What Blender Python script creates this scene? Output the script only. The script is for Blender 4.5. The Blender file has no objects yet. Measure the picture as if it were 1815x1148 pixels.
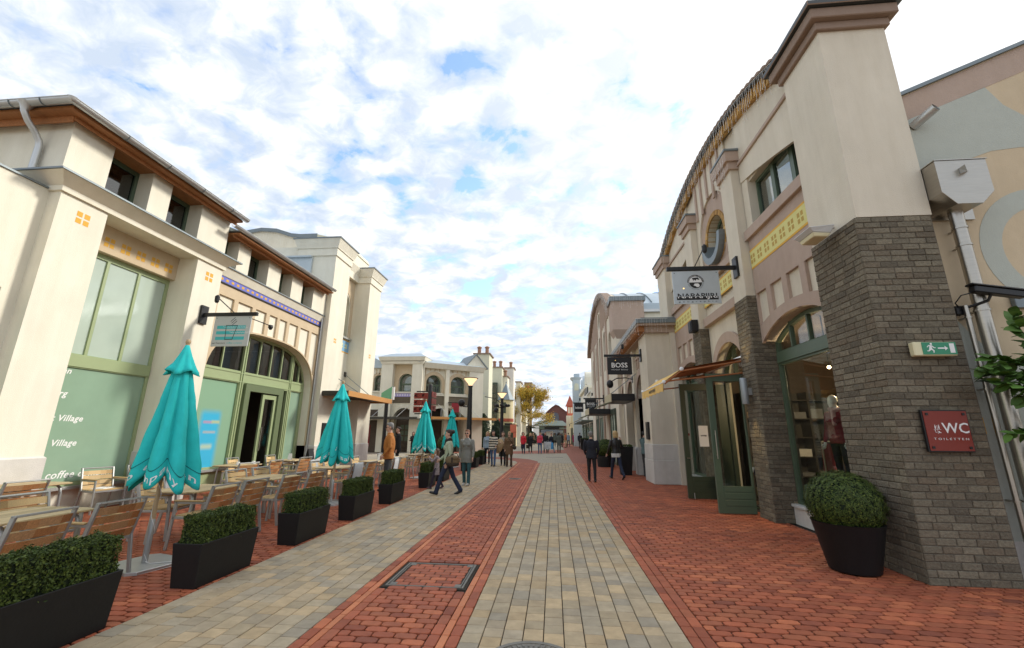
import bpy, bmesh, math, random
import numpy as np
from mathutils import Vector, Matrix
from mathutils.geometry import delaunay_2d_cdt
random.seed(11)
RNG = np.random.default_rng(5)
PI = math.pi
SC = bpy.context.scene
COL = SC.collection

# ---------------------------------------------------------------- camera, sky, sun, exposure
cam_d = bpy.data.cameras.new('camera')
cam = bpy.data.objects.new('camera', cam_d); COL.objects.link(cam); SC.camera = cam
cam_d.sensor_fit = 'HORIZONTAL'; cam_d.sensor_width = 36.0
cam_d.lens = 36.0 * 759.4 / 1815.0
cam_d.clip_start = 0.05; cam_d.clip_end = 2000
AX = Vector((0.99557006, 0.09361046, 0.00879439)); AU = Vector((0.01463903, -0.24672161, 0.96897582)); AF = Vector((-0.09287604, 0.96455458, 0.24699901))
m = Matrix.Identity(4)
for i in range(3):
    m[i][0] = AX[i]; m[i][1] = AU[i]; m[i][2] = -AF[i]
m.translation = Vector((0, 0, 1.62))
cam.matrix_world = m
SC.render.resolution_x = 1024; SC.render.resolution_y = 648

SUN_EL, SUN_AZ = math.radians(33), math.radians(62)      # azimuth measured from the street axis (+Y) towards +X
w = bpy.data.worlds.new('World'); SC.world = w; w.use_nodes = True
nt = w.node_tree; nt.nodes.clear()
def N(t, **k):
    n = nt.nodes.new(t)
    for a, b in k.items(): setattr(n, a, b)
    return n
def L(a, b): nt.links.new(a, b)
out = N('ShaderNodeOutputWorld'); bg = N('ShaderNodeBackground'); L(bg.outputs[0], out.inputs[0])
bg.inputs['Strength'].default_value = 0.12
sky = N('ShaderNodeTexSky'); sky.sky_type = 'NISHITA'; sky.sun_disc = False
sky.sun_elevation = SUN_EL; sky.sun_rotation = SUN_AZ; sky.altitude = 300; sky.air_density = 1.0; sky.dust_density = 0.6
tc = N('ShaderNodeTexCoord'); sep = N('ShaderNodeSeparateXYZ'); L(tc.outputs['Generated'], sep.inputs[0])
def M(op, a, b=None, c=None, clamp=False):
    n = N('ShaderNodeMath', operation=op); n.use_clamp = clamp
    for i, x in enumerate((a, b, c)):
        if x is None: continue
        if isinstance(x, (int, float)): n.inputs[i].default_value = x
        else: L(x, n.inputs[i])
    return n.outputs[0]
def RAMP(fac, stops):
    n = N('ShaderNodeValToRGB'); L(fac, n.inputs[0]); e = n.color_ramp.elements
    while len(e) < len(stops): e.new(0.5)
    for i, (p, c) in enumerate(stops): e[i].position = p; e[i].color = c if len(c) == 4 else (*c, 1)
    return n.outputs[0]
zc = M('MAXIMUM', sep.outputs[2], 0.0)
den = M('ADD', zc, 0.24)
cv = N('ShaderNodeCombineXYZ'); L(M('DIVIDE', sep.outputs[0], den), cv.inputs[0]); L(M('DIVIDE', sep.outputs[1], den), cv.inputs[1])
def NOISE(vec, scale, detail, rough, dist=0.0, lac=2.0):
    n = N('ShaderNodeTexNoise'); L(vec, n.inputs['Vector']); n.inputs['Scale'].default_value = scale
    n.inputs['Detail'].default_value = detail; n.inputs['Roughness'].default_value = rough; n.inputs['Distortion'].default_value = dist
    return n.outputs['Fac']
mp = N('ShaderNodeMapping'); L(cv.outputs[0], mp.inputs[0]); mp.inputs['Location'].default_value = (3.7, 1.9, 0); mp.inputs['Rotation'].default_value = (0, 0, 0.5); mp.inputs['Scale'].default_value = (1.15, 1.35, 1)
n1 = NOISE(mp.outputs[0], 6.4, 10, 0.60, 0.35)
n2 = NOISE(mp.outputs[0], 0.9, 4, 0.5)
n3 = NOISE(mp.outputs[0], 11.0, 8, 0.60, 0.5)
vo = N('ShaderNodeTexVoronoi'); vo.feature = 'SMOOTH_F1'; vo.inputs['Smoothness'].default_value = 0.7; vo.inputs['Scale'].default_value = 6.6
wv = N('ShaderNodeVectorMath', operation='ADD'); L(mp.outputs[0], wv.inputs[0])
nv = N('ShaderNodeTexNoise'); L(mp.outputs[0], nv.inputs['Vector']); nv.inputs['Scale'].default_value = 3.0; nv.inputs['Detail'].default_value = 5
sv = N('ShaderNodeVectorMath', operation='SCALE'); L(nv.outputs['Color'], sv.inputs[0]); sv.inputs['Scale'].default_value = 0.35
L(sv.outputs[0], wv.inputs[1]); L(wv.outputs[0], vo.inputs['Vector'])
puff = M('SUBTRACT', 0.62, vo.outputs['Distance'])
dens = M('ADD', M('ADD', M('MULTIPLY', n1, 1.0), M('MULTIPLY', n2, 0.42)), M('MULTIPLY', puff, 0.5))
dens = M('ADD', dens, M('MULTIPLY', M('SUBTRACT', 1.0, zc), 0.07))
cover = RAMP(dens, [(0.57, (0, 0, 0)), (0.635, (0.6, 0.6, 0.6)), (0.77, (1, 1, 1))])
# brightness inside the cloud deck: white puffs, blue-grey thin parts, thicker grey towards the horizon
lum = M('ADD', M('MULTIPLY', n3, 0.80), M('MULTIPLY', puff, 0.50))
ccol = RAMP(lum, [(0.34, (3.8, 4.4, 5.3)), (0.48, (4.9, 5.3, 5.9)), (0.63, (6.7, 6.65, 6.5))])
# brighter veil round the hidden sun
sdir = Vector((math.cos(SUN_EL) * math.sin(SUN_AZ), math.cos(SUN_EL) * math.cos(SUN_AZ), math.sin(SUN_EL)))
dt = N('ShaderNodeVectorMath', operation='DOT_PRODUCT'); L(tc.outputs['Generated'], dt.inputs[0]); dt.inputs[1].default_value = sdir
glow = M('POWER', M('MAXIMUM', dt.outputs['Value'], 0.0), 3.0)
g1 = N('ShaderNodeMix', data_type='RGBA'); g1.clamp_factor = True; L(M('MULTIPLY', glow, 0.7, clamp=True), g1.inputs[0]); L(ccol, g1.inputs[6]); g1.inputs[7].default_value = (8.0, 7.9, 7.7, 1)
cov2 = M('ADD', cover, M('MULTIPLY', glow, 0.35), clamp=True)
# blue of the gaps
bl = N('ShaderNodeMix', data_type='RGBA', blend_type='MULTIPLY'); bl.inputs[0].default_value = 1.0; L(sky.outputs[0], bl.inputs[6]); bl.inputs[7].default_value = (2.0, 2.1, 2.25, 1)
mx = N('ShaderNodeMix', data_type='RGBA'); L(cov2, mx.inputs[0]); L(bl.outputs[2], mx.inputs[6]); L(g1.outputs[2], mx.inputs[7])
L(mx.outputs[2], bg.inputs[0])

sun_d = bpy.data.lights.new('sun', 'SUN'); sun_d.energy = 2.3; sun_d.angle = math.radians(10); sun_d.color = (1.0, 0.94, 0.85)
sun = bpy.data.objects.new('sun', sun_d); COL.objects.link(sun); sun.rotation_euler = (-sdir).to_track_quat('-Z', 'Y').to_euler(); sun.location = (30, 20, 40)
vs = SC.view_settings; vs.view_transform = 'Standard'; vs.look = 'None'; vs.gamma = 1.0; vs.exposure = 0.6; vs.use_curve_mapping = False
SC.cycles.max_bounces = 6; SC.cycles.diffuse_bounces = 3; SC.cycles.glossy_bounces = 3; SC.cycles.transmission_bounces = 4; SC.cycles.transparent_max_bounces = 12
SC.cycles.caustics_reflective = False; SC.cycles.caustics_refractive = False

# ---------------------------------------------------------------- materials
MATS = {}
def mat(name, col, rough=0.8, metal=0.0, noise=0.0, nscale=6.0, bump=0.0, bscale=60.0, isl=0.0, hue=None, spec=0.5, stain=0.0, streak=False, coat=0.0, alpha_sheen=0.0, bdist=0.01):
    """procedural painted / stone / wood surface: base colour + noise variation + per-piece variation + fine relief"""
    if name in MATS: return MATS[name]
    m = bpy.data.materials.new(name); m.use_nodes = True; MATS[name] = m
    nt = m.node_tree; b = nt.nodes['Principled BSDF']
    b.inputs['Roughness'].default_value = rough; b.inputs['Metallic'].default_value = metal
    b.inputs['Specular IOR Level'].default_value = spec
    if coat: b.inputs['Coat Weight'].default_value = coat
    def nn(t, **k):
        n = nt.nodes.new(t)
        for a, v in k.items(): setattr(n, a, v)
        return n
    tcn = nn('ShaderNodeTexCoord'); src = tcn.outputs['Object']
    geo = nn('ShaderNodeNewGeometry')
    cur = None
    rgb = nn('ShaderNodeRGB'); rgb.outputs[0].default_value = (*col, 1); cur = rgb.outputs[0]
    def mixmul(cur, fac_out, lo, hi, tint_lo=(1, 1, 1), tint_hi=(1, 1, 1)):
        r = nn('ShaderNodeMapRange'); nt.links.new(fac_out, r.inputs[0]); r.inputs[1].default_value = 0.25; r.inputs[2].default_value = 0.75; r.inputs[3].default_value = 0; r.inputs[4].default_value = 1
        c = nn('ShaderNodeMix', data_type='RGBA'); nt.links.new(r.outputs[0], c.inputs[0]); c.inputs[6].default_value = (*[lo * t for t in tint_lo], 1); c.inputs[7].default_value = (*[hi * t for t in tint_hi], 1)
        mu = nn('ShaderNodeMix', data_type='RGBA', blend_type='MULTIPLY'); mu.inputs[0].default_value = 1; nt.links.new(cur, mu.inputs[6]); nt.links.new(c.outputs[2], mu.inputs[7])
        return mu.outputs[2]
    if isl or hue:
        oi = nn('ShaderNodeObjectInfo'); ad = nn('ShaderNodeMath', operation='MULTIPLY_ADD'); nt.links.new(oi.outputs['Random'], ad.inputs[0]); ad.inputs[1].default_value = 7.31; nt.links.new(geo.outputs['Random Per Island'], ad.inputs[2])
        fr = nn('ShaderNodeMath', operation='FRACT'); nt.links.new(ad.outputs[0], fr.inputs[0])
        if hue:
            rp = nn('ShaderNodeValToRGB'); nt.links.new(fr.outputs[0], rp.inputs[0]); e = rp.color_ramp.elements; rp.color_ramp.interpolation = 'LINEAR'
            while len(e) < len(hue): e.new(0.5)
            for i, c in enumerate(hue): e[i].position = i / (len(hue) - 1); e[i].color = (*c, 1)
            cur = rp.outputs[0]
        if isl:
            f2 = nn('ShaderNodeMath', operation='MULTIPLY'); nt.links.new(fr.outputs[0], f2.inputs[0]); f2.inputs[1].default_value = 5.17
            f3 = nn('ShaderNodeMath', operation='FRACT'); nt.links.new(f2.outputs[0], f3.inputs[0])
            cur = mixmul(cur, f3.outputs[0], 1 - isl, 1 + isl)
    if noise:
        n = nn('ShaderNodeTexNoise'); n.inputs['Scale'].default_value = nscale; n.inputs['Detail'].default_value = 6; n.inputs['Roughness'].default_value = 0.62
        if streak:
            mpn = nn('ShaderNodeMapping'); mpn.inputs['Scale'].default_value = streak; nt.links.new(src, mpn.inputs[0]); nt.links.new(mpn.outputs[0], n.inputs['Vector'])
        else: nt.links.new(geo.outputs['Position'] if isl or hue else src, n.inputs['Vector'])
        cur = mixmul(cur, n.outputs['Fac'], 1 - noise, 1 + noise * 0.6)
    if stain:   # rain streaks and dirt: stretched vertical noise
        mpn = nn('ShaderNodeMapping'); mpn.inputs['Scale'].default_value = (1.6, 1.6, 0.22); nt.links.new(geo.outputs['Position'], mpn.inputs[0])
        n = nn('ShaderNodeTexNoise'); n.inputs['Scale'].default_value = 2.3; n.inputs['Detail'].default_value = 7; n.inputs['Roughness'].default_value = 0.65; nt.links.new(mpn.outputs[0], n.inputs['Vector'])
        cur = mixmul(cur, n.outputs['Fac'], 1 - stain, 1.0, tint_lo=(1, 0.98, 0.94))
    nt.links.new(cur, b.inputs['Base Color'])
    if bump:
        n = nn('ShaderNodeTexNoise'); n.inputs['Scale'].default_value = bscale; n.inputs['Detail'].default_value = 4
        if streak:
            mpn = nn('ShaderNodeMapping'); mpn.inputs['Scale'].default_value = streak; nt.links.new(src, mpn.inputs[0]); nt.links.new(mpn.outputs[0], n.inputs['Vector'])
        else: nt.links.new(geo.outputs['Position'], n.inputs['Vector'])
        bp = nn('ShaderNodeBump'); bp.inputs['Strength'].default_value = bump; bp.inputs['Distance'].default_value = bdist; nt.links.new(n.outputs['Fac'], bp.inputs['Height']); nt.links.new(bp.outputs[0], b.inputs['Normal'])
    return m
def glass(name, tint=(0.8, 0.88, 0.85), refl=1.0, k=1.5, b0=0.03):
    if name in MATS: return MATS[name]
    m = bpy.data.materials.new(name); m.use_nodes = True; MATS[name] = m; nt = m.node_tree; nt.nodes.clear()
    o = nt.nodes.new('ShaderNodeOutputMaterial'); t = nt.nodes.new('ShaderNodeBsdfTransparent'); t.inputs[0].default_value = (*tint, 1)
    g = nt.nodes.new('ShaderNodeBsdfGlossy'); g.inputs['Roughness'].default_value = 0.015; g.inputs[0].default_value = (refl, refl, refl, 1)
    f = nt.nodes.new('ShaderNodeFresnel'); f.inputs[0].default_value = 1.52
    gb = nt.nodes.new('ShaderNodeNewGeometry'); im = nt.nodes.new('ShaderNodeMapRange'); nt.links.new(gb.outputs['Backfacing'], im.inputs[0]); im.inputs[3].default_value = 1.52; im.inputs[4].default_value = 1 / 1.52; nt.links.new(im.outputs[0], f.inputs[0])
    mu = nt.nodes.new('ShaderNodeMath'); mu.operation = 'MULTIPLY_ADD'; mu.inputs[1].default_value = k; mu.inputs[2].default_value = b0; mu.use_clamp = True; nt.links.new(f.outputs[0], mu.inputs[0])
    mx = nt.nodes.new('ShaderNodeMixShader'); nt.links.new(mu.outputs[0], mx.inputs[0]); nt.links.new(t.outputs[0], mx.inputs[1]); nt.links.new(g.outputs[0], mx.inputs[2]); nt.links.new(mx.outputs[0], o.inputs[0])
    # slightly wavy pane
    n = nt.nodes.new('ShaderNodeTexNoise'); n.inputs['Scale'].default_value = 1.3; bp = nt.nodes.new('ShaderNodeBump'); bp.inputs['Strength'].default_value = 0.04; bp.inputs['Distance'].default_value = 0.05
    nt.links.new(n.outputs['Fac'], bp.inputs['Height']); nt.links.new(bp.outputs[0], g.inputs['Normal'])
    return m
def emis(name, col, strength):
    if name in MATS: return MATS[name]
    m = bpy.data.materials.new(name); m.use_nodes = True; MATS[name] = m; b = m.node_tree.nodes['Principled BSDF']
    b.inputs['Base Color'].default_value = (*col, 1); b.inputs['Emission Color'].default_value = (*col, 1); b.inputs['Emission Strength'].default_value = strength
    return m

PL = dict(bump=0.6, bscale=80, bdist=0.008)
cream = mat('plaster_cream', (0.83, 0.795, 0.665), 0.9, noise=0.07, nscale=1.2, stain=0.11, **PL)
white = mat('plaster_white', (0.80, 0.77, 0.70), 0.9, noise=0.04, nscale=1.5, stain=0.06, **PL)
tan = mat('plaster_tan', (0.62, 0.50, 0.34), 0.9, noise=0.05, stain=0.08, **PL)
beige = mat('plaster_beige', (0.735, 0.665, 0.54), 0.9, noise=0.08, nscale=1.3, stain=0.14, **PL)
taupe = mat('plaster_taupe', (0.48, 0.365, 0.295), 0.9, noise=0.06, stain=0.10, **PL)
taupe_d = mat('plaster_taupe_dark', (0.30, 0.215, 0.165), 0.9, noise=0.06, stain=0.10, **PL)
plinthm = mat('plinth_offwhite', (0.66, 0.64, 0.60), 0.85, noise=0.08, stain=0.15, **PL)
yellow = mat('painted_yellow', (0.72, 0.66, 0.26), 0.85, noise=0.05, **PL)
ochre = mat('painted_ochre', (0.72, 0.40, 0.06), 0.85, noise=0.05, **PL)
mustard = mat('painted_mustard', (0.50, 0.33, 0.08), 0.85, noise=0.05, **PL)
bluep = mat('painted_blue', (0.16, 0.18, 0.55), 0.8, noise=0.05)
skyblue = mat('painted_sky_blue', (0.22, 0.42, 0.60), 0.8, noise=0.05)
violet = mat('painted_violet', (0.38, 0.32, 0.66), 0.8, noise=0.05)
brick_h = mat('brick_grey_brown', (0.2, 0.17, 0.13), 0.92, hue=[(0.135, 0.113, 0.08), (0.165, 0.14, 0.098), (0.195, 0.168, 0.118), (0.15, 0.118, 0.08), (0.215, 0.185, 0.13)], isl=0.12, noise=0.35, nscale=26, bump=1.0, bscale=38, bdist=0.014)
mortar = mat('mortar_grey', (0.135, 0.117, 0.09), 0.95, noise=0.2, nscale=14, bump=0.5, bscale=80)
ochre_brick = mat('brick_ochre', (0.5, 0.3, 0.1), 0.9, hue=[(0.36, 0.19, 0.05), (0.54, 0.33, 0.11), (0.46, 0.26, 0.08)], isl=0.15, noise=0.2, nscale=20, bump=0.5, bscale=50)
clinker = mat('clinker_red', (0.4, 0.13, 0.07), 0.72, hue=[(0.34, 0.082, 0.036), (0.45, 0.120, 0.052), (0.39, 0.100, 0.045), (0.50, 0.148, 0.062), (0.28, 0.075, 0.040)], isl=0.14, noise=0.2, nscale=9, stain=0.22, bump=0.35, bscale=60, bdist=0.005)
clinker_o = mat('clinker_orange', (0.5, 0.18, 0.08), 0.7, hue=[(0.50, 0.155, 0.062), (0.58, 0.2, 0.085)], isl=0.08, noise=0.15, nscale=8, bump=0.3, bscale=60)
paver = mat('paver_sand', (0.38, 0.33, 0.25), 0.85, hue=[(0.50, 0.395, 0.255), (0.43, 0.355, 0.25), (0.56, 0.415, 0.24), (0.40, 0.345, 0.26), (0.48, 0.385, 0.25), (0.54, 0.40, 0.235)], isl=0.09, noise=0.22, nscale=7, stain=0.2, bump=0.45, bscale=110, bdist=0.004)
joint = mat('joint_sand_dark', (0.035, 0.027, 0.018), 1.0, noise=0.4, nscale=12, bump=0.4, bscale=90)
asphalt = mat('far_ground', (0.30, 0.24, 0.18), 0.95, noise=0.15, nscale=0.6, bump=0.3, bscale=30)
greenf = mat('frame_sage_green', (0.32, 0.39, 0.205), 0.45, noise=0.05, nscale=3)
greend = mat('frame_dark_green', (0.040, 0.056, 0.034), 0.38, noise=0.08, nscale=3)
greenm = mat('frame_grey_green', (0.085, 0.125, 0.08), 0.4, noise=0.08, nscale=3)
anth = mat('frame_anthracite', (0.035, 0.04, 0.04), 0.4)
blackm = mat('black_metal', (0.012, 0.012, 0.013), 0.42, spec=0.4)
blackp = mat('planter_black', (0.008, 0.008, 0.0085), 0.55, noise=0.2, nscale=8, bump=0.15, bscale=40, spec=0.35)
film = mat('frosted_green_film', (0.27, 0.40, 0.29), 0.12, noise=0.12, nscale=0.8, spec=0.8)
film_hi = mat('frosted_pale_film', (0.46, 0.55, 0.47), 0.10, noise=0.12, nscale=0.7, spec=0.6)
steel = mat('stainless_steel', (0.42, 0.39, 0.34), 0.33, metal=1.0, noise=0.1, nscale=4, streak=(1, 1, 12))
zinc = mat('zinc_gutter', (0.55, 0.56, 0.55), 0.42, metal=0.75, noise=0.12, nscale=3)
leadg = mat('zinc_flashing', (0.20, 0.235, 0.25), 0.5, metal=0.4, noise=0.12, nscale=3)
zroof = mat('zinc_roof', (0.42, 0.50, 0.55), 0.4, metal=0.3, noise=0.08, nscale=1.2)
larch = mat('larch_soffit', (0.40, 0.165, 0.055), 0.7, noise=0.3, nscale=5, streak=(6, 1, 6), bump=0.2, bscale=20)
alu = mat('brushed_aluminium', (0.40, 0.41, 0.40), 0.38, metal=0.55, noise=0.06)
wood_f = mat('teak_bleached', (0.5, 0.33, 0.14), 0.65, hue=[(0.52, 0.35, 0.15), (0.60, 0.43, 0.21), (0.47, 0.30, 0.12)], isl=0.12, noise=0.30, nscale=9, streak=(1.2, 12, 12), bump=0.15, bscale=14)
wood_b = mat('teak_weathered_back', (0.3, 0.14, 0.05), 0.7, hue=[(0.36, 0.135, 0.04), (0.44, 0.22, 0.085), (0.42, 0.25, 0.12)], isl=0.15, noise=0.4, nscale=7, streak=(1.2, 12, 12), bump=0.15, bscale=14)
wood_t = mat('teak_table', (0.47, 0.36, 0.2), 0.6, hue=[(0.45, 0.34, 0.18), (0.52, 0.40, 0.22)], isl=0.1, noise=0.3, nscale=8, streak=(12, 1.2, 12), bump=0.15, bscale=14)
turq = mat('turquoise_canvas', (0.03, 0.56, 0.545), 0.85, noise=0.12, nscale=5, bump=0.25, bscale=260, spec=0.25)
turq_d = mat('turquoise_seam', (0.004, 0.10, 0.12), 0.9)
polewood = mat('pole_ash_wood', (0.50, 0.36, 0.20), 0.6, noise=0.2, nscale=6, streak=(10, 10, 1))
white_p = mat('white_paint', (0.80, 0.80, 0.78), 0.6)
print_w = mat('white_print', (0.82, 0.82, 0.80), 0.7)
print_k = mat('black_print', (0.015, 0.015, 0.015), 0.6)
signgrey = mat('sign_board_grey', (0.50, 0.52, 0.50), 0.4, noise=0.05)
signblue = mat('sign_board_pale', (0.48, 0.53, 0.55), 0.22, noise=0.05)
teal = mat('sign_teal', (0.05, 0.45, 0.47), 0.5)
redsign = mat('sign_brick_red', (0.22, 0.022, 0.010), 0.45, noise=0.06)
exitgreen = mat('exit_sign_green', (0.02, 0.24, 0.12), 0.35)
cream_pl = mat('cream_plastic', (0.72, 0.66, 0.42), 0.4)
grey_pl = mat('grey_plastic', (0.55, 0.55, 0.53), 0.5)
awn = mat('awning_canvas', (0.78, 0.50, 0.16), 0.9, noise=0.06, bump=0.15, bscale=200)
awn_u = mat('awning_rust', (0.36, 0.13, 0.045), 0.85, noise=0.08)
canopy_o = mat('canopy_orange_edge', (0.52, 0.25, 0.07), 0.6, noise=0.08)
canopy_d = mat('canopy_dark', (0.05, 0.045, 0.035), 0.6)
soil = mat('soil', (0.03, 0.022, 0.015), 1.0, noise=0.4, nscale=20)
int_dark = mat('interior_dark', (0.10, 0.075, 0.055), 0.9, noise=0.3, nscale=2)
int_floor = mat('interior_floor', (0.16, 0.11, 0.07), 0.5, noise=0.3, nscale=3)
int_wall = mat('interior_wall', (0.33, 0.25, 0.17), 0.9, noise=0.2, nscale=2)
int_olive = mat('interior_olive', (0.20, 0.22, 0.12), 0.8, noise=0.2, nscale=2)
clear = glass('clear_glass', (0.93, 0.96, 0.93), 1.0, 0.9, 0.0); dark_glass = glass('upper_glass', (0.35, 0.38, 0.37))
fairy = mat('fairy_light_white', (0.75, 0.74, 0.70), 0.6)
roofred = mat('roof_tile_red', (0.42, 0.10, 0.06), 0.8, noise=0.2, nscale=4)
brickred = mat('far_brick_red', (0.16, 0.07, 0.058), 0.9, noise=0.2, nscale=3)
terra = mat('chimney_pot_terracotta', (0.36, 0.20, 0.13), 0.85, noise=0.1)
paleyel = mat('plaster_pale_yellow', (0.70, 0.60, 0.36), 0.9, noise=0.05, **PL)
palegrn = mat('plaster_pale_green', (0.68, 0.66, 0.50), 0.9, noise=0.05, **PL)
paleblu = mat('plaster_pale_blue', (0.52, 0.58, 0.60), 0.9, noise=0.05, **PL)
coral = mat('painted_coral', (0.60, 0.16, 0.10), 0.8, noise=0.05)
cast = mat('cast_iron', (0.20, 0.185, 0.155), 0.55, metal=0.4, noise=0.3, nscale=9, bump=0.3, bscale=60)
warm_bulb = emis('warm_bulb', (1.0, 0.72, 0.40), 12.0)
lampglass = emis('lamp_glass_lit', (1.0, 0.66, 0.36), 0.9)
amber = emis('amber_light_spot', (1.0, 0.62, 0.2), 1.2)  # glowing colour for the spots of light on the sign boards

# ---------------------------------------------------------------- mesh collector
class MB:
    def __init__(s, xf=None): s.v = []; s.f = []; s.mi = []; s.xf = xf
    def add(s, vs, fs, m=0):
        o = len(s.v)
        s.v.extend([s.xf(*p) for p in vs] if s.xf else [tuple(p) for p in vs])
        for f in fs: s.f.append([i + o for i in f]); s.mi.append(m)
        return s
    def box(s, a, b, m=0):
        (x0, y0, z0), (x1, y1, z1) = a, b
        return s.add([(x0, y0, z0), (x1, y0, z0), (x1, y1, z0), (x0, y1, z0), (x0, y0, z1), (x1, y0, z1), (x1, y1, z1), (x0, y1, z1)],
                     [(0, 3, 2, 1), (4, 5, 6, 7), (0, 1, 5, 4), (1, 2, 6, 5), (2, 3, 7, 6), (3, 0, 4, 7)], m)
    def hexa(s, bot, top, m=0):
        return s.add(list(bot) + list(top), [(3, 2, 1, 0), (4, 5, 6, 7), (0, 1, 5, 4), (1, 2, 6, 5), (2, 3, 7, 6), (3, 0, 4, 7)], m)
    def prism(s, pts, d0, d1, m=0, holes=()):
        """polygon in the (first, third) plane, extruded along the second coordinate"""
        n = len(pts); loops = [list(pts)] + [list(h) for h in holes]
        if not holes and n <= 4:
            vs = [(p[0], d0, p[1]) for p in pts] + [(p[0], d1, p[1]) for p in pts]
            fs = [tuple(range(n)), tuple(range(2 * n - 1, n - 1, -1))] + [(i, (i + 1) % n, n + (i + 1) % n, n + i) for i in range(n)]
            return s.add(vs, fs, m)
        V2 = []; E2 = []
        for lp in loops:
            o = len(V2); V2 += [Vector(p) for p in lp]; E2 += [(o + i, o + (i + 1) % len(lp)) for i in range(len(lp))]
        r = delaunay_2d_cdt(V2, E2, [], 0, 1e-6)
        vv, tris = r[0], r[2]
        keep = []
        for t in tris:
            c = sum((vv[i] for i in t), Vector((0, 0))) / len(t)
            if inside(c, loops[0]) and not any(inside(c, h) for h in loops[1:]): keep.append(tuple(t))
        k = len(vv)
        vs = [(p[0], d0, p[1]) for p in vv] + [(p[0], d1, p[1]) for p in vv]
        fs = keep + [tuple(k + i for i in reversed(t)) for t in keep]
        o = 0
        for lp in loops:
            c = len(lp); b = len(vs); vs += [(p[0], d0, p[1]) for p in lp] + [(p[0], d1, p[1]) for p in lp]
            fs += [(b + i, b + (i + 1) % c, b + c + (i + 1) % c, b + c + i) for i in range(c)]
        return s.add(vs, fs, m)
    def tube(s, pts, r, n=8, m=0, cap=True):
        P = [Vector(p) for p in pts]; R = r if isinstance(r, (list, tuple)) else [r] * len(P)
        vs = []; fs = []; ref = None
        for i, p in enumerate(P):
            t = (P[min(i + 1, len(P) - 1)] - P[max(i - 1, 0)]).normalized()
            if ref is None or abs(ref.dot(t)) > 0.98: ref = Vector((0, 0, 1)) if abs(t.z) < 0.9 else Vector((1, 0, 0))
            a = t.cross(ref).normalized(); b = t.cross(a).normalized(); ref = -b if b.dot(ref) < 0 else b
            for k in range(n):
                an = 2 * PI * k / n; vs.append(p + (a * math.cos(an) + b * math.sin(an)) * R[i])
        for i in range(len(P) - 1):
            for k in range(n): fs.append((i * n + k, i * n + (k + 1) % n, (i + 1) * n + (k + 1) % n, (i + 1) * n + k))
        if cap: fs += [tuple(range(n - 1, -1, -1)), tuple((len(P) - 1) * n + k for k in range(n))]
        return s.add(vs, fs, m)
    def lathe(s, prof, c=(0, 0, 0), n=24, m=0, cap=True):
        vs = []; fs = []
        for (r, z) in prof:
            for k in range(n): a = 2 * PI * k / n; vs.append((c[0] + r * math.cos(a), c[1] + r * math.sin(a), c[2] + z))
        for i in range(len(prof) - 1):
            for k in range(n): fs.append((i * n + k, i * n + (k + 1) % n, (i + 1) * n + (k + 1) % n, (i + 1) * n + k))
        if cap: fs += [tuple(range(n - 1, -1, -1)), tuple((len(prof) - 1) * n + k for k in range(n))]
        return s.add(vs, fs, m)
    def ell(s, c, r, nu=16, nv=10, m=0, M=None):
        r = (r, r, r) if isinstance(r, (int, float)) else r; vs = []; fs = []
        for j in range(1, nv):
            ph = PI * j / nv
            for k in range(nu):
                a = 2 * PI * k / nu; p = Vector((r[0] * math.sin(ph) * math.cos(a), r[1] * math.sin(ph) * math.sin(a), r[2] * math.cos(ph)))
                if M: p = M @ p
                vs.append(p + Vector(c))
        tp = Vector((0, 0, r[2])); bt = Vector((0, 0, -r[2]))
        if M: tp = M @ tp; bt = M @ bt
        vs += [tp + Vector(c), bt + Vector(c)]; q = (nv - 1) * nu
        for j in range(nv - 2):
            for k in range(nu): fs.append((j * nu + k, (j + 1) * nu + k, (j + 1) * nu + (k + 1) % nu, j * nu + (k + 1) % nu))
        for k in range(nu): fs.append((q, k, (k + 1) % nu)); fs.append((q + 1, (nv - 2) * nu + (k + 1) % nu, (nv - 2) * nu + k))
        return s.add(vs, fs, m)
def inside(p, poly):
    x, y = p[0], p[1]; r = False; n = len(poly)
    for i in range(n):
        x0, y0 = poly[i]; x1, y1 = poly[(i + 1) % n]
        if (y0 > y) != (y1 > y) and x < (x1 - x0) * (y - y0) / (y1 - y0) + x0: r = not r
    return r
def world_loc(o):
    v = Vector((0, 0, 0))
    while o is not None: v += o.location; o = o.parent
    return v
def link(o, parent=None):
    COL.objects.link(o)
    if parent is not None: o.parent = parent
    return o
def mesh(name, mb, mats, off=Vector((0, 0, 0)), bevel=0.0, smooth=False, recalc=True):
    me = bpy.data.meshes.new(name)
    me.from_pydata([tuple(Vector(p) - off) for p in mb.v], [], mb.f)
    for q in (mats if isinstance(mats, (list, tuple)) else [mats]): me.materials.append(q)
    if any(mb.mi): me.polygons.foreach_set('material_index', mb.mi)
    if bevel or recalc:
        b = bmesh.new(); b.from_mesh(me)
        if recalc: bmesh.ops.recalc_face_normals(b, faces=b.faces)
        if bevel:
            bmesh.ops.remove_doubles(b, verts=b.verts, dist=1e-5)
            ed = [e for e in b.edges if len(e.link_faces) == 2 and e.calc_face_angle(0) > 0.5]
            bmesh.ops.bevel(b, geom=ed, offset=bevel, segments=1, affect='EDGES', clamp_overlap=True)
        b.to_mesh(me); b.free()
    if smooth:
        me.polygons.foreach_set('use_smooth', [True] * len(me.polygons))
        if smooth != 'all':
            try: me.set_sharp_from_angle(angle=math.radians(38))
            except Exception: pass
    me.update()
    return me
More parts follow.
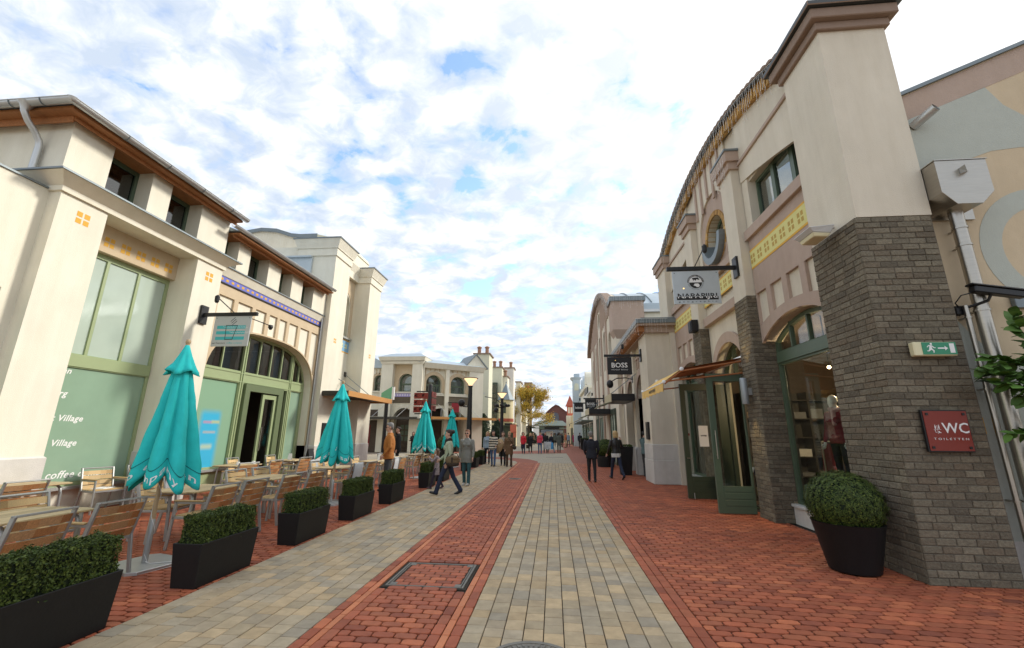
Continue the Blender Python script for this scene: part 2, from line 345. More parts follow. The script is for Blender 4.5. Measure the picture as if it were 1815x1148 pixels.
def part(name, mb, mats, parent, bevel=0.0, smooth=False, label=None, kind=None, recalc=True):
    """geometry given in the same frame as the root of its thing when the root is unrotated (world minus location)"""
    o = bpy.data.objects.new(name, mesh(name, mb, mats, world_loc(parent), bevel, smooth, recalc)); link(o, parent)
    if label: o['label'] = label
    if kind: o['kind'] = kind
    return o
def thing(name, label, cat, loc=(0, 0, 0), group=None, rz=0.0):
    o = bpy.data.objects.new(name, None); o.location = loc; o.rotation_euler = (0, 0, rz); o.empty_display_size = 0.2; link(o)
    o['label'] = label; o['category'] = cat
    if group: o['group'] = group
    return o
def solo(name, label, cat, mb, mats, group=None, bevel=0.0, smooth=False):
    c = Vector((sum(p[0] for p in mb.v) / len(mb.v), sum(p[1] for p in mb.v) / len(mb.v), min(p[2] for p in mb.v)))
    o = bpy.data.objects.new(name, mesh(name, mb, mats, c, bevel, smooth)); o.location = c; link(o)
    o['label'] = label; o['category'] = cat
    if group: o['group'] = group
    return o
def struct(name, mb, mats, parent=None, smooth=False, recalc=True):
    o = bpy.data.objects.new(name, mesh(name, mb, mats, world_loc(parent) if parent else Vector((0, 0, 0)), 0, smooth, recalc)); link(o, parent)
    if parent is None: o['kind'] = 'structure'
    return o
def copy_tree(o, parent=None):
    c = o.copy(); COL.objects.link(c)
    if parent is not None: c.parent = parent
    for ch in list(o.children): copy_tree(ch, c)
    return c
def text_mesh(body, size, font_shear=0.0, extrude=0.002, align='CENTER', spacing=1.0, bold=0.0, width=None):
    """lettering as flat raised mesh in the XZ plane, reading along +X, facing -Y"""
    cu = bpy.data.curves.new('lettering', 'FONT'); cu.body = body; cu.size = size; cu.shear = font_shear; cu.extrude = extrude; cu.align_x = align; cu.align_y = 'CENTER'; cu.space_character = spacing; cu.offset = bold; cu.resolution_u = 2
    o = bpy.data.objects.new('lettering', cu); COL.objects.link(o)
    dg = bpy.context.evaluated_depsgraph_get(); me = bpy.data.meshes.new_from_object(o.evaluated_get(dg))
    mb = MB(); vs = [(v.co.x, -v.co.z, v.co.y) for v in me.vertices]
    if width and vs:
        xs = [p[0] for p in vs]; k = width / (max(xs) - min(xs)); c = (max(xs) + min(xs)) / 2
        vs = [((p[0] - c) * k, p[1], p[2]) for p in vs]
    mb.add(vs, [tuple(p.vertices) for p in me.polygons])
    bpy.data.objects.remove(o); bpy.data.curves.remove(cu); bpy.data.meshes.remove(me)
    return mb
def moved(mb, fn):
    r = MB(); r.v = [tuple(fn(*p)) for p in mb.v]; r.f = mb.f; r.mi = mb.mi; return r
def arch(s0, s1, zs, ztop, n=14, flip=False):
    """points from (s0, zs) over the crown to (s1, zs): a circular segment or semicircle"""
    c = (s0 + s1) / 2; a = (s1 - s0) / 2; h = ztop - zs
    if h >= a - 1e-4:      # stilted ellipse-like
        return [(c - a * math.cos(PI * i / n), zs + h * math.sin(PI * i / n)) for i in range(n + 1)]
    R = (a * a + h * h) / (2 * h); zc = ztop - R; t0 = math.asin(min(1, a / R))
    return [(c + R * math.sin(-t0 + 2 * t0 * i / n), zc + R * math.cos(-t0 + 2 * t0 * i / n)) for i in range(n + 1)]
def rect(s0, s1, z0, z1): return [(s0, z0), (s1, z0), (s1, z1), (s0, z1)]
def ring(outer, inner): return outer + inner[::-1]

# ================================================================ GROUND
def far_mat(name, c1, c2, mortar_c, bw, bh):
    m = mat(name, c1, 0.85, noise=0.12, nscale=0.8); nt = m.node_tree; b = nt.nodes['Principled BSDF']
    g = nt.nodes.new('ShaderNodeNewGeometry'); t = nt.nodes.new('ShaderNodeTexBrick'); nt.links.new(g.outputs['Position'], t.inputs['Vector'])
    t.inputs['Color1'].default_value = (*c1, 1); t.inputs['Color2'].default_value = (*c2, 1); t.inputs['Mortar'].default_value = (*mortar_c, 1)
    t.inputs['Scale'].default_value = 1.0; t.inputs['Brick Width'].default_value = bw; t.inputs['Row Height'].default_value = bh; t.inputs['Mortar Size'].default_value = 0.008
    nt.links.new(t.outputs['Color'], b.inputs['Base Color']); return m
far_sand = far_mat('far_paving_sand', (0.40, 0.34, 0.25), (0.33, 0.30, 0.235), (0.22, 0.19, 0.14), 0.22, 0.17)
far_red = far_mat('far_paving_red', (0.36, 0.11, 0.06), (0.28, 0.085, 0.05), (0.15, 0.06, 0.04), 0.21, 0.105)
g = MB(); g.box((-400, -300, -0.6), (400, 900, -0.03)); struct('ground', g, asphalt)
g = MB(); g.box((-13.5, 25.5, -0.2), (1.07, 92, -0.006)); struct('far_paving', g, far_sand)
g = MB(); g.prism([(-1.98, 25.0), (-0.88, 25.0), (-0.98, 27.0), (-1.6, 29.0), (-3.0, 30.6), (-5.2, 31.4), (-9.0, 31.8), (-9.0, 30.4), (-5.2, 29.7), (-3.3, 28.6), (-2.3, 26.9)], 0.0, 0.1)
g = moved(g, lambda x, d, y: (x, y, -0.002 - d * 0.1)); struct('curved_brick_band', g, far_red)
g = MB(); g.prism([(-9, 36.0), (-3, 36.4), (1.06, 38.5), (1.06, 47), (-1.5, 44), (-4, 41.0), (-9, 39.5)], 0.0, 0.1); g = moved(g, lambda x, d, y: (x, y, -0.002 - d * 0.1)); struct('far_brick_band', g, far_red)
g = MB(); g.box((1.072, 25.5, -0.2), (8.0, 92, -0.004)); struct('far_brick_paving', g, far_red)

UNITS = {}
def unit(lx, ly, corner, ch=0.004, h=0.03):
    """paving block: octagon plan (worn corners) with a small top chamfer, centred, top at z = 0"""
    k = (round(lx, 3), round(ly, 3), corner)
    if k in UNITS: return UNITS[k]
    a, b = lx / 2, ly / 2; cl = corner * (1.0 if lx >= ly else 0.5); cw = corner * (0.5 if lx >= ly else 1.0)
    def loop(i, z): 
        A, B = a - i, b - i
        return [(A - cl, -B, z), (A, -B + cw, z), (A, B - cw, z), (A - cl, B, z), (-A + cl, B, z), (-A, B - cw, z), (-A, -B + cw, z), (-A + cl, -B, z)] if corner else [(A, -B, z), (A, B, z), (-A, B, z), (-A, -B, z)]
    v = loop(0, -h) + loop(0, -ch) + loop(ch, 0.0); n = len(v) // 3
    f = [(i, (i + 1) % n, n + (i + 1) % n, n + i) for i in range(n)] + [(n + i, n + (i + 1) % n, 2 * n + (i + 1) % n, 2 * n + i) for i in range(n)] + [tuple(range(2 * n, 3 * n))]
    UNITS[k] = (np.array(v), f); return UNITS[k]
CAM = np.array([0, 0, 1.62])
def on_screen(x, y, z=0.0):
    d = Vector((x, y, z - 1.62)); f = d.dot(AF)
    if f < 0.3: return False
    return abs(d.dot(AX) / f) < 1.22 and abs(d.dot(AU) / f) < 0.78
def lay(name, bed, blocks, mtl, piece, label=None, n_obj=300, up=None):
    """blocks: (x, y, lx, ly, corner); the largest-looking in frame become objects, the others one joined mesh"""
    root = struct(name, bed, joint)
    sc = []
    for i, (x, y, lx, ly, c) in enumerate(blocks):
        d = math.sqrt(x * x + y * y + 2.6); sc.append((lx * ly * 1.62 / d ** 3) if on_screen(x, y) else 0.0)
    order = np.argsort(-np.array(sc)); top = set(int(i) for i in order[:n_obj] if sc[int(i)] > 0)
    V = []; Fq = []; off = 0; MS = {}
    for i, (x, y, lx, ly, c) in enumerate(blocks):
        v, f = unit(lx, ly, c); dz = RNG.uniform(-0.0016, 0.0016); rz = RNG.normal(0, 0.006); tx, ty = RNG.normal(0, 0.006, 2)
        if i in top:
            k = (round(lx, 3), round(ly, 3), c)
            if k not in MS:
                me = bpy.data.meshes.new(piece); me.from_pydata([tuple(p) for p in v], [], f); me.materials.append(mtl); me.update(); MS[k] = me
            o = bpy.data.objects.new(piece, MS[k]); o.location = (x, y, dz); o.rotation_euler = (tx, ty, rz); link(o, root)
        else:
            p = v.copy(); p[:, 2] += p[:, 0] * ty + p[:, 1] * tx + dz; cs, sn = math.cos(rz), math.sin(rz)
            q = np.stack([p[:, 0] * cs - p[:, 1] * sn + x, p[:, 0] * sn + p[:, 1] * cs + y, p[:, 2]], 1)
            V.append(q); Fq += [[j + off for j in g] for g in f]; off += len(v)
    me = bpy.data.meshes.new(piece + '_field'); me.from_pydata([tuple(p) for p in np.concatenate(V)], [], Fq); me.materials.append(mtl); me.update()
    o = bpy.data.objects.new(piece + '_field', me); link(o, root); o['kind'] = 'stuff'
    return root
def bed(x0, x1, y0, y1, z=-0.018): return MB().box((x0, y0, -0.2), (x1, y1, z))
Y0, Y1 = 1.6, 25.5
MAN = (-1.90, -0.955, 5.06, 5.98)
def in_man(x, y): return MAN[0] < x < MAN[1] and MAN[2] < y < MAN[3]
def sand_blocks(x0, ncol, wcol, y0, y1):
    B = []
    for c in range(ncol):
        y = y0 - RNG.uniform(0, 0.2); x = x0 + wcol * (c + 0.5)
        while y < y1:
            ln = float(RNG.choice([0.165, 0.165, 0.21, 0.25])); B.append((x, y + ln / 2, wcol - 0.008, ln - 0.008, 0)); y += ln
    return B
wc = 1.85 / 11
lay('sand_paving', bed(-0.78, 1.072, Y0, Y1), sand_blocks(-0.78, 11, wc, Y0, Y1), paver, 'paver')
wc = 1.66 / 10
lay('sand_walkway', bed(-3.74, -2.08, Y0, Y1), sand_blocks(-3.74, 10, wc, Y0, Y1), paver, 'paver')
B = []; y = Y0; r = 0
while y < Y1:
    for x in (-2.03, -0.83): B.append((x, y + 0.1, 0.092, 0.192, 0.018))
    for x in (-1.86, -1.0):
        if not in_man(x, y + 0.1): B.append((x, y + 0.1, 0.092, 0.19, 0.018))
    y += 0.2
y = Y0
while y < Y1:
    off = (r % 2) * 0.1; xs = -1.81 + (-0.1 if r % 2 else 0)
    x = -1.81
    first = True
    while x < -1.051:
        ln = 0.1 if (first and r % 2) else 0.19
        ln = min(ln, -1.05 - x)
        if ln > 0.04 and not in_man(x + ln / 2, y + 0.05): B.append((x + ln / 2, y + 0.05, ln - 0.011, 0.087, 0.030 if ln > 0.12 else 0.016))
        x += ln; first = False
    y += 0.1; r += 1
band = lay('brick_band', bed(-2.08, -0.78, Y0, Y1), B, clinker, 'paving_brick')
ss = MB()
for x in (-1.945, -0.915):
    y = Y0
    while y < Y1:
        v, f = unit(0.062, 0.29, 0); ss.add([(p[0] + x, p[1] + y + 0.15, p[2] - 0.001) for p in v], f); y += 0.3
o = struct('edging_strip', ss, clinker_o, parent=band); o['kind'] = 'stuff'
def brick_field(x0, x1, y0, y1, edge=True):
    B = []; r = 0; y = y0
    if edge:
        yy = y0
        while yy < y1:
            B.append((x0 + 0.05, yy + 0.1, 0.094, 0.192, 0.012)); B.append((x0 + 0.152, yy + 0.1, 0.094, 0.192, 0.012)); yy += 0.2
        x0 += 0.203
    while y < y1:
        x = x0; first = True
        while x < x1:
            ln = 0.1 if (first and r % 2) else 0.2
            ln = min(ln, x1 - x)
            if ln < 0.04: break
            B.append((x + ln / 2, y + 0.051, ln - 0.014, 0.086, 0.036 if ln > 0.12 else 0.016)); x += ln; first = False
        y += 0.102; r += 1
    return B
lay('brick_pavement', bed(1.072, 6.2, Y0, Y1), [b for b in brick_field(1.072, 4.45, Y0, Y1) ] + [b for b in brick_field(4.45, 6.0, Y0, 6.0, False)], clinker, 'paving_brick')
tb = [b for b in brick_field(-9.9, -3.74, 2.4, 20.0, False)]
tb = [(b[0], b[1], b[2], b[3], b[4]) for b in tb if b[0] > -9.2 or b[1] < 30]
lay('brick_terrace', bed(-13.5, -3.74, Y0, Y1), tb, clinker, 'paving_brick')
fr = MB().box((-13.5, 20.0, -0.1), (-3.742, 25.5, -0.003)); struct('terrace_far_part', fr, far_red)

# covers let into the paving
t = thing('manhole_cover', 'square steel framed cover filled with bricks in the red band', 'manhole cover', (-1.43, 5.52, 0))
fm = MB()
for a, b in (((-1.862, 5.095, -0.03), (-1.838, 5.945, 0.003)), ((-1.017, 5.095, -0.03), (-0.993, 5.945, 0.003)), ((-1.838, 5.095, -0.03), (-1.017, 5.119, 0.003)), ((-1.838, 5.921, -0.03), (-1.017, 5.945, 0.003)),
             ((-1.83, 5.13, -0.03), (-1.815, 5.91, 0.002)), ((-1.04, 5.13, -0.03), (-1.025, 5.91, 0.002))): fm.box(a, b)
for x in (-1.82, -1.10):
    for yy in (5.13, 5.84): fm.box((x, yy, -0.03), (x + 0.07, yy + 0.07, 0.003))
part('frame', fm, cast, t, bevel=0.003)
part('pan', MB().box((-1.895, 5.065, -0.05), (-0.96, 5.975, -0.008)), joint, t)
r = 0; y = 5.14
while y < 5.88:
    x = -1.80; first = True
    while x < -1.05:
        ln = 0.09 if (first and r % 2) else 0.185; ln = min(ln, -1.05 - x)
        if ln > 0.03:
            v, f = unit(round(ln - 0.01, 3), 0.086, 0.02 if ln > 0.1 else 0.008); part('paving_brick', MB().add([(p[0] + x + ln / 2, p[1] + y + 0.045, p[2] - 0.002) for p in v], f), clinker, t)
        x += ln; first = False
    y += 0.096; r += 1
def round_cover(cx, cy, R, label):
    t = thing('round_cover', label, 'manhole cover', (cx, cy, 0), group='round iron covers in the paving')
    part('rim', MB().lathe([(R * 0.90, -0.02), (R * 0.90, 0.006), (R, 0.006), (R, -0.02)], (cx, cy, 0), 40, cap=False), cast, t)
    d = MB().lathe([(0.001, -0.02), (R * 0.885, -0.02), (R * 0.885, 0.002), (0.001, 0.002)], (cx, cy, 0), 40, cap=False)
    part('lid', d, cast, t)
    k = MB(); n = 44
    for i in range(n):
        a = 2 * PI * i / n; c, s = math.cos(a), math.sin(a)
        k.hexa([(cx + c * r0 - s * q, cy + s * r0 + c * q, 0.001) for r0, q in ((R * .74, -.008), (R * .86, -.009), (R * .86, .009), (R * .74, .008))], [(cx + c * r0 - s * q, cy + s * r0 + c * q, 0.008) for r0, q in ((R * .74, -.008), (R * .86, -.009), (R * .86, .009), (R * .74, .008))])
    for rr in (0.55, 0.35, 0.15): k.lathe([(R * rr, 0.001), (R * rr, 0.007), (R * (rr + .06), 0.007), (R * (rr + .06), 0.001)], (cx, cy, 0), 32, cap=False)
    part('ribbing', k, cast, t, kind='stuff')
round_cover(-0.18, 3.60, 0.36, 'large round ribbed iron cover in the sand coloured paving at the front')
round_cover(-1.43, 16.6, 0.24, 'small round iron cover in the red band further up the street')
solo('drain_grate', 'narrow dark drain slot across the sand paving far up the street', 'drain', MB().box((-0.55, 31.6, -0.03), (0.65, 31.8, 0.003)), cast)

# ================================================================ BRICKWORK
def brick_unit(L, Hh, D, ch=0.006):
    """one facing brick: local x along the wall, y outward (front at +D), z up; worn front edges"""
    a = L / 2; v = [(-a, 0, 0), (a, 0, 0), (a, 0, Hh), (-a, 0, Hh), (-a, D - ch, 0), (a, D - ch, 0), (a, D - ch, Hh), (-a, D - ch, Hh), (-a + ch, D, ch), (a - ch, D, ch), (a - ch, D, Hh - ch), (-a + ch, D, Hh - ch)]
    f = [(0, 4, 5, 1), (1, 5, 6, 2), (2, 6, 7, 3), (3, 7, 4, 0), (4, 8, 9, 5), (5, 9, 10, 6), (6, 10, 11, 7), (7, 11, 8, 4), (8, 11, 10, 9)]
    return v, f
BRICKS = []       # (origin, along, outward, length)
def face_bricks(o, along, outw, width, z0, z1, start, course=0.0828):
    n = int(round((z1 - z0) / course)); hgt = (z1 - z0) / n
    for r in range(n):
        x = -0.0; L0 = 0.105 if (r + start) % 2 else 0.212
        if RNG.random() < 0.25: L0 = 0.16
        first = True
        while x < width - 0.02:
            ln = L0 if first else 0.212 + RNG.uniform(-0.004, 0.004)
            if width - x - ln < 0.05: ln = width - x
            ln = min(ln, width - x)
            BRICKS.append((o + along * (x + ln / 2) + Vector((0, 0, z0 + r * hgt)), along, outw, ln - 0.009, hgt - 0.009)); x += ln; first = False
def emit_bricks(parent_of, bl, n_obj):
    sc = [(b[3] * b[4] * max(0.0, (CAMV - b[0]).normalized().dot(b[2])) / (CAMV - b[0]).length ** 2) * (1 if on_screen(*b[0]) else 0) for b in bl]
    top = set(int(i) for i in np.argsort(-np.array(sc))[:n_obj]); st = MB(); MS = {}
    for i, (o, al, ou, ln, hh) in enumerate(bl):
        d = 0.02 + RNG.uniform(-0.0035, 0.0035); q = min((0.095, 0.15, 0.2, 0.25), key=lambda s: abs(s - ln))
        if al.cross(ou).z < 0: al = -al
        R = Matrix((al, ou, Vector((0, 0, 1)))).transposed()
        if i in top and sc[i] > 0:
            k = (q, round(hh, 3))
            if k not in MS:
                v, f = brick_unit(q, hh, 0.02); me = bpy.data.meshes.new('brick'); me.from_pydata(v, [], f); me.materials.append(brick_h); me.update(); MS[k] = me
            ob = bpy.data.objects.new('brick', MS[k]); par = parent_of; link(ob, par); ob.location = o - world_loc(par)
            ob.rotation_euler = (R @ Matrix.Rotation(RNG.normal(0, 0.006), 3, 'Y')).to_euler(); ob.scale = (ln / q, d / 0.02, 1)
        else:
            v, f = brick_unit(ln, hh, d); tl = Matrix.Rotation(RNG.normal(0, 0.006), 3, 'Y'); st.add([o + R @ (tl @ Vector(p)) for p in v], f)
    part('brick_field', st, brick_h, parent_of, kind='stuff', recalc=False)
CAMV = Vector((0, 0, 1.62))
XV, YV = Vector((1, 0, 0)), Vector((0, 1, 0))

# ================================================================ RIGHT HAND SHOP WITH THE CURVED GABLE
rx = lambda s, d, z: (4.22 - d, s, z)
R1 = thing('arched_shop', 'beige and taupe shop with curved tiled gable and grey brick piers', 'shop building', (5.2, 11.2, 0))
RA = (4.9 ** 2 + 1.1 ** 2) / 2.2
def roofz(s): return 9.2 - RA + math.sqrt(max(0, RA * RA - (s - 11.2) ** 2))
def roofline(s0, s1, n=16, dz=0.0): return [(s0 + (s1 - s0) * i / n, roofz(s0 + (s1 - s0) * i / n) + dz) for i in range(n + 1)]
# base wall (cream) with openings
oval = [(11.12 + 0.60 * math.cos(2 * PI * i / 28), 6.80 + 0.60 * math.sin(2 * PI * i / 28)) for i in range(28)]
def bay(a, b): return arch(a, b, 3.5, 3.88, 14)
h1 = [(6.80, 0.0), (9.30, 0.0)] + bay(6.80, 9.30)[::-1]
mb = MB(rx)
wb = [(6.0, 0.0), (6.8, 0.0)] + bay(6.80, 9.345) + [(9.345, 0), (10.12, 0), (10.12, 2.95)] + arch(10.12, 12.18, 2.95, 3.92, 16) + [(12.18, 2.95), (12.18, 0), (13.05, 0)] + bay(13.1, 15.6) + [(15.6, 0), (16.4, 0)] + roofline(16.4, 6.0, 24)
wins = [rect(6.92, 9.02, 6.04, 7.16), rect(13.38, 15.48, 6.04, 7.16), oval]
mb.prism(wb, -0.60, -0.24, 0, holes=wins); part('wall', mb, beige, R1)
# taupe skins with recessed panels
def taupe_bay(a, b, mir):
    P = []
    W = [(0.43, 0.0, 0.42), (1.03, 0.6, 0.45), (1.63, 1.2, 0.45), (2.2, 1.8, 0.42)]
    out = [(a, 3.5)] + bay(a, b)[1:-1] + [(b, 3.5), (b, 5.82), (a, 5.82)]
    for i in range(4):
        s1 = b - 0.02 - i * 0.61 if not mir else a + 0.02 + i * 0.61 + 0.43; s0 = s1 - 0.43
        s0c = max(min(s0, s1), a + 0.03); s1c = min(max(s0, s1), b - 0.03)
        top = 4.58; k = 6; low = []
        c = (a + b) / 2; A = (b - a) / 2
        def az(s): return 3.5 + 0.38 * (1 - ((s - c) / A) ** 2) + 0.20 + 0.16 * ((s - c) / A) ** 2
        low = [(s0c + (s1c - s0c) * j / k, az(s0c + (s1c - s0c) * j / k)) for j in range(k + 1)]
        P.append(low + [(s1c, top), (s0c, top)])
    m = MB(rx); m.prism(out, -0.24, -0.18, 0, holes=P); part('spandrel', m, taupe, R1)
taupe_bay(6.86, 9.28, False); taupe_bay(13.05, 15.5, True)
def yband(a, b):
    m = MB(rx); m.prism(rect(a, b, 5.185, 5.545), -0.178, -0.174, 0); m.prism(rect(a, b, 5.545, 5.585), -0.178, -0.1735, 1); m.prism(rect(a, b, 5.145, 5.185), -0.178, -0.1735, 1)
    s = a + 0.14
    while s < b - 0.1:
        for ds in (-0.055, 0.055):
            for dz in (-0.058, 0.058): m.prism(rect(s + ds - 0.036, s + ds + 0.036, 5.365 + dz - 0.042, 5.365 + dz + 0.042), -0.176, -0.172, 2)
        s += 0.31
    part('painted_band', m, [yellow, ochre, mustard], R1)
yband(6.86, 9.28); yband(10.0, 12.34); yband(13.07, 15.5)
for a_, b_, z0_, z1_, d0_, d1_ in ((6.86, 9.28, 5.82, 6.04, -.40, -.10), (13.07, 15.5, 5.82, 6.04, -.40, -.10), (10.0, 12.34, 4.59, 4.83, -.24, -.10), (10.0, 12.34, 5.72, 5.92, -.24, -.11), (6.86, 9.3, 7.71, 7.79, -.18, -.135), (13.07, 15.5, 7.71, 7.79, -.18, -.135)):
    part('ledge', MB(rx).prism(rect(a_, b_, z0_, z1_), d0_, d1_), taupe, R1, bevel=0.006)
# skin above the upper windows, raked lintel
m = MB(rx)
lin1 = [(9.28, 7.28), (8.6, 7.16), (7.73, 6.95), (7.17, 6.80), (6.86, 6.70)]
m.prism([(6.86, 6.70), (7.17, 6.80), (7.73, 6.95), (8.6, 7.16), (9.28, 7.28)] + roofline(9.28, 6.86, 8), -0.24, -0.18)
m.prism([(22.4 - p[0], p[1]) for p in lin1] + roofline(15.54, 13.12, 8), -0.24, -0.18)
m.prism(rect(9.02, 9.28, 6.04, 7.27), -0.24, -0.20); m.prism(rect(13.12, 13.38, 6.04, 7.27), -0.24, -0.20)
# middle bay: skin round the niche
nich = [(10.12, 5.92)] + arch(10.12, 12.12, 7.1, 8.06, 16) + [(12.12, 5.92)]
m.prism([(9.95, 5.92)] + nich + [(12.36, 5.92)] + roofline(12.36, 9.95, 8), -0.24, -0.18); part('render_skin', m, beige, R1)
nb = [(p[0], p[1]) for p in nich]
m = MB(rx); m.prism(nb, -0.238, -0.226, 0, holes=[[(11.12 + 0.72 * math.cos(2 * PI * i / 28), 6.80 + 0.72 * math.sin(2 * PI * i / 28)) for i in range(28)]]); part('niche', m, taupe, R1)
m = MB(rx)
for s in (10.3, 10.75, 11.2, 11.65, 12.1): m.prism(rect(s - 0.05, s + 0.05, 8.02 if abs(s - 11.2) < .3 else 7.78, roofz(s) - 0.22), -0.18, -0.135)
for s in (10.45, 11.75): m.prism(rect(s - 0.04, s + 0.04, 5.92, 6.35), -0.226, -0.19)
part('rib', m, taupe, R1)
m = MB(rx)
for i in range(40):
    a0, a1 = 2 * PI * (i + 0.06) / 40, 2 * PI * (i + 0.94) / 40
    q = [(11.12 + r * math.cos(a), 6.80 + r * math.sin(a)) for r, a in ((0.60, a0), (0.735, a0), (0.735, a1), (0.60, a1))]
    m.prism(q, -0.55, -0.20)
part('brick_ring', m, ochre_brick, R1, kind='stuff')
ocul = part('round_window', MB(rx).prism([(11.12 + 0.60 * math.cos(2 * PI * i / 28), 6.80 + 0.60 * math.sin(2 * PI * i / 28)) for i in range(28)], -0.50, -0.44, 0, holes=[[(11.12 + 0.52 * math.cos(2 * PI * i / 28), 6.80 + 0.52 * math.sin(2 * PI * i / 28)) for i in range(28)]]), greenm, R1)
part('pane', MB(rx).prism([(11.12 + 0.53 * math.cos(2 * PI * i / 28), 6.80 + 0.53 * math.sin(2 * PI * i / 28)) for i in range(28)], -0.475, -0.465), dark_glass, ocul)
# zinc apron in the lower half of the round window
ap = [(11.12 + 0.66 * math.cos(PI + PI * i / 16), 6.72 + 0.66 * math.sin(PI + PI * i / 16)) for i in range(17)]; ai = [(11.12 + 0.50 * math.cos(PI + PI * i / 16), 6.74 + 0.50 * math.sin(PI + PI * i / 16)) for i in range(17)]
part('zinc_apron', MB(rx).prism(ring(ap, ai), -0.46, -0.05), leadg, R1)
# arch ring over the doors
m = MB(rx); m.prism(arch(9.97, 12.33, 2.95, 4.17, 20) + arch(10.14, 12.16, 2.95, 3.90, 20)[::-1], -0.24, -0.175); part('arch_ring', m, taupe, R1)
# roof: tiled verge, ochre soldier course, barrel sheet
m = MB(rx); n = 150
for i in range(n):
    s = 6.25 + (16.15 - 6.25) * (i + 0.5) / n; a = math.asin((s - 11.2) / RA); c, sn = math.cos(a), math.sin(a); hw = 0.029; h = 0.23
    q = [(s + c * u + sn * v, roofz(s) - sn * u + c * v) for u, v in ((-hw, -h), (hw, -h), (hw, -0.005), (-hw, -0.005))]
    m.prism(q, -0.18, -0.055 - (0.02 if i % 2 else 0.0))
part('soldier_course', m, ochre_brick, R1, kind='stuff')
m = MB(rx); m.prism(roofline(6.0, 16.4, 30, 0.055) + roofline(16.4, 6.0, 30, 0.0), -1.0, 0.02); part('roof', m, anth, R1)
m = MB(rx)
for i in range(46):
    s = 6.1 + 10.2 * (i + 0.5) / 46; a = math.asin((s - 11.2) / RA); c, sn = math.cos(a), math.sin(a)
    q = [(s + c * u + sn * v, roofz(s) + 0.05 - sn * u + c * v) for u, v in ((-0.1, 0), (0.1, 0), (0.1, 0.035), (0, 0.06), (-0.1, 0.035))]
    m.prism(q, -0.5, 0.05)
part('verge_tile_row', m, taupe_d, R1, kind='stuff')
m = MB(); m.box((4.9, 6.32, 0.0), (16.0, 6.4, 6.3)); m.box((4.9, 15.9, 0), (16, 16.0, 6.3)); m.box((15.8, 6.4, 0), (16.0, 15.9, 6.3)); m.box((4.9, 6.4, 6.2), (15.8, 15.9, 6.3)); part('core', m, beige, R1)
# piers
def capital(s0, s1, z0, z1, zf, d0=-0.3, x1=None):
    m = MB(rx); zm = z0 + (z1 - z0) * 0.42
    m.box((s0 - 0.06, d0, z0), (s1 + 0.06, 0.06, zm), 0); m.box((s0 - 0.12, d0, zm), (s1 + 0.12, 0.12, z1), 0); m.box((s0 - 0.15, d0, z1), (s1 + 0.15, 0.15, zf), 1)
    return m
P1 = part('corner_pier', MB().box((4.222, 5.812, 4.565), (5.188, 6.85, 7.79)), beige, R1)
part('brick_core', MB().box((4.203, 5.823, 0.0), (5.177, 6.846, 4.558)), mortar, P1)
m = MB(); cx0, cx1, cy0, cy1 = 4.222, 5.188, 5.812, 6.85
for e, z0, z1, mi in ((0.06, 7.76, 7.90, 0), (0.15, 7.90, 8.08, 0), (0.22, 8.08, 8.17, 1)): m.box((cx0 - e, cy0 - e, z0), (cx1 + e, cy1 + e, z1), mi)
part('cornice', m, [taupe_d, anth], P1, bevel=0.012)
part('roof_vent', MB().box((4.6, 6.3, 8.19), (4.85, 6.75, 8.42)).tube([(4.45, 6.2, 8.19), (4.45, 6.2, 8.6)], 0.008, 6), leadg, P1)
for o, al, ou, wd in ((Vector((4.192, 5.832, 0)), XV, -YV, 0.978), (Vector((4.212, 5.832, 0)), YV, -XV, 1.018)):
    face_bricks(o, al, ou, wd, 0.0, 4.565, 0 if al == XV else 1)
nP1 = len(BRICKS)
emit_bricks(P1, BRICKS, 210); BRICKS.clear()
for s0, s1 in ((9.29, 9.95), (12.36, 13.02)):
    pr = part('pier', MB(rx).box((s0 + 0.02, -0.3, 4.565), (s1 - 0.02, 0.0, 7.66)), beige, R1)
    part('capital', capital(s0 + 0.02, s1 - 0.02, 7.66, 8.09, 8.14), [taupe, leadg], pr)
    part('brick_core', MB(rx).box((s0 + 0.011, -0.60, 0.0), (s1 - 0.011, 0.009, 4.555)), mortar, pr)
    face_bricks(Vector((4.22, s0 + 0.02, 0)), YV, -XV, s1 - s0 - 0.04, 0.0, 4.565, 1)
    face_bricks(Vector((4.20, s0 + 0.02, 0)), XV, -YV, 0.24, 3.55, 4.565, 0)
    face_bricks(Vector((4.20, s0 + 0.02, 0)), XV, -YV, 0.46, 0.0, 3.55, 0)
    emit_bricks(pr, BRICKS, 90 if s0 < 10 else 0); BRICKS.clear()
pr = part('pier', MB(rx).box((15.52, -0.3, 0), (16.62, 0.0, 7.80)), beige, R1); part('capital', capital(15.52, 16.62, 7.66, 8.09, 8.14), [taupe, leadg], pr)
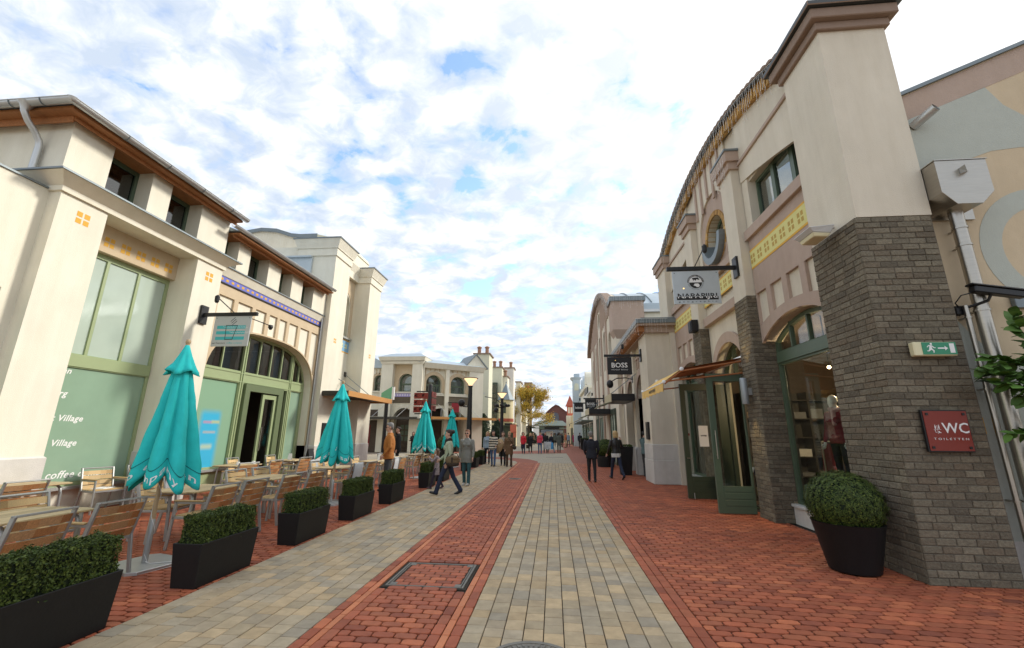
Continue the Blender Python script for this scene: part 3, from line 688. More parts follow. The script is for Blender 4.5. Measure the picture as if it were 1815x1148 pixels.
# shop windows of the two outer bays
def bay_window(a, b, mull):
    fz = 0.36; m = MB(rx); d0, d1 = -0.50, -0.42
    ar = arch(a + 0.02, b - 0.02, 3.5, 3.86, 14); ai = arch(a + 0.10, b - 0.10, 3.48, 3.78, 14)
    m.prism([(a + 0.02, fz), (a + 0.02, 3.5)] + ar[1:-1] + [(b - 0.02, 3.5), (b - 0.02, fz)], d0, d1, 0, holes=[[(a + 0.10, 3.30)] + ai + [(b - 0.10, 3.30)], rect(a + 0.10, b - 0.10, fz + 0.08, 3.02)])
    for s in mull: m.prism(rect(s - 0.022, s + 0.022, 3.30, 3.80), d0, d1 + 0.005)
    m.prism(rect(a + 0.06, b - 0.06, 3.06, 3.26), d1, d1 + 0.03)
    f = part('shop_window', m, greenm, R1, bevel=0.004)
    part('pane', MB(rx).prism(rect(a + 0.09, b - 0.09, fz + 0.07, 3.03), -0.465, -0.455), clear, f)
    part('pane', MB(rx).prism([(a + 0.09, 3.29)] + ai + [(b - 0.09, 3.29)], -0.465, -0.455), clear, f)
    part('sill', MB(rx).box((a, -0.50, fz - 0.05), (b, -0.30, fz)), grey_pl, f, bevel=0.004)
    part('low_wall', MB(rx).box((a, -0.60, 0.0), (b, -0.34, fz - 0.05)), plinthm, f)
bay_window(6.83, 9.28, (7.45, 8.05, 8.65)); bay_window(13.05, 15.55, (13.7, 14.3, 14.9))
def upper_window(a, b):
    m = MB(rx); n = 3; wd = (b - a) / n
    m.prism(rect(a, b, 6.04, 7.16), -0.46, -0.38, 0, holes=[rect(a + wd * i + 0.06, a + wd * (i + 1) - 0.06, 6.10, 7.08) for i in range(n)])
    f = part('upper_window', m, greenm, R1, bevel=0.004)
    for i in range(n): part('pane', MB(rx).prism(rect(a + wd * i + 0.05, a + wd * (i + 1) - 0.05, 6.09, 7.09), -0.43, -0.42), dark_glass, f)
upper_window(6.92, 9.02); upper_window(13.38, 15.48)
# door frame with fanlight
m = MB(rx); ai = arch(10.24, 12.06, 3.18, 3.84, 16)
m.prism([(10.12, 0.0), (10.12, 2.95)] + arch(10.12, 12.18, 2.95, 3.92, 16)[1:-1] + [(12.18, 2.95), (12.18, 0.0)], -0.52, -0.42, 0, holes=[[(10.24, 3.10)] + ai + [(12.06, 3.10)], rect(10.2, 12.1, 0.001, 2.98)])
for s in (10.85, 11.45): m.prism(rect(s - 0.02, s + 0.02, 3.1, 3.85), -0.52, -0.415)
f = part('door_frame', m, greend, R1); part('pane', MB(rx).prism([(10.23, 3.09)] + ai + [(12.07, 3.09)], -0.475, -0.465), clear, f)
# the two leaves folded out into the street
def leaf(s, label, outer, notice):
    d = part('door_leaf', MB(rx).box((s - 0.035, -0.02, 0.02), (s + 0.035, 0.012, 2.98)).box((s - 0.035, 0.62, 0.02), (s + 0.035, 0.75, 2.98)).box((s - 0.035, 0.012, 2.80), (s + 0.035, 0.62, 2.98)).box((s - 0.035, 0.012, 0.02), (s + 0.035, 0.62, 0.56)), greend if notice else greenm, R1, bevel=0.004, label=label)
    m = MB(rx)
    for z in (0.17, 0.31, 0.45): m.box((s - 0.041, 0.03, z), (s - 0.034, 0.60, z + 0.115))
    part('board', m, greend if notice else greenm, d, bevel=0.003)
    part('pane', MB(rx).box((s - 0.006, 0.01, 0.55), (s + 0.006, 0.63, 2.81)), clear, d)
    part('handle', MB(rx).tube([(s - 0.085, 0.685, 1.12), (s - 0.085, 0.685, 1.72)], 0.013, 10).tube([(s - 0.085, 0.685, 1.2), (s - 0.03, 0.685, 1.2)], 0.008, 8).tube([(s - 0.085, 0.685, 1.64), (s - 0.03, 0.685, 1.64)], 0.008, 8) if not notice else MB(rx).tube([(s - 0.07, 0.7, 1.02), (s - 0.07, 0.56, 1.02)], 0.011, 8).tube([(s - 0.07, 0.7, 1.02), (s - 0.03, 0.7, 1.02)], 0.011, 8), steel, d, smooth=True)
    if notice:
        nb = part('notice', MB(rx).box((s - 0.018, 0.10, 1.32), (s - 0.008, 0.34, 1.86), 0), white_p, d)
        t = text_mesh('NAPAPIJRI', 0.05, width=0.15, bold=0.002); part('lettering', moved(t, lambda x, y, z: (4.22 - 0.22 + x, s - 0.0195 + y * 0.3, 1.6 + z)), print_k, nb, recalc=False)
        part('red_dot', MB(rx).box((s - 0.016, 0.58, 1.6), (s - 0.008, 0.64, 1.66)), redsign, d)
        part('door_stop', MB(rx).tube([(s - 0.05, 0.6, 0.16), (s - 0.06, 0.6, 0.03), (s - 0.10, 0.6, 0.01)], 0.012, 8), steel, d)
leaf(10.16, 'near green glazed door leaf standing open', True, False)
leaf(12.30, 'far dark green door leaf with white notice', True, True)
# interior
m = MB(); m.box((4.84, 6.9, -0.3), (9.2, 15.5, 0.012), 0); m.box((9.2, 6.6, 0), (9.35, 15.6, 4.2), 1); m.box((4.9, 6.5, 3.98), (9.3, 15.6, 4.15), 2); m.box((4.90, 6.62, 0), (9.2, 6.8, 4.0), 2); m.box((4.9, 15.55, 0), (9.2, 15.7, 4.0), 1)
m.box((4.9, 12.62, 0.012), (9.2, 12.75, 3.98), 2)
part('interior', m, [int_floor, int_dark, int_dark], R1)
part('jamb_lining', MB(rx).box((12.15, -.42, 0), (12.185, -.17, 2.95)).box((10.115, -.42, 0), (10.15, -.17, 2.95)), greend, R1)
gar = [mat('garment_%s' % n, c, 0.9, noise=0.2, nscale=8) for n, c in (('wine', (0.22, 0.03, 0.04)), ('navy', (0.03, 0.04, 0.09)), ('sand', (0.42, 0.32, 0.2)), ('grey', (0.2, 0.2, 0.2)), ('olive', (0.15, 0.15, 0.07)), ('white', (0.7, 0.68, 0.64)))]
def shelving(label, x0, x1, y0, y1):
    sh = thing('shop_shelving', label, 'shelves', ((x0 + x1) / 2, y1, 0.012), 'dark shelving inside the arched shop'); m = MB()
    n = int(round((x1 - x0) / .8))
    for k in range(n + 1): x = x0 + (x1 - x0) * k / n; m.box((x - .02, y0, .013), (x + .02, y1, 2.75))
    m.box((x0, y1, .013), (x1, y1 + .02, 2.75))
    for z in (.12, .6, 1.08, 1.56, 2.04, 2.52): m.box((x0, y0, z), (x1, y1, z + .025))
    part('frame', m, canopy_d, sh); q = MB()
    for k in range(n):
        for z in (.145, .625, 1.105, 1.585, 2.065):
            for u in (.25, .72):
                if RNG.random() < .85: x = x0 + (x1 - x0) * (k + u) / n; q.box((x - .15, y0 + .04, z), (x + .15, y1 - .06, z + RNG.uniform(.08, .3)), int(RNG.integers(6)))
    part('folded_clothes', q, gar, sh, kind='stuff')
shelving('dark shelving with folded clothes behind the dummy in the arched window', 5.1, 8.3, 12.15, 12.6)
t = thing('clothes_rail', 'low clothes rail with hanging jackets behind the arched window', 'clothes rail', (6.6, 10.6, 0.012)); m = MB()
for x in (6.0, 7.2): m.tube([(x, 10.6, .012), (x, 10.6, 1.5)], .018, 8)
m.tube([(6.0, 10.6, 1.5), (7.2, 10.6, 1.5)], .018, 8); part('rail', m, steel, t); q = MB()
for k in range(9): x = 6.1 + k * .125; q.hexa([(x - .03, 10.35, .55), (x + .03, 10.35, .55), (x + .03, 10.85, .55), (x - .03, 10.85, .55)], [(x - .02, 10.42, 1.46), (x + .02, 10.42, 1.46), (x + .02, 10.78, 1.46), (x - .02, 10.78, 1.46)], k % 6)
part('hanging_jackets', q, gar, t, kind='stuff')
t = thing('shop_spotlight', 'small lit ceiling spot behind the arched shop window', 'lamp', (5.4, 8.9, 2.93))
part('bulb', MB().ell((5.4, 8.9, 2.93), 0.032, 12, 8), warm_bulb, t); part('rod', MB().tube([(5.4, 8.9, 2.96), (5.4, 8.9, 3.99)], 0.012, 6), blackm, t)
ld = bpy.data.lights.new('shop_fill', 'POINT'); ld.energy = 110; ld.color = (1, 0.74, 0.45); ld.shadow_soft_size = 0.15; lo = bpy.data.objects.new('shop_fill', ld); lo.location = (6.2, 9.4, 2.75); link(lo)  # fill light added apart from the bulb to reveal the dummies

# side wall with the painted mural
SW = 6.0
def sy(x, d, z): return (x, SW - d, z)
sw = part('side_wall', MB(sy).prism([(5.1, 0), (14, 0), (14, 10.3), (5.1, 6.54)], -0.3, 0.0), tan, R1)
mur_g = mat('mural_grey_green', (0.46, 0.48, 0.42), 0.9, noise=0.05, **PL); mur_t = mat('mural_tan', (0.50, 0.38, 0.25), 0.9, noise=0.06, **PL)
m = MB(sy)
m.prism([(5.191, 6.155), (14, 9.86), (14, 10.28), (5.191, 6.56)], -0.1, 0.004, 0)
m.prism([(5.191, 6.153), (6.525, 6.72), (6.70, 6.39), (6.95, 6.17), (7.3, 6.03), (7.3, 5.62), (6.75, 5.67), (6.35, 5.63), (6.07, 5.53), (5.75, 5.36), (5.45, 5.10), (5.191, 4.75)], -0.1, 0.004, 1)
oc = [(6.76 + 0.905 * math.cos(2 * PI * i / 48), 4.10 + 0.905 * math.sin(2 * PI * i / 48)) for i in range(48)]; ic = [(6.76 + 0.63 * math.cos(2 * PI * i / 48), 4.10 + 0.63 * math.sin(2 * PI * i / 48)) for i in range(48)]
m.prism(oc, -0.1, 0.004, 1, holes=[ic])
m.prism([(5.191, 0.45), (5.191, 3.28), (5.36, 3.074), (5.49, 2.867), (5.75, 2.62), (6.2, 2.45), (14, 2.3), (14, 0.45)], -0.1, 0.004, 1)
part('mural', m, [taupe, mur_g], sw)
part('plinth', MB(sy).prism(rect(5.191, 14, 0, 0.45), -0.1, 0.012), plinthm, sw)
part('parapet_cap', MB(sy).prism([(5.1, 6.54), (14, 10.3), (14, 10.36), (5.1, 6.60)], -0.34, 0.05), leadg, sw)
part('roof_upstand', MB().box((5.0, 7.0, 6.3), (6.4, 7.3, 7.55)), paleblu, R1)
# steel hopper and downpipes
t = thing('rain_hopper', 'polished steel rain hopper with tapered bottom above the downpipe', 'rainwater hopper', (5.5, 5.8, 4.6))
hp = [(5.195, 5.25), (5.83, 5.25), (5.83, 4.775), (5.655, 4.60), (5.345, 4.60), (5.195, 4.775)]
part('body', MB().prism(hp, 5.6, 5.985), steel, t, bevel=0.004)
part('back_flange', MB().box((5.18, 5.965, 4.55), (5.86, 5.99, 5.28)), steel, t); part('lid', MB().box((5.185, 5.59, 5.251), (5.84, 5.985, 5.262)), steel, t)
part('overflow_lip', MB().hexa([(5.47, 5.598, 5.04), (5.60, 5.598, 5.10), (5.58, 5.52, 5.06), (5.49, 5.52, 5.03)], [(5.47, 5.598, 5.12), (5.60, 5.598, 5.16), (5.59, 5.52, 5.15), (5.48, 5.52, 5.13)]), steel, t)
def pipe(name, label, x, y, r, z0, z1, straps):
    t = thing(name, label, 'downpipe', (x, y, z0), 'steel pipes down the mural wall')
    part('pipe', MB().tube([(x, y, z0), (x, y, z1)], r, 16), steel, t, smooth=True)
    for z in straps: part('bracket', MB().tube([(x, y, z - 0.012), (x, y, z + 0.012)], r + 0.009, 16).box((x - 0.012, y, z - 0.01), (x + 0.012, 5.99, z + 0.01)), steel, t)
pipe('downpipe', 'thick steel downpipe below the rain hopper', 5.5, 5.83, 0.075, 0.0, 4.62, (0.9, 2.2, 3.2, 4.1, 4.35)); pipe('downpipe', 'thin steel pipe beside the thick downpipe', 5.355, 5.87, 0.03, 0.0, 3.28, (0.9, 2.2, 3.12))
t = thing('overflow_pipe', 'grey spout pipe sticking out of the mural wall above the hopper', 'pipe', (5.45, 5.9, 6.15))
pp = [(5.40, 6.0, 6.10), (5.52, 5.72, 6.20)]
part('pipe', MB().tube(pp, 0.065, 18, cap=False).tube([pp[0], (5.515, 5.73, 6.198)], 0.056, 18, cap=False).tube([(5.40, 5.995, 6.10), (5.402, 5.99, 6.102)], 0.055, 12), zinc, t, smooth=True)
# security camera
t = thing('security_camera', 'black tubular security camera on a bracket by the downpipe', 'camera', (5.4, 5.8, 3.25))
def rotp(p, c=Vector((5.33, 5.68, 3.45)), a=0.16):
    v = Vector(p); return c + Vector((v.x * math.cos(a) + v.z * math.sin(a), v.y, -v.x * math.sin(a) + v.z * math.cos(a)))
hb = MB(); 
for a, b in (((-0.02, -0.05, -0.055), (0.56, 0.05, 0.03)),): hb.hexa([rotp(q) for q in ((a[0], a[1], a[2]), (b[0], a[1], a[2]), (b[0], b[1], a[2]), (a[0], b[1], a[2]))], [rotp(q) for q in ((a[0], a[1], b[2]), (b[0], a[1], b[2]), (b[0], b[1], b[2]), (a[0], b[1], b[2]))])
part('housing', hb, blackm, t, bevel=0.012)
sh_ = MB(); sh_.hexa([rotp(q) for q in ((-0.05, -0.065, 0.034), (0.66, -0.065, 0.034), (0.66, 0.065, 0.034), (-0.05, 0.065, 0.034))], [rotp(q) for q in ((-0.05, -0.05, 0.06), (0.66, -0.05, 0.06), (0.66, 0.05, 0.06), (-0.05, 0.05, 0.06))]); part('sun_shield', sh_, blackm, t, bevel=0.006)
part('bracket', MB().tube([(5.33, 5.99, 3.24), (5.36, 5.86, 3.25), (5.50, 5.72, 3.30), (5.52, 5.68, 3.38)], 0.018, 8), blackm, t)
part('junction_box', MB().box((5.27, 5.90, 3.17), (5.37, 5.995, 3.29)), blackm, t, bevel=0.008)
part('cable', MB().tube([(5.30, 5.9, 3.27), (5.20, 5.82, 3.30), (5.22, 5.74, 3.38), (5.31, 5.70, 3.40)], 0.008, 6), blackm, t)
solo('junction_box', 'flat grey box fixed high on the mural beside the pale ring', 'box', MB().box((6.02, 5.93, 3.26), (6.28, 5.994, 3.46)), leadg, bevel=0.006)
t = thing('yellow_notice', 'small yellow notice on the mural wall by the pipes', 'sign', (5.25, 5.98, 1.6)); part('plate', MB().box((5.20, 5.976, 1.66), (5.32, 5.988, 1.86)), ochre, t); part('marks', MB().box((5.235, 5.972, 1.80), (5.30, 5.976, 1.81)).box((5.22, 5.972, 1.75), (5.31, 5.976, 1.758)).box((5.26, 5.972, 1.69), (5.29, 5.976, 1.73)), print_k, t)

# ================================================================ LEFT HAND CAFE BUILDING
lx = lambda s, d, z: (-9.05 + d, s, z)
L1 = thing('cafe_building', 'cream cafe building with green shopfronts, upper loft and zinc gutters', 'cafe building', (-10.5, 11.0, 0))
def pier_l(s0, s1, depth, ztop, z_pl=1.15, name='pier', parent=None):
    p = part(name, MB(lx).box((s0, -depth, z_pl), (s1, 0.0, ztop)), cream, parent or L1)
    part('plinth', MB(lx).hexa([(s0 - .03, -depth, 0), (s1 + .03, -depth, 0), (s1 + .03, .035, 0), (s0 - .03, .035, 0)], [(s0 - .03, -depth, z_pl - .03), (s1 + .03, -depth, z_pl - .03), (s1 + .03, .035, z_pl - .03), (s0 - .03, .035, z_pl - .03)]).hexa([(s0 - .03, -depth, z_pl - .03), (s1 + .03, -depth, z_pl - .03), (s1 + .03, .035, z_pl - .03), (s0 - .03, .035, z_pl - .03)], [(s0 - .002, -depth, z_pl), (s1 + .002, -depth, z_pl), (s1 + .002, .002, z_pl), (s0 - .002, .002, z_pl)]), plinthm, p)
    return p
def squares(parent, s, z, c=0.05, g=0.068, d=0.0):
    m = MB(lx)
    for ds in (-g, g):
        for dz in (-g, g): m.box((s + ds - c, d - .01, z + dz - c), (s + ds + c, d + 0.003, z + dz + c))
    part('painted_squares', m, ochre, parent)
pa = pier_l(6.30, 7.16, 1.4, 5.92); squares(pa, 6.75, 5.58)
pb = pier_l(9.48, 10.33, 1.4, 5.92); squares(pb, 9.92, 5.57)
# entablature over the first bay: fascia, cove, zinc cap
m = MB(lx); m.box((6.26, -1.4, 5.92), (10.37, 0.05, 6.02))
m.hexa([(6.26, -1.4, 6.02), (10.37, -1.4, 6.02), (10.37, .05, 6.02), (6.26, .05, 6.02)], [(6.03, -1.4, 6.2), (10.60, -1.4, 6.2), (10.60, .28, 6.2), (6.03, .28, 6.2)])
part('entablature', m, cream, L1); part('zinc_cap', MB(lx).box((6.0, -0.75, 6.2), (10.63, 0.31, 6.235)), leadg, L1)
# recessed lintel with ornament band, shop window of the first bay
m = MB(lx); m.box((7.16, -1.4, 5.32), (9.48, -0.52, 5.92)); part('lintel', m, tan, L1)
m = MB(lx)
for i in range(6):
    s = 7.38 + i * 0.37
    for ds in (-.06, .06):
        for dz in (-.06, .06): m.box((s + ds - .045, -.525, 5.56 + dz - .045), (s + ds + .045, -.516, 5.56 + dz + .045))
part('painted_squares', m, ochre, L1, kind='stuff')
f = part('shop_window', MB(lx).prism(rect(7.16, 9.48, 0.52, 5.32), -0.74, -0.66, 0, holes=[rect(7.22, 7.93, 3.12, 5.2), rect(7.99, 8.66, 3.12, 5.2), rect(8.72, 9.40, 3.12, 5.2), rect(7.22, 9.40, 0.60, 2.84)]).prism(rect(7.18, 9.46, 2.86, 3.10), -.66, -.64), greenf, L1, bevel=0.004)
for a, b in ((7.21, 7.94), (7.98, 8.67), (8.71, 9.41)): part('upper_pane', MB(lx).prism(rect(a, b, 3.11, 5.21), -0.70, -0.69), film_hi, f)
fp = part('frosted_pane', MB(lx).prism(rect(7.21, 9.41, 0.59, 2.85), -0.70, -0.69), film, f)
def window_text(body, s_end, z, h, align='RIGHT', par=fp, d=-0.689, width=None):
    t = text_mesh(body, h, font_shear=0.25, extrude=0.001, align=align, bold=0.003, spacing=1.06)
    part('lettering', moved(t, lambda x, y, zz: (-9.05 + d - y * 0.3, s_end + x, z + zz)), print_w, par, recalc=False)
for body, s, z in (('san francisco coffee company', 9.16, 0.74), ('Wertheim Village', 8.23, 1.35), ('Ingolstadt Village', 8.24, 1.83), ('Nurnberg', 7.82, 2.31), ('Munchen', 7.80, 2.76)):
    window_text(body, s, z, 0.20 if z < 1 else 0.17)
part('sill', MB(lx).box((7.16, -0.74, 0.46), (9.48, -0.56, 0.52)), zinc, L1); part('low_wall', MB(lx).box((7.16, -1.4, 0.0), (9.48, -0.70, 0.46)), cream, L1)
# wall and bay of the house before it
w0 = part('neighbour_wall', MB(lx).prism([(-6, 3.95), (-6, 5.95), (6.3, 5.95), (6.3, 0), (6.05, 0), (6.05, 3.95)], -1.4, -0.25), cream, L1); part('wall_cap', MB(lx).box((-6, -0.7, 5.95), (6.25, -0.22, 5.985)), leadg, w0)
nf = part('neighbour_window', MB(lx).prism(rect(1.0, 6.05, 0.4, 3.95), -0.62, -0.55, 0, holes=[rect(1.1, 3.4, .5, 3.0), rect(3.5, 5.95, .5, 3.0), rect(1.1, 3.4, 3.15, 3.85), rect(3.5, 5.95, 3.15, 3.85)]), greenf, L1)
part('frosted_pane', MB(lx).prism(rect(1.05, 6.0, 0.45, 3.9), -0.60, -0.59), film, nf); part('low_wall', MB(lx).box((-6, -1.4, 0), (6.05, -0.5, 0.4)), cream, w0); part('dark_soffit', MB(lx).box((-6, -1.4, 3.95), (6.04, -0.3, 3.97)), anth, w0)
# loft of the first part
def loft(s0, s1, z0, zt, pcs, d=-0.15, ret=True):
    for a, b in pcs: part('loft_pier', MB(lx).box((a, d - 0.9, z0), (b, d, zt)), cream, L1)
    part('loft_wall', MB(lx).box((s0 + .06, d - 0.95, z0), (s1 - .06, d - 0.78, zt)), cream, L1)
    for (a, b), (a2, b2) in zip(pcs[:-1], pcs[1:]):
        f = part('loft_window', MB(lx).prism(rect(b, a2, z0, zt), d - 0.46, d - 0.38, 0, holes=[rect(b + .07, a2 - .07, z0 + .12, zt - .1)]), greenm, L1)
        part('pane', MB(lx).prism(rect(b + .06, a2 - .06, z0 + .11, zt - .09), d - 0.43, d - 0.42), dark_glass, f)
        part('blind', MB(lx).prism(rect(b + .06, b + .06 + (a2 - b) * .4, z0 + .11, zt - .09), d - 0.60, d - 0.59), white_p, f)
loft(6.30, 10.45, 6.19, 7.44, [(6.30, 7.09), (8.02, 8.53), (9.46, 10.45)]); part('loft_return', MB().box((-16, 6.302, 5.9), (-9.205, 6.45, 7.44)), cream, L1)
loft(10.46, 16.1, 6.2, 7.1, [(10.40, 10.47), (11.02, 11.53), (12.41, 13.05), (13.72, 14.38), (15.12, 16.06)], d=-0.21)
def half_gutter(pts, r=0.085):
    """half round gutter along a straight line, open at the top, with a rolled front bead"""
    a, b = Vector(pts[0]), Vector(pts[1]); t = (b - a).normalized(); n = t.cross(Vector((0, 0, 1))); m = MB(); k = 10; vs = []
    for p in (a, b):
        for rr in (r, r - 0.008):
            for i in range(k + 1):
                an = PI + PI * i / k; vs.append(p + n * (rr * math.cos(an)) + Vector((0, 0, rr * math.sin(an))))
    q = k + 1; f = []
    for i in range(k):
        f += [(i, i + 1, 2 * q + i + 1, 2 * q + i), (q + i + 1, q + i, 3 * q + i, 3 * q + i + 1)]
    f += [(0, 2 * q, 3 * q, q), (k, q + k, 3 * q + k, 2 * q + k), tuple(range(q)) + tuple(range(2 * q - 1, q - 1, -1)), tuple(range(2 * q, 3 * q)) + tuple(range(4 * q - 1, 3 * q - 1, -1))]
    m.add(vs, f)
    for sgn in (-1, 1): m.tube([a + n * (sgn * r), b + n * (sgn * r)], 0.011, 8)
    return m
ze = 7.50
m = MB(); m.hexa([(-16, 5.93, ze + .03), (-8.83, 5.93, ze + .03), (-8.83, 10.5, ze + .03), (-16, 10.5, ze + .03)], [(-16, 5.93, ze + .05), (-8.83, 5.93, ze + .05), (-8.83, 10.5, ze + .05), (-16, 10.5, ze + .05)]); m.hexa([(-16, 5.95, ze + .05), (-8.85, 5.95, ze + .05), (-8.85, 10.5, ze + .05), (-16, 10.5, ze + .05)], [(-16, 8.4, ze + .72), (-11.3, 8.4, ze + .72), (-11.3, 10.5, ze + .72), (-16, 10.5, ze + .72)])
part('roof', m, leadg, L1)
m = MB(); m.box((-16, 5.96, 7.44), (-8.86, 6.30, 7.50)); m.box((-10.1, 6.46, 7.442), (-8.86, 10.5, 7.50)); m.box((-9.2, 6.30, 7.442), (-8.86, 6.46, 7.50)); m.box((-16, 6.14, 7.30), (-9.05, 6.16, 7.44)); m.box((-9.055, 6.16, 7.36), (-9.035, 10.5, 7.44)); part('soffit', m, larch, L1)
part('soffit', MB().box((-10.2, 10.52, 7.102), (-8.9, 15.95, 7.15)).box((-9.1, 10.52, 7.02), (-9.075, 15.9, 7.1)), larch, L1)
g1_ = part('gutter', half_gutter([(-8.77, 5.86, 7.55), (-8.77, 10.55, 7.55)]), zinc, L1, smooth=True); part('gutter', half_gutter([(-16, 5.86, 7.55), (-8.77, 5.86, 7.55)]), zinc, L1, smooth=True)
part('gutter', half_gutter([(-8.85, 10.2, 7.24), (-8.85, 15.95, 7.24)], 0.075), zinc, L1, smooth=True)
part('gutter_corner', MB().lathe([(.002, -.086), (.03, -.081), (.06, -.062), (.078, -.035), (.087, 0.0), (.092, .012), (.002, .012)], (-8.77, 5.86, 7.55), 20, cap=False), zinc, g1_, smooth=True)
for y in (6.9, 7.9, 8.9, 9.9): part('gutter_strap', MB().tube([(-8.77 + .092 * math.cos(a), y, 7.55 + .092 * math.sin(a)) for a in np.linspace(PI, 2 * PI, 9)], 0.009, 6), leadg, g1_)
for x in (-9.35, -10.0): part('gutter_strap', MB().tube([(x, 5.86 + .092 * math.cos(a), 7.55 + .092 * math.sin(a)) for a in np.linspace(PI, 2 * PI, 9)], 0.009, 6), leadg, g1_)
m = MB(); m.hexa([(-16, 10.5, 7.20), (-8.92, 10.5, 7.20), (-8.92, 15.95, 7.20), (-16, 15.95, 7.20)], [(-16, 10.5, 7.9), (-10.6, 10.5, 7.9), (-10.6, 15.95, 7.9), (-16, 15.95, 7.9)]); part('lower_roof', m, zroof, L1)
part('roof_dormer', MB().box((-11.3, 16.0, 7.5), (-10.06, 16.09, 8.75)).box((-11.4, 15.9, 8.75), (-10.06, 16.1, 8.82)), paleblu, L1)
dp = MB(); dp.tube([(-9.72, 5.86, 7.47), (-9.72, 5.86, 7.36), (-9.72, 5.95, 7.22), (-9.72, 6.10, 7.08), (-9.72, 6.2, 6.95), (-9.72, 6.22, 6.85), (-9.72, 6.22, 5.95)], 0.055, 14); dp.lathe([(0.055, 7.36), (0.075, 7.44), (0.13, 7.52)], (-9.72, 5.86, 0), 14)
part('downpipe', dp, zinc, L1, smooth=True)
# second bay: arched shopfront
bx = lambda s, d, z: (-9.35 + d, s, z)
def basket(s0, s1, zs, zt, n=24, p=2.7):
    c = (s0 + s1) / 2; A = (s1 - s0) / 2; return [(c - A * math.copysign(abs(math.cos(PI * i / n)) ** (2 / p), math.cos(PI * i / n)), zs + (zt - zs) * math.sin(PI * i / n) ** (2 / p)) for i in range(n + 1)]
op = basket(10.66, 16.0, 2.9, 4.62)
body = [(10.33, 0.0), (10.66, 0.0)] + op + [(16.0, 0.0), (16.1, 0.0), (16.1, 5.70), (10.33, 5.70)]
def opz(s):
    for (a, za), (b, zb) in zip(op[:-1], op[1:]):
        if a <= s <= b and b > a: return za + (zb - za) * (s - a) / (b - a)
    return 2.9
pan = [(10.71, 11.31), (11.48, 12.10), (12.26, 12.78), (12.95, 13.36), (13.50, 13.91), (14.06, 14.58), (14.74, 15.33), (15.50, 15.98)]
hol = []
for a, b in pan:
    low = [(a + (b - a) * j / 5, max(opz(a + (b - a) * j / 5) + 0.05, 3.0)) for j in range(6)]
    if a < 10.8: low = [(p[0], max(p[1], 4.0)) for p in low]
    if b > 15.9: low = [(p[0], max(p[1], 3.75)) for p in low]
    hol.append(low + [(b, 5.38), (a, 5.38)])
m = MB(bx); m.prism(body, -0.06, 0.0, 0, holes=hol); part('arched_front', m, tan, L1)
m = MB(bx); m.prism(body, -0.5, -0.06, 0); part('panel_ground', m, cream, L1)
part('string_course', MB(bx).box((10.33, -0.1, 5.70), (16.12, 0.035, 5.735)), blackm, L1)
m = MB(bx); m.box((10.33, -0.3, 5.735), (16.08, -0.02, 5.93), 0)
i = 0; s = 10.45
while s < 16.0:
    m.box((s, -.03, 5.80), (s + .10, -.016, 5.87), 1); s += 0.215
part('blue_band', m, [bluep, ochre], L1)
m = MB(bx); m.hexa([(10.33, -.5, 5.93), (16.08, -.5, 5.93), (16.08, 0.0, 5.93), (10.33, 0.0, 5.93)], [(10.33, -.5, 6.17), (16.1, -.5, 6.17), (16.1, .10, 6.17), (10.33, .10, 6.17)]); part('sill_course', m, cream, L1)
part('zinc_sill', MB(bx).box((10.64, -0.6, 6.17), (16.12, 0.13, 6.2)), leadg, L1)
# glazing of the arch
gx = lambda s, d, z: (-9.72 + d, s, z)
oi = basket(10.74, 15.92, 2.9, 4.54); inn = [p for p in oi]
def clip(a, b, zlow): 
    pts = [(a, min(4.5, opz(a) - .09))] + [p for p in oi if a < p[0] < b] + [(b, min(4.5, opz(b) - .09))]
    return [(a, zlow), (b, zlow)] + [(p[0], max(p[1], zlow + .02)) for p in pts[::-1]]
holes = []; panes = []
for a, b in ((10.80, 11.62), (11.66, 12.48), (12.66, 13.22), (13.26, 13.82), (13.86, 14.42), (14.46, 15.0), (15.18, 15.54), (15.58, 15.88)):
    c = clip(a, b, 3.42); holes.append(c); panes.append(c)
holes += [rect(10.82, 12.46, 0.62, 3.06), rect(12.70, 14.96, 0.001, 3.04), rect(15.20, 15.84, 0.62, 3.06)]
f = part('arch_glazing', MB(gx).prism([(10.66, 0.0)] + [(10.66, 2.9)] + op[1:-1] + [(16.0, 2.9), (16.0, 0.0)], -0.06, 0.04, 0, holes=holes), greenf, L1)
m = MB(gx)
for s in (12.50, 12.60, 15.04, 15.13): m.box((s - .02, .04, 0), (s + .02, .065, 4.4 if s > 15 else 4.5))
for z in (3.1, 3.36): m.box((10.8, .04, z - .015), (15.9, .058, z + .015))
part('moulding', m, greenf, f)
for c in panes: part('upper_pane', MB(gx).prism(c, -.02, -.01), dark_glass, f)
for a, b in ((10.81, 12.47), (15.19, 15.85)): part('frosted_pane', MB(gx).prism(rect(a, b, .61, 3.07), -.02, -.01), film, f)
fa = mat('film_with_blurred_advert', (0.24, 0.40, 0.27), 0.25, spec=.55); nt = fa.node_tree; gp = nt.nodes.new('ShaderNodeNewGeometry'); sx_ = nt.nodes.new('ShaderNodeSeparateXYZ'); nt.links.new(gp.outputs['Position'], sx_.inputs[0])
def soft_box(y0, y1, z0, z1, e):
    o_ = None
    for sock, a, b_ in ((1, y0, y1), (2, z0, z1)):
        for v0, v1 in ((a - e, a + e), (b_ + e, b_ - e)):
            mr = nt.nodes.new('ShaderNodeMapRange'); mr.interpolation_type = 'SMOOTHSTEP'; nt.links.new(sx_.outputs[sock], mr.inputs[0]); mr.inputs[1].default_value = v0; mr.inputs[2].default_value = v1
            if o_ is None: o_ = mr.outputs[0]
            else:
                mm_ = nt.nodes.new('ShaderNodeMath'); mm_.operation = 'MULTIPLY'; nt.links.new(o_, mm_.inputs[0]); nt.links.new(mr.outputs[0], mm_.inputs[1]); o_ = mm_.outputs[0]
    return o_
cur_ = None
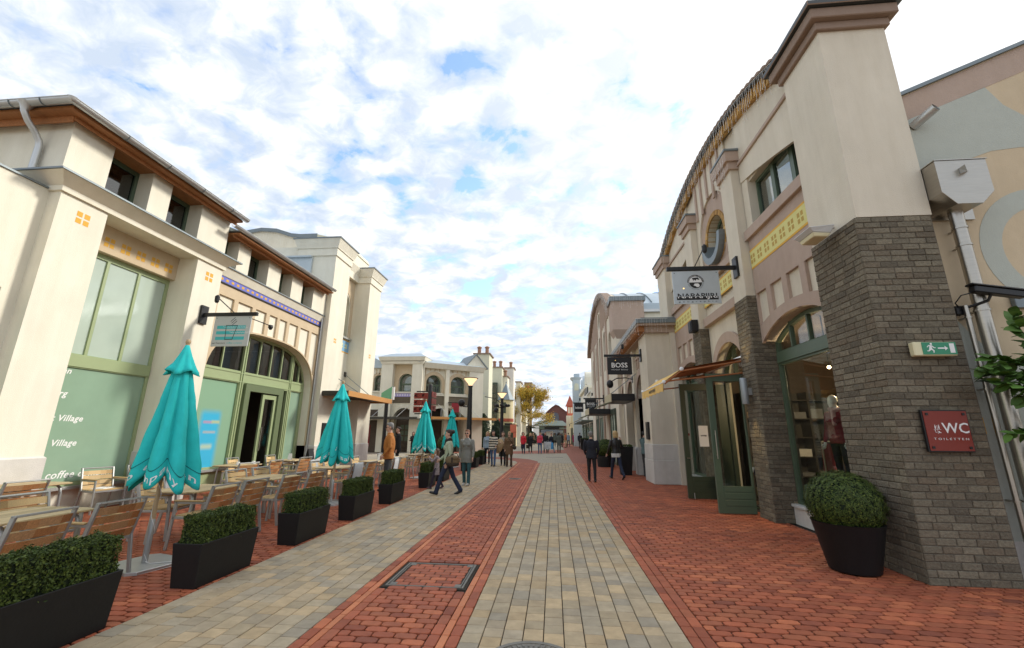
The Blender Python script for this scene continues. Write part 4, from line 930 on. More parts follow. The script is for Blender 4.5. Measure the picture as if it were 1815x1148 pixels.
for (y0, y1, z0, z1, e, col_) in ((11.3, 12.0, .5, 2.15, .12, (.05, .42, .66)), (11.4, 11.75, 1.82, 1.88, .04, (.45, .28, .4)), (11.7, 12.0, 1.82, 1.90, .04, (.42, .5, .3)), (11.45, 11.9, 1.55, 1.60, .04, (.42, .42, .4)), (11.45, 11.85, 1.12, 1.24, .07, (.42, .55, .42))):
    mx_ = nt.nodes.new('ShaderNodeMix'); mx_.data_type = 'RGBA'; nt.links.new(soft_box(y0, y1, z0, z1, e), mx_.inputs[0]); mx_.inputs[7].default_value = (*col_, 1)
    if cur_ is None: mx_.inputs[6].default_value = (.24, .40, .27, 1)
    else: nt.links.new(cur_, mx_.inputs[6])
    cur_ = mx_.outputs[2]
nt.links.new(cur_, nt.nodes['Principled BSDF'].inputs['Base Color'])
for o_ in f.children:
    if o_.name.startswith('frosted_pane') and min((o_.matrix_basis.translation + world_loc(f)).y + v.co.y for v in o_.data.vertices) < 12: o_.data.materials[0] = fa
olive = mat('door_olive_green', (0.13, 0.17, 0.085), 0.42, noise=0.06, nscale=3)
d = part('door_frame', MB(gx).prism([(12.68, 0.0), (12.68, 3.06), (14.62, 3.06), (14.62, 0.0), (14.36, 0.0), (14.36, 2.84), (12.90, 2.84), (12.90, 0.0)], -0.02, 0.14), olive, L1, bevel=0.004)
def glass_leaf(a, b, dd, hs):
    q = part('door_leaf', MB(gx).prism(rect(a, b, .03, 2.80), dd - .03, dd + .03, 0, holes=[rect(a + .11, b - .11, .14, 2.66)]), greenf, L1, bevel=0.003)
    part('pane', MB(gx).prism(rect(a + .1, b - .1, .13, 2.67), dd - .005, dd + .005), clear, q)
    part('handle', MB(gx).tube([(hs, dd + .08, 1.0), (hs, dd + .08, 1.75)], .013, 8).tube([(hs, dd + .08, 1.1), (hs, dd, 1.1)], .008, 6).tube([(hs, dd + .08, 1.65), (hs, dd, 1.65)], .008, 6), steel, q)
glass_leaf(13.62, 14.34, 0.05, 13.72)
lf = part('door_leaf', MB().box((-9.72 - .95, 12.93, .03), (-9.72 - .03, 12.99, 2.8)), olive, L1)
part('sill', MB(gx).box((10.66, -.1, .5), (12.6, .14, .56)).box((15.14, -.1, .5), (16.0, .14, .56)), zinc, L1); part('low_wall', MB(gx).box((10.66, -.4, 0), (12.6, -.02, .5)).box((15.14, -.4, 0), (16.0, -.02, .5)), cream, L1)
part('plinth', MB(bx).box((16.0, -.5, 0), (16.09, .02, 1.1)), plinthm, L1)
part('downpipe', MB().tube([(-9.30, 16.04, 7.2), (-9.30, 16.04, .1)], .035, 10), zinc, L1)
# cafe interior
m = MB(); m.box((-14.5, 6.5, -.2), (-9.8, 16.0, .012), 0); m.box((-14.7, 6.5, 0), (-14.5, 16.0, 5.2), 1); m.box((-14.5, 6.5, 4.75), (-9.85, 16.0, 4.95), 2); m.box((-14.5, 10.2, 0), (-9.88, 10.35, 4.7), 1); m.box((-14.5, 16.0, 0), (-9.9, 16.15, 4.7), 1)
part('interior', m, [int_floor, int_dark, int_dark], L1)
t = thing('cafe_counter', 'dark cafe counter seen through the open glass door', 'counter', (-12.6, 13.3, 0)); part('front', MB().box((-12.9, 11.2, .013), (-12.3, 15.4, 1.1)), int_dark, t); part('worktop', MB().box((-12.95, 11.15, 1.1), (-12.2, 15.45, 1.15)), wood_t, t)
t = thing('wall_picture', 'gold patterned wall panel deep inside the cafe', 'picture', (-14.45, 13.6, 1.4)); part('panel', MB().box((-14.49, 12.6, 1.5), (-14.45, 14.8, 2.9)), mat('gold_pattern', (0.42, 0.33, 0.12), 0.6, noise=0.6, nscale=14), t)
# tower block with two piers and the tall arched window
tx = lx
for k, (s0, s1) in enumerate(((16.10, 17.42), (19.60, 20.95))):
    p = pier_l(s0, s1, 1.6, 8.85, 1.1); squares(p, (s0 + s1) / 2, 5.3 if k == 0 else 5.25, 0.04, 0.055)
    m = MB(lx); m.box((s0 - .05, -1.7, 8.85), (s1 + .05, .05, 8.88)); m.hexa([(s0 - .05, -1.7, 8.88), (s1 + .05, -1.7, 8.88), (s1 + .05, .05, 8.88), (s0 - .05, .05, 8.88)], [(s0 - .05, -1.7, 9.18)] + [(s1 + .05, -1.7, 9.18), (s1 + .05, .05, 9.18), (s0 - .05, .05, 9.18)])
    m.box((s0 - .09, -1.75, 9.18), (s1 + .09, .09, 9.22)); m.hexa([(s0 - .09, -1.75, 9.22), (s1 + .09, -1.75, 9.22), (s1 + .09, .09, 9.22), (s0 - .09, .09, 9.22)], [(s0 - .2, -1.85, 9.58), (s1 + .2, -1.85, 9.58), (s1 + .2, .22, 9.58), (s0 - .2, .22, 9.58)])
    part('cornice', m, cream, p); part('zinc_cap', MB(lx).box((s0 - .23, -1.9, 9.58), (s1 + .23, .25, 9.63)), leadg, p)
aw = arch(17.86, 19.3, 7.45, 8.17, 14)
m = MB(lx); m.prism([(17.42, 0.0), (17.7, 0), (17.7, 2.6)] + arch(17.7, 19.4, 2.6, 3.45, 12) + [(19.4, 2.6), (19.4, 0), (19.6, 0), (19.6, 9.2), (17.42, 9.2)], -1.3, -0.80, 0, holes=[[(17.86, 5.98)] + aw + [(19.3, 5.98)]]); part('recess_wall', m, cream, L1)
m = MB(lx); m.prism([(17.42, 5.98), (17.80, 5.98), (17.80, 7.45)] + arch(17.8, 19.36, 7.45, 8.24, 14) + [(19.36, 7.45), (19.36, 5.98), (19.6, 5.98), (19.6, 8.84), (17.42, 8.84)], -.80, -.775); part('recess_skin', m, tan, L1)
f = part('arched_window', MB(lx).prism([(17.86, 5.98)] + aw + [(19.3, 5.98)], -1.05, -.98, 0, holes=[[(17.95, 7.3)] + arch(17.95, 19.21, 7.45, 8.08, 10) + [(19.21, 7.3)], rect(17.95, 18.54, 6.06, 7.2), rect(18.62, 19.21, 6.06, 7.2)]), greenf, L1); part('pane', MB(lx).prism([(17.9, 6.0)] + arch(17.9, 19.26, 7.45, 8.12, 10) + [(19.26, 6.0)], -1.03, -1.02), dark_glass, f)
part('sill', MB(lx).box((17.42, -.95, 5.90), (19.6, -.68, 5.98)), zinc, L1)
m = MB(lx); m.box((17.42, -.8, 5.30), (19.6, -.79, 5.82), 0); m.box((17.42, -.8, 5.82), (19.6, -.788, 5.87), 1); m.box((17.42, -.8, 5.25), (19.6, -.788, 5.30), 1)
for i in range(5):
    s = 17.7 + i * .4
    for ds in (-.06, .06):
        for dz in (-.06, .06): m.box((s + ds - .04, -.79, 5.56 + dz - .04), (s + ds + .04, -.784, 5.56 + dz + .04), 2)
part('painted_band', m, [skyblue, ochre, yellow], L1)
m = MB(lx); m.box((17.42, -1.6, 8.86), (19.6, -.60, 9.2)); m.hexa([(17.42, -1.6, 9.2), (19.6, -1.6, 9.2), (19.6, -.6, 9.2), (17.42, -.6, 9.2)], [(17.42, -1.6, 9.54), (19.6, -1.6, 9.54), (19.6, -.46, 9.54), (17.42, -.46, 9.54)]); part('recess_cornice', m, cream, L1)
m = MB(lx); m.box((16.12, -8, 0), (20.9, -1.6, 9.3)); part('core', m, cream, L1)
part('end_cornice', MB(lx).box((20.95, -1.7, 8.6), (21.2, -.3, 9.0)), cream, L1)
# tower canopy with tie rod
cn = part('canopy', MB(lx).box((16.25, -.85, 3.06), (20.9, 1.05, 3.10), 0).box((16.25, 1.05, 2.98), (20.9, 1.09, 3.19), 1).box((16.23, -.8, 2.99), (16.27, 1.05, 3.18), 2).box((20.88, -.8, 2.99), (20.92, 1.05, 3.18), 1).box((16.3, -.8, 3.1), (20.88, 1.04, 3.12), 2), [canopy_d, canopy_o, canopy_d], L1)  # near end gets the dark colour to carry its shade
part('tie_rod', MB(lx).tube([(19.5, -.78, 4.26), (18.5, .95, 3.19)], .015, 8).tube([(17.5, -.78, 4.26), (17.5, .95, 3.19)], .015, 8), leadg, cn); part('rod_plate', MB(lx).box((19.42, -.8, 4.15), (19.58, -.76, 4.37)).box((17.43, -.8, 4.15), (17.57, -.76, 4.37)), canopy_d, cn)
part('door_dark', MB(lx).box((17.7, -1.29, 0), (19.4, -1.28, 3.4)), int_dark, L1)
solo('menu_case', 'slim black framed menu case on the cream tower pier', 'notice case', MB(lx).box((16.5, .0, 1.15), (16.95, .05, 1.95)), blackm, bevel=.004)
# house with the curved parapet behind the cafe roof
t = thing('rear_house', 'pale house with wavy parapet and icicle lights behind the cafe roof', 'house', (-15, 26, 0))
par = [(-20.6, 12.0), (-19.6, 12.9), (-18.6, 13.3), (-17.6, 13.45), (-16.6, 13.35), (-15.6, 13.0), (-15.0, 12.93), (-13.95, 12.93)]
def yp(y0): return lambda x, d, z: (x, y0 - d, z)
pw = part('wall', MB(yp(22.5)).prism([(-20.6, 0)] + par + [(-13.95, 0)], -3, 0, 0), cream, t); part('parapet_cap', MB(yp(22.5)).prism(par + [(x, z + .22) for x, z in par[::-1]], -3, .12), leadg, t)
part('arch_surround', MB(yp(22.5)).prism(ring(arch(-18.6, -15.6, 10.8, 12.2, 12), arch(-18.3, -15.9, 10.8, 11.9, 12)), 0, .08), tan, t); part('window', MB(yp(22.5)).prism([(-18.3, 8)] + arch(-18.3, -15.9, 10.8, 11.9, 12) + [(-15.9, 8)], 0, .02), dark_glass, t)
part('side_roof', MB().hexa([(-13.95, 22.4, 12.5), (-12.2, 22.6, 12.5), (-12.2, 26, 12.5), (-13.95, 26, 12.5)], [(-13.95, 22.4, 13.1), (-12.3, 22.6, 12.75), (-12.3, 26, 12.75), (-13.95, 26, 13.1)]), palegrn, t); part('side_wall', MB().box((-13.95, 22.6, 0), (-12.25, 26, 12.5)), cream, t)
def icicles(name, label, pts, n, lmin, lmax, seed, outw=Vector((0, 0, 0))):
    r = random.Random(seed); m = MB(); tot = [0]
    P = [Vector(p) for p in pts]
    for a, b in zip(P[:-1], P[1:]): tot.append(tot[-1] + (b - a).length)
    def at(u):
        u *= tot[-1]
        for i in range(len(P) - 1):
            if u <= tot[i + 1] + 1e-6: return P[i].lerp(P[i + 1], (u - tot[i]) / (tot[i + 1] - tot[i] + 1e-9))
        return P[-1]
    m.tube([p + outw for p in P], 0.006, 4)
    for i in range(n):
        p = at((i + r.uniform(.2, .8)) / n) + outw; ln = r.uniform(lmin, lmax); q = []
        k = max(2, int(ln / .12))
        for j in range(k + 1): q.append(p + Vector((r.uniform(-.012, .012), r.uniform(-.012, .012), -ln * j / k)))
        m.tube(q, 0.0028, 3, cap=False)
        for j in range(1, k + 1):
            c = q[j]; m.add([c + Vector((.008, 0, 0)), c + Vector((-.006, .007, 0)), c + Vector((-.006, -.007, 0)), c + Vector((0, 0, .028)), c + Vector((0, 0, -.016))], [(0, 1, 3), (1, 2, 3), (2, 0, 3), (1, 0, 4), (2, 1, 4), (0, 2, 4)])
    return solo(name, label, 'light string', m, fairy, group='icicle light strings on the roofs')
icicles('icicle_lights', 'white icicle light string under the wavy parapet behind the cafe', [(x, 22.36, z - .05) for x, z in par], 42, .25, .8, 3)
icicles('icicle_lights', 'white icicle light string along the curved tiled gable beside the corner pier', [(4.22 - .05, s, roofz(s) + .02) for s in np.linspace(6.95, 15.9, 20)], 105, .2, .75, 4)
icicles('icicle_lights', 'short icicle lights hanging from the capital beside the wide upper window', [(4.05, 9.2, 8.0), (4.05, 10.0, 8.0)], 9, .2, .8, 5)

# ================================================================ RIGHT: LOW ARCADE SHOP
ax = lambda s, d, z: (3.38 - d, s, z)
B2 = thing('arcade_shop', 'low beige arcade shop with rafter eaves next to the arched shop', 'shop building', (4.5, 19, 0))
p = part('end_pier', MB(ax).box((15.64, -1.05, 1.3), (16.95, 0, 5.2)), beige, B2); part('plinth', MB(ax).box((15.60, -1.05, 0), (16.99, .035, .78)).box((15.62, -1.05, .78), (16.97, .02, 1.3)), plinthm, p, bevel=.012)
holes2 = []
def a2(s0, s1): return [(s0, 0.0), (s0, 3.1)] + arch(s0, s1, 3.1, 4.0, 14)[1:-1] + [(s1, 3.1), (s1, 0.0)]
spans = [(17.05, 18.95), (19.45, 21.3), (21.75, 23.0)]
out2 = [(16.9, 0.0)]
for s0, s1 in spans: out2 += a2(s0, s1)
out2 += [(23.2, 0.0), (23.2, 5.3), (16.9, 5.3)]
part('wall', MB(ax).prism(out2, -.75, -.25), beige, B2)
m = MB(ax)
for s0, s1 in spans:
    m.prism(arch(s0 - .22, s1 + .22, 3.1, 4.26, 14) + arch(s0, s1, 3.1, 4.0, 14)[::-1], -.25, -.18)
    k = 5
    for j in range(k): 
        c = s0 + (s1 - s0) * (j + .5) / k; m.prism(rect(c - .05, c + .05, 4.30, 4.72), -.25, -.20)
    m.prism(rect(s0 - .1, s1 + .1, 4.72, 4.80), -.25, -.19)
part('arch_trim', m, taupe, B2)
for s in (19.2, 21.52): 
    q = part('pier', MB(ax).box((s - .25, -.4, 1.1), (s + .25, -.10, 5.2)), beige, B2); part('plinth', MB(ax).box((s - .28, -.4, 0), (s + .28, -.06, 1.1)), plinthm, q, bevel=.01)
m = MB(ax)
for s0, s1 in spans:
    c = s0 + .3
    while c < s1 - .1:
        for ds in (-.05, .05):
            for dz in (-.05, .05): m.box((c + ds - .03, -.25, 4.98 + dz - .03), (c + ds + .03, -.246, 4.98 + dz + .03))
        c += .36
part('painted_squares', m, yellow, B2)
for i, (s0, s1) in enumerate(spans):
    f = part('shopfront', MB(ax).prism(a2(s0, s1), -.62, -.55, 0, holes=[rect(s0 + .08, s0 + (s1 - s0) * .48, .12, 2.7), rect(s0 + (s1 - s0) * .54, s1 - .08, .12, 2.7), [(s0 + .1, 2.85)] + arch(s0 + .1, s1 - .1, 3.1, 3.9, 10) + [(s1 - .1, 2.85)]]), greend, B2)
    part('pane', MB(ax).prism([(s0 + .05, .1), (s0 + .05, 3.1)] + arch(s0 + .05, s1 - .05, 3.1, 3.95, 10) + [(s1 - .05, 3.1), (s1 - .05, .1)], -.60, -.59), clear, f)
    part('curtain', MB(ax).prism(rect(s0 + .1, s0 + (s1 - s0) * .35, .15, 2.7), -.8, -.78), film_hi, f)
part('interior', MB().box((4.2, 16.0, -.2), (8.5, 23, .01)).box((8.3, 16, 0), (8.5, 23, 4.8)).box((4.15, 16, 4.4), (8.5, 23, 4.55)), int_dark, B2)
m = MB(ax); m.box((15.3, -1.1, 5.42), (23.2, .32, 5.50), 0); m.box((15.25, -1.1, 5.50), (23.2, .36, 5.66), 1); m.box((15.5, -1.1, 5.2), (23.2, .06, 5.42), 0); part('eaves', m, [taupe, leadg], B2)
raf = MB(ax); s = 15.45
while s < 23: raf.box((s, .06, 5.22), (s + .09, .30, 5.42)); s += .3
part('rafter_row', raf, larch, B2, kind='stuff')
part('roof', MB().box((3.2, 15.35, 5.66), (9.0, 23.2, 5.72)), leadg, B2); part('core', MB().box((4.3, 15.9, 4.55), (9, 23.2, 5.5)), beige, B2)
icicles('icicle_lights', 'white icicle light string along the rafter eaves of the low arcade shop', [(2.98, 23.0, 5.64), (2.98, 15.2, 5.64), (4.1, 15.2, 5.64)], 90, .15, .6, 6)
def canopy_r(s0, s1, X0, X1, z0, z1, label):
    t = thing('shop_canopy', label, 'canopy', ((X0 + X1) / 2, (s0 + s1) / 2, z0), 'black canopies over the right hand shop doors')
    part('box', MB().box((X0, s0, z0), (X1, s1, z1)), blackm, t, bevel=.01); part('side_board', MB().box((X0 - .02, s0 + .05, z0 - .06), (X0, s1, z1 + .04)), mat('canopy_cream_board', (0.5, 0.42, 0.26), 0.6, noise=.1), t)
    part('glass_apron', MB().hexa([(X0 - .5, s0 + .1, z0 - .22), (X0, s0 + .1, z0 - .05), (X0, s1, z0 - .05), (X0 - .5, s1, z0 - .22)], [(X0 - .5, s0 + .1, z0 - .19), (X0, s0 + .1, z0 - .02), (X0, s1, z0 - .02), (X0 - .5, s1, z0 - .19)]), mat('canopy_underside_green', (0.22, 0.25, 0.17), .5), t)
    part('tie_rod', MB().tube([(X1 + .2, s0 + .5, z1 + .9), (X0, s0 + .5, z1)], .015, 6), leadg, t)
canopy_r(18.3, 20.6, 2.42, 3.37, 2.97, 3.25, 'black box canopy over the nearer arcade door'); canopy_r(26.0, 29.0, 2.1, 3.35, 2.76, 3.06, 'black box canopy farther down the right hand shops')

# ================================================================ RIGHT: SECOND ARCHED HOUSE
B3 = thing('tall_arched_house', 'tall taupe house with barrel roof and narrow arched niches behind the arcade shop', 'shop building', (6, 31, 0))
A3 = (7.6 ** 2 + 2.7 ** 2) / 5.4
def r3(s): return 11.1 - A3 + math.sqrt(max(0, A3 * A3 - (s - 31) ** 2))
line3 = [(24.0 + 14.6 * i / 24, r3(24.0 + 14.6 * i / 24)) for i in range(25)]
nh = []
for c, hw, zb, zt in ((25.6, .65, 5.6, 7.6), (28.2, .65, 5.6, 8.2), (31, .65, 5.6, 8.4), (33.8, .65, 5.6, 8.2), (36.4, .65, 5.6, 7.6)): nh.append([(c - hw, zb)] + arch(c - hw, c + hw, zt - .65, zt, 10) + [(c + hw, zb)])
nh.append([(31 + .62 * math.cos(2 * PI * i / 20), 9.6 + .62 * math.sin(2 * PI * i / 20)) for i in range(20)])
part('wall', MB(ax).prism([(23.2, 0), (38.6, 0)] + line3[::-1] + [(23.2, r3(24.0))], -.55, -.05, 0, holes=nh), beige, B3)
m = MB(ax)
for c in np.arange(24.6, 38, .62): m.prism(rect(c - .09, c + .09, 8.5 if abs(c - 31) > 1 else 10.3, r3(c) - .25), -.05, .03)
for c in (26.9, 29.6, 32.4, 35.1): m.prism(rect(c - .2, c + .2, 0, 8.6), -.05, .04)
part('rib', m, taupe, B3); part('niche_back', MB(ax).prism([(24.1, .2), (38.0, .2)] + [(s, z - .3) for s, z in line3[::-1] if 24.1 < s < 38.0], -.9, -.56), taupe_d, B3)
part('verge', MB(ax).prism([(s, z + .12) for s, z in line3] + [(s, z - .2) for s, z in line3[::-1]], -.2, .25), taupe_d, B3); part('roof', MB(ax).prism([(s, z + .02) for s, z in line3] + [(38.6, 6), (24, 6)], -12, -.5), zroof, B3)
part('corner_block', MB(ax).box((22.9, -1.6, 7.1), (24.1, .12, 8.7), 0).box((22.8, -1.7, 8.7), (24.2, .22, 8.95), 1).hexa([(23.3, -1.2, 6.5), (23.9, -1.2, 6.5), (23.9, -.2, 6.5), (23.3, -.2, 6.5)], [(22.9, -1.6, 7.1), (24.1, -1.6, 7.1), (24.1, .12, 7.1), (22.9, .12, 7.1)], 0), [taupe, leadg], B3)
part('side_wall', MB().box((3.7, 23.2, 0), (14, 23.45, 8.1)), cream, B3)
mm = MB(); mm.box((3.7, 23.0, 8.1), (14, 23.2, 8.25)); part('eaves_gutter', mm, zinc, B3)
for k in range(9):
    x = 4.6 + k * 1.1; part('roof_seam', MB().tube([(x, 24.0 + .06 + i * .35, r3(24.06 + i * .35) + .06) for i in range(16)], .03, 5), leadg, B3)
for a, b, z in ((24.3, 26.3, 3.0), (29.8, 32.2, 3.0), (33, 34.8, 3.0)):
    f = part('shopfront', MB(ax).prism(rect(a, b, 0, z), -.05, .05, 0, holes=[rect(a + .1, (a + b) / 2 - .05, .15, z - .3), rect((a + b) / 2 + .05, b - .1, .15, z - .3)]), greend, B3); part('pane', MB(ax).prism(rect(a + .05, b - .05, .1, z - .2), -.01, 0), film_hi, f)
icicles('icicle_lights', 'white icicle light string round the block corner of the tall arched house', [(3.1, 24.15, 8.93), (3.1, 22.75, 8.93), (4.95, 22.75, 8.93)], 34, .2, .7, 8)
icicles('icicle_lights', 'long icicle light string following the barrel gable of the tall arched house', [(3.1, s, r3(s) + .1) for s, _ in line3], 120, .25, .8, 9)

# ================================================================ FAR LEFT: HOUSE WITH ROUND HEADED WINDOWS
def fr_xf(ox, oy, ang):
    c, s_ = math.cos(ang), math.sin(ang)
    return lambda s, d, z: (ox + s * c + d * s_, oy + s * s_ - d * c, z)
C1 = thing('arched_window_house', 'cream house with round headed green windows behind the parasols', 'shop building', (-12, 37.5, 0))
fx = fr_xf(-16.2, 36.0, 0.0)      # front faces the camera; s from the west end
fw = fr_xf(-11.1, 36.3, 0.62)     # wing turning away up the street
def rwin(xf, c, hw, zb, zt, d, parent, frame=greenm, depth=.35):
    f = part('arched_window', MB(xf).prism([(c - hw, zb), (c + hw, zb)] + arch(c - hw, c + hw, zt - hw, zt, 12)[::-1], d - depth, d - depth + .08, 0, holes=[[(c - hw * .78, zb + .75)] + arch(c - hw * .78, c + hw * .78, zt - hw + .02, zt - .14, 10) + [(c + hw * .78, zb + .75)], rect(c - hw * .5, c + hw * .5, zb + .12, zb + .6), rect(c - hw * .82, c - hw * .58, zb + .12, zb + .6), rect(c + hw * .58, c + hw * .82, zb + .12, zb + .6)]), frame, parent)
    part('pane', MB(xf).prism([(c - hw * .9, zb + .05), (c + hw * .9, zb + .05)] + arch(c - hw * .9, c + hw * .9, zt - hw, zt - .06, 10)[::-1], d - depth + .01, d - depth + .02), dark_glass, f)
    part('sill', MB(xf).box((c - hw - .15, d - .2, zb - .12), (c + hw + .15, d + .12, zb)), cream, f)
def ahole(c, hw, zb, zt): return [(c - hw, zb)] + arch(c - hw, c + hw, zt - hw, zt, 12) + [(c + hw, zb)]
def asur(xf, c, hw, zb, zt, d, parent, t=.3): part('arch_surround', MB(xf).prism([(c - hw - t, zb)] + arch(c - hw - t, c + hw + t, zt - hw, zt + t, 14) + [(c + hw + t, zb), (c + hw, zb)] + arch(c - hw, c + hw, zt - hw, zt, 12)[::-1] + [(c - hw, zb)], d, d + .06), tan, parent)
# west wing
part('wall', MB(fx).prism(rect(-4, 1.4, 0, 7.1), -3, -.5, 0, holes=[ahole(.95, .42, 5.1, 6.5)]), cream, C1); rwin(fx, .95, .42, 5.1, 6.5, -.5, C1); asur(fx, .95, .42, 5.1, 6.5, -.5, C1, .2)
part('roof', MB(fx).prism([(-4, 7.1), (1.4, 7.1), (1.2, 7.6), (.6, 7.95), (-.4, 8.1), (-4, 8.1)], -3, -.3), zroof, C1); m = MB(fx)
for k in range(3): m.box((.35 + k * .3, -.5, 6.55), (.42 + k * .3, -.44, 7.0))
part('rib', m, tan, C1)
# pavilion front
part('wall', MB(fx).prism(rect(1.35, 5.0, 0, 7.4), -2, -.5, 0, holes=[ahole(3.47, .68, 5.03, 6.6), [(2.6, 0), (2.6, 2.9)] + arch(2.5, 4.4, 2.9, 3.65, 12) + [(4.3, 2.9), (4.3, 0)]]), cream, C1)
for a, b in ((1.33, 2.36), (4.09, 5.0)): part('pier', MB(fx).box((a, -.6, 0), (b, 0, 7.4)), cream, C1)
rwin(fx, 3.47, .66, 5.03, 6.6, -.5, C1); asur(fx, 3.47, .68, 5.03, 6.6, -.5, C1)
part('recess_panel', MB(fx).prism([(2.37, 5.03), (2.37, 7.38), (4.08, 7.38), (4.08, 5.03)], -.5, -.49, 0, holes=[ahole(3.47, .7, 5.02, 6.62)]), tan, C1)
m = MB(fx); m.box((2.37, -.5, 4.6), (4.08, -.44, 4.88), 0)
for k in range(7):
    for dz in (-.05, .05): m.box((2.5 + k * .22, -.44, 4.74 + dz - .03), (2.62 + k * .22, -.435, 4.74 + dz + .03), 1)
part('violet_band', m, [violet, white_p], C1); part('brick_panel', MB(fx).box((2.37, -.5, 4.07), (4.08, -.45, 4.6)), brick_h, C1)
m = MB(fx); m.hexa([(1.28, -2, 7.4), (5.05, -2, 7.4), (5.05, .05, 7.4), (1.28, .05, 7.4)], [(1.2, -2, 7.62), (5.13, -2, 7.62), (5.13, .12, 7.62), (1.2, .12, 7.62)]); m.hexa([(1.15, -2, 7.66), (5.18, -2, 7.66), (5.18, .18, 7.66), (1.15, .18, 7.66)], [(1.05, -2, 8.0), (5.28, -2, 8.0), (5.28, .3, 8.0), (1.05, .3, 8.0)]); part('cornice', m, cream, C1)
part('roof', MB(fx).hexa([(1.1, -2.5, 8.0), (5.3, -2.5, 8.0), (5.3, .28, 8.0), (1.1, .28, 8.0)], [(1.9, -2, 8.42), (4.6, -2, 8.42), (4.6, -.6, 8.42), (1.9, -.6, 8.42)]), zroof, C1)
# turning wing with two windows
W = 5.6
part('wall', MB(fw).prism(rect(0, W, 0, 7.1), -2, -.3, 0, holes=[ahole(1.0, .72, 5.0, 6.55), ahole(3.3, .72, 5.0, 6.55), [(.2, 2.9)] + arch(.2, 4.2, 2.9, 3.75, 12) + [(4.2, 2.9)], rect(.4, 4.0, 0, 2.7)]), cream, C1)
for c in (1.0, 3.3): rwin(fw, c, .7, 5.0, 6.55, -.3, C1); asur(fw, c, .72, 5.0, 6.55, -.3, C1)
for a, b in ((-.1, .02), (2.0, 2.35), (4.3, 5.7)): part('pier', MB(fw).box((a, -.5, 0), (b, 0, 7.1)), cream, C1)
m = MB(fw)
for k in range(10):
    if 4 <= k <= 4: continue
    m.box((.15 + k * .43, -.3, 6.35 if k in (0, 4, 5, 9) else 6.9), (.22 + k * .43, -.22, 7.1))
part('rib', m, tan, C1)
part('brick_panel', MB(fw).box((.02, -.3, 3.95), (4.3, -.24, 4.75)), brick_h, C1); part('string', MB(fw).box((.02, -.3, 4.75), (4.3, -.18, 4.86)), cream, C1)
m = MB(fw); m.hexa([(-.1, -2, 7.1), (W + .1, -2, 7.1), (W + .1, .05, 7.1), (-.1, .05, 7.1)], [(-.1, -2, 7.55), (W + .25, -2, 7.55), (W + .25, .25, 7.55), (-.1, .25, 7.55)]); part('cornice', m, cream, C1)
part('roof', MB(fw).hexa([(-.6, -6, 7.55), (W + .2, -6, 7.55), (W + .2, .2, 7.55), (-.6, .2, 7.55)], [(-.6, -6, 8.1), (W, -6, 8.1), (W, -1.5, 8.1), (-.6, -1.5, 8.1)]), zroof, C1)
part('gable', MB(fw).prism([(3.9, 7.5), (5.0, 8.75), (6.2, 7.5)], -3, -.2), cream, C1); part('gable_cap', MB(fw).prism([(3.8, 7.5), (5.0, 8.85), (6.3, 7.5), (6.2, 7.45), (5.0, 8.75), (3.9, 7.45)], -3.1, -.1), leadg, C1)
# shop level
m = MB(fx); m.box((-4, -.7, 2.68), (5.2, 1.3, 2.74), 0); m.box((-4, 1.3, 2.64), (5.2, 1.36, 2.84), 0); cn = part('canopy', m, [canopy_d, canopy_o], C1)
m = MB(fw); m.box((-.2, -.7, 2.74), (6.4, 1.4, 2.80), 0); m.box((-.2, 1.4, 2.70), (6.4, 1.46, 2.90), 1); cn2 = part('canopy', m, [canopy_d, canopy_o], C1)
part('tie_rod', MB(fx).tube([(4.2, .02, 4.0), (3.4, 1.25, 2.8)], .02, 5).tube([(2.0, .02, 4.0), (1.3, 1.25, 2.8)], .02, 5), grey_pl, cn); part('tie_rod', MB(fw).tube([(1.4, 0, 4.0), (2.0, 1.3, 2.85)], .02, 5).tube([(4.0, 0, 4.0), (4.9, 1.3, 2.85)], .02, 5), grey_pl, cn2)
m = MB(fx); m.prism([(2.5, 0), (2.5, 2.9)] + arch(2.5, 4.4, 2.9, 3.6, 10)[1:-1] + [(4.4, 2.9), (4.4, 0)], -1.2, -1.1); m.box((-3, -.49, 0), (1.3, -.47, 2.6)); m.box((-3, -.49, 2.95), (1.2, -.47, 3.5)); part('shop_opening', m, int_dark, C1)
m = MB(fx)
for i in range(3):
    for j in range(3): m.box((3.0 + i * .42, -1.09, .9 + j * .48), (3.32 + i * .42, -1.07, 1.28 + j * .48))
part('display_boards', m, greenm, C1); part('red_poster', MB(fx).box((-1.0, -.46, .4), (.6, -.44, 2.2)), mat('poster_dark_red', (.22, .02, .02), .6, noise=.3, nscale=2), C1)
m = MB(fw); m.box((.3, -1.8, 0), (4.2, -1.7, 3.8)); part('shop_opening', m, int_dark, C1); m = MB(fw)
for k in range(4): m.box((.9 + k * .9, -.35, 2.9), (.95 + k * .9, -.3, 3.6))
part('transom_bar', m, grey_pl, C1)
t = thing('hanging_sign', 'small dark red hanging sign on the brick panel beside the parasol', 'sign', (-8.3, 38, 3.6)); part('board', MB(fw).box((2.55, .25, 3.35), (3.25, .3, 4.15)), mat('dark_red_board', (.25, .01, .02), .5), t); part('arm', MB(fw).box((2.3, 0, 4.15), (3.35, .06, 4.22)), blackm, t); part('mark', MB(fw).box((2.7, .3, 3.7), (3.1, .305, 3.74)), redsign, t)
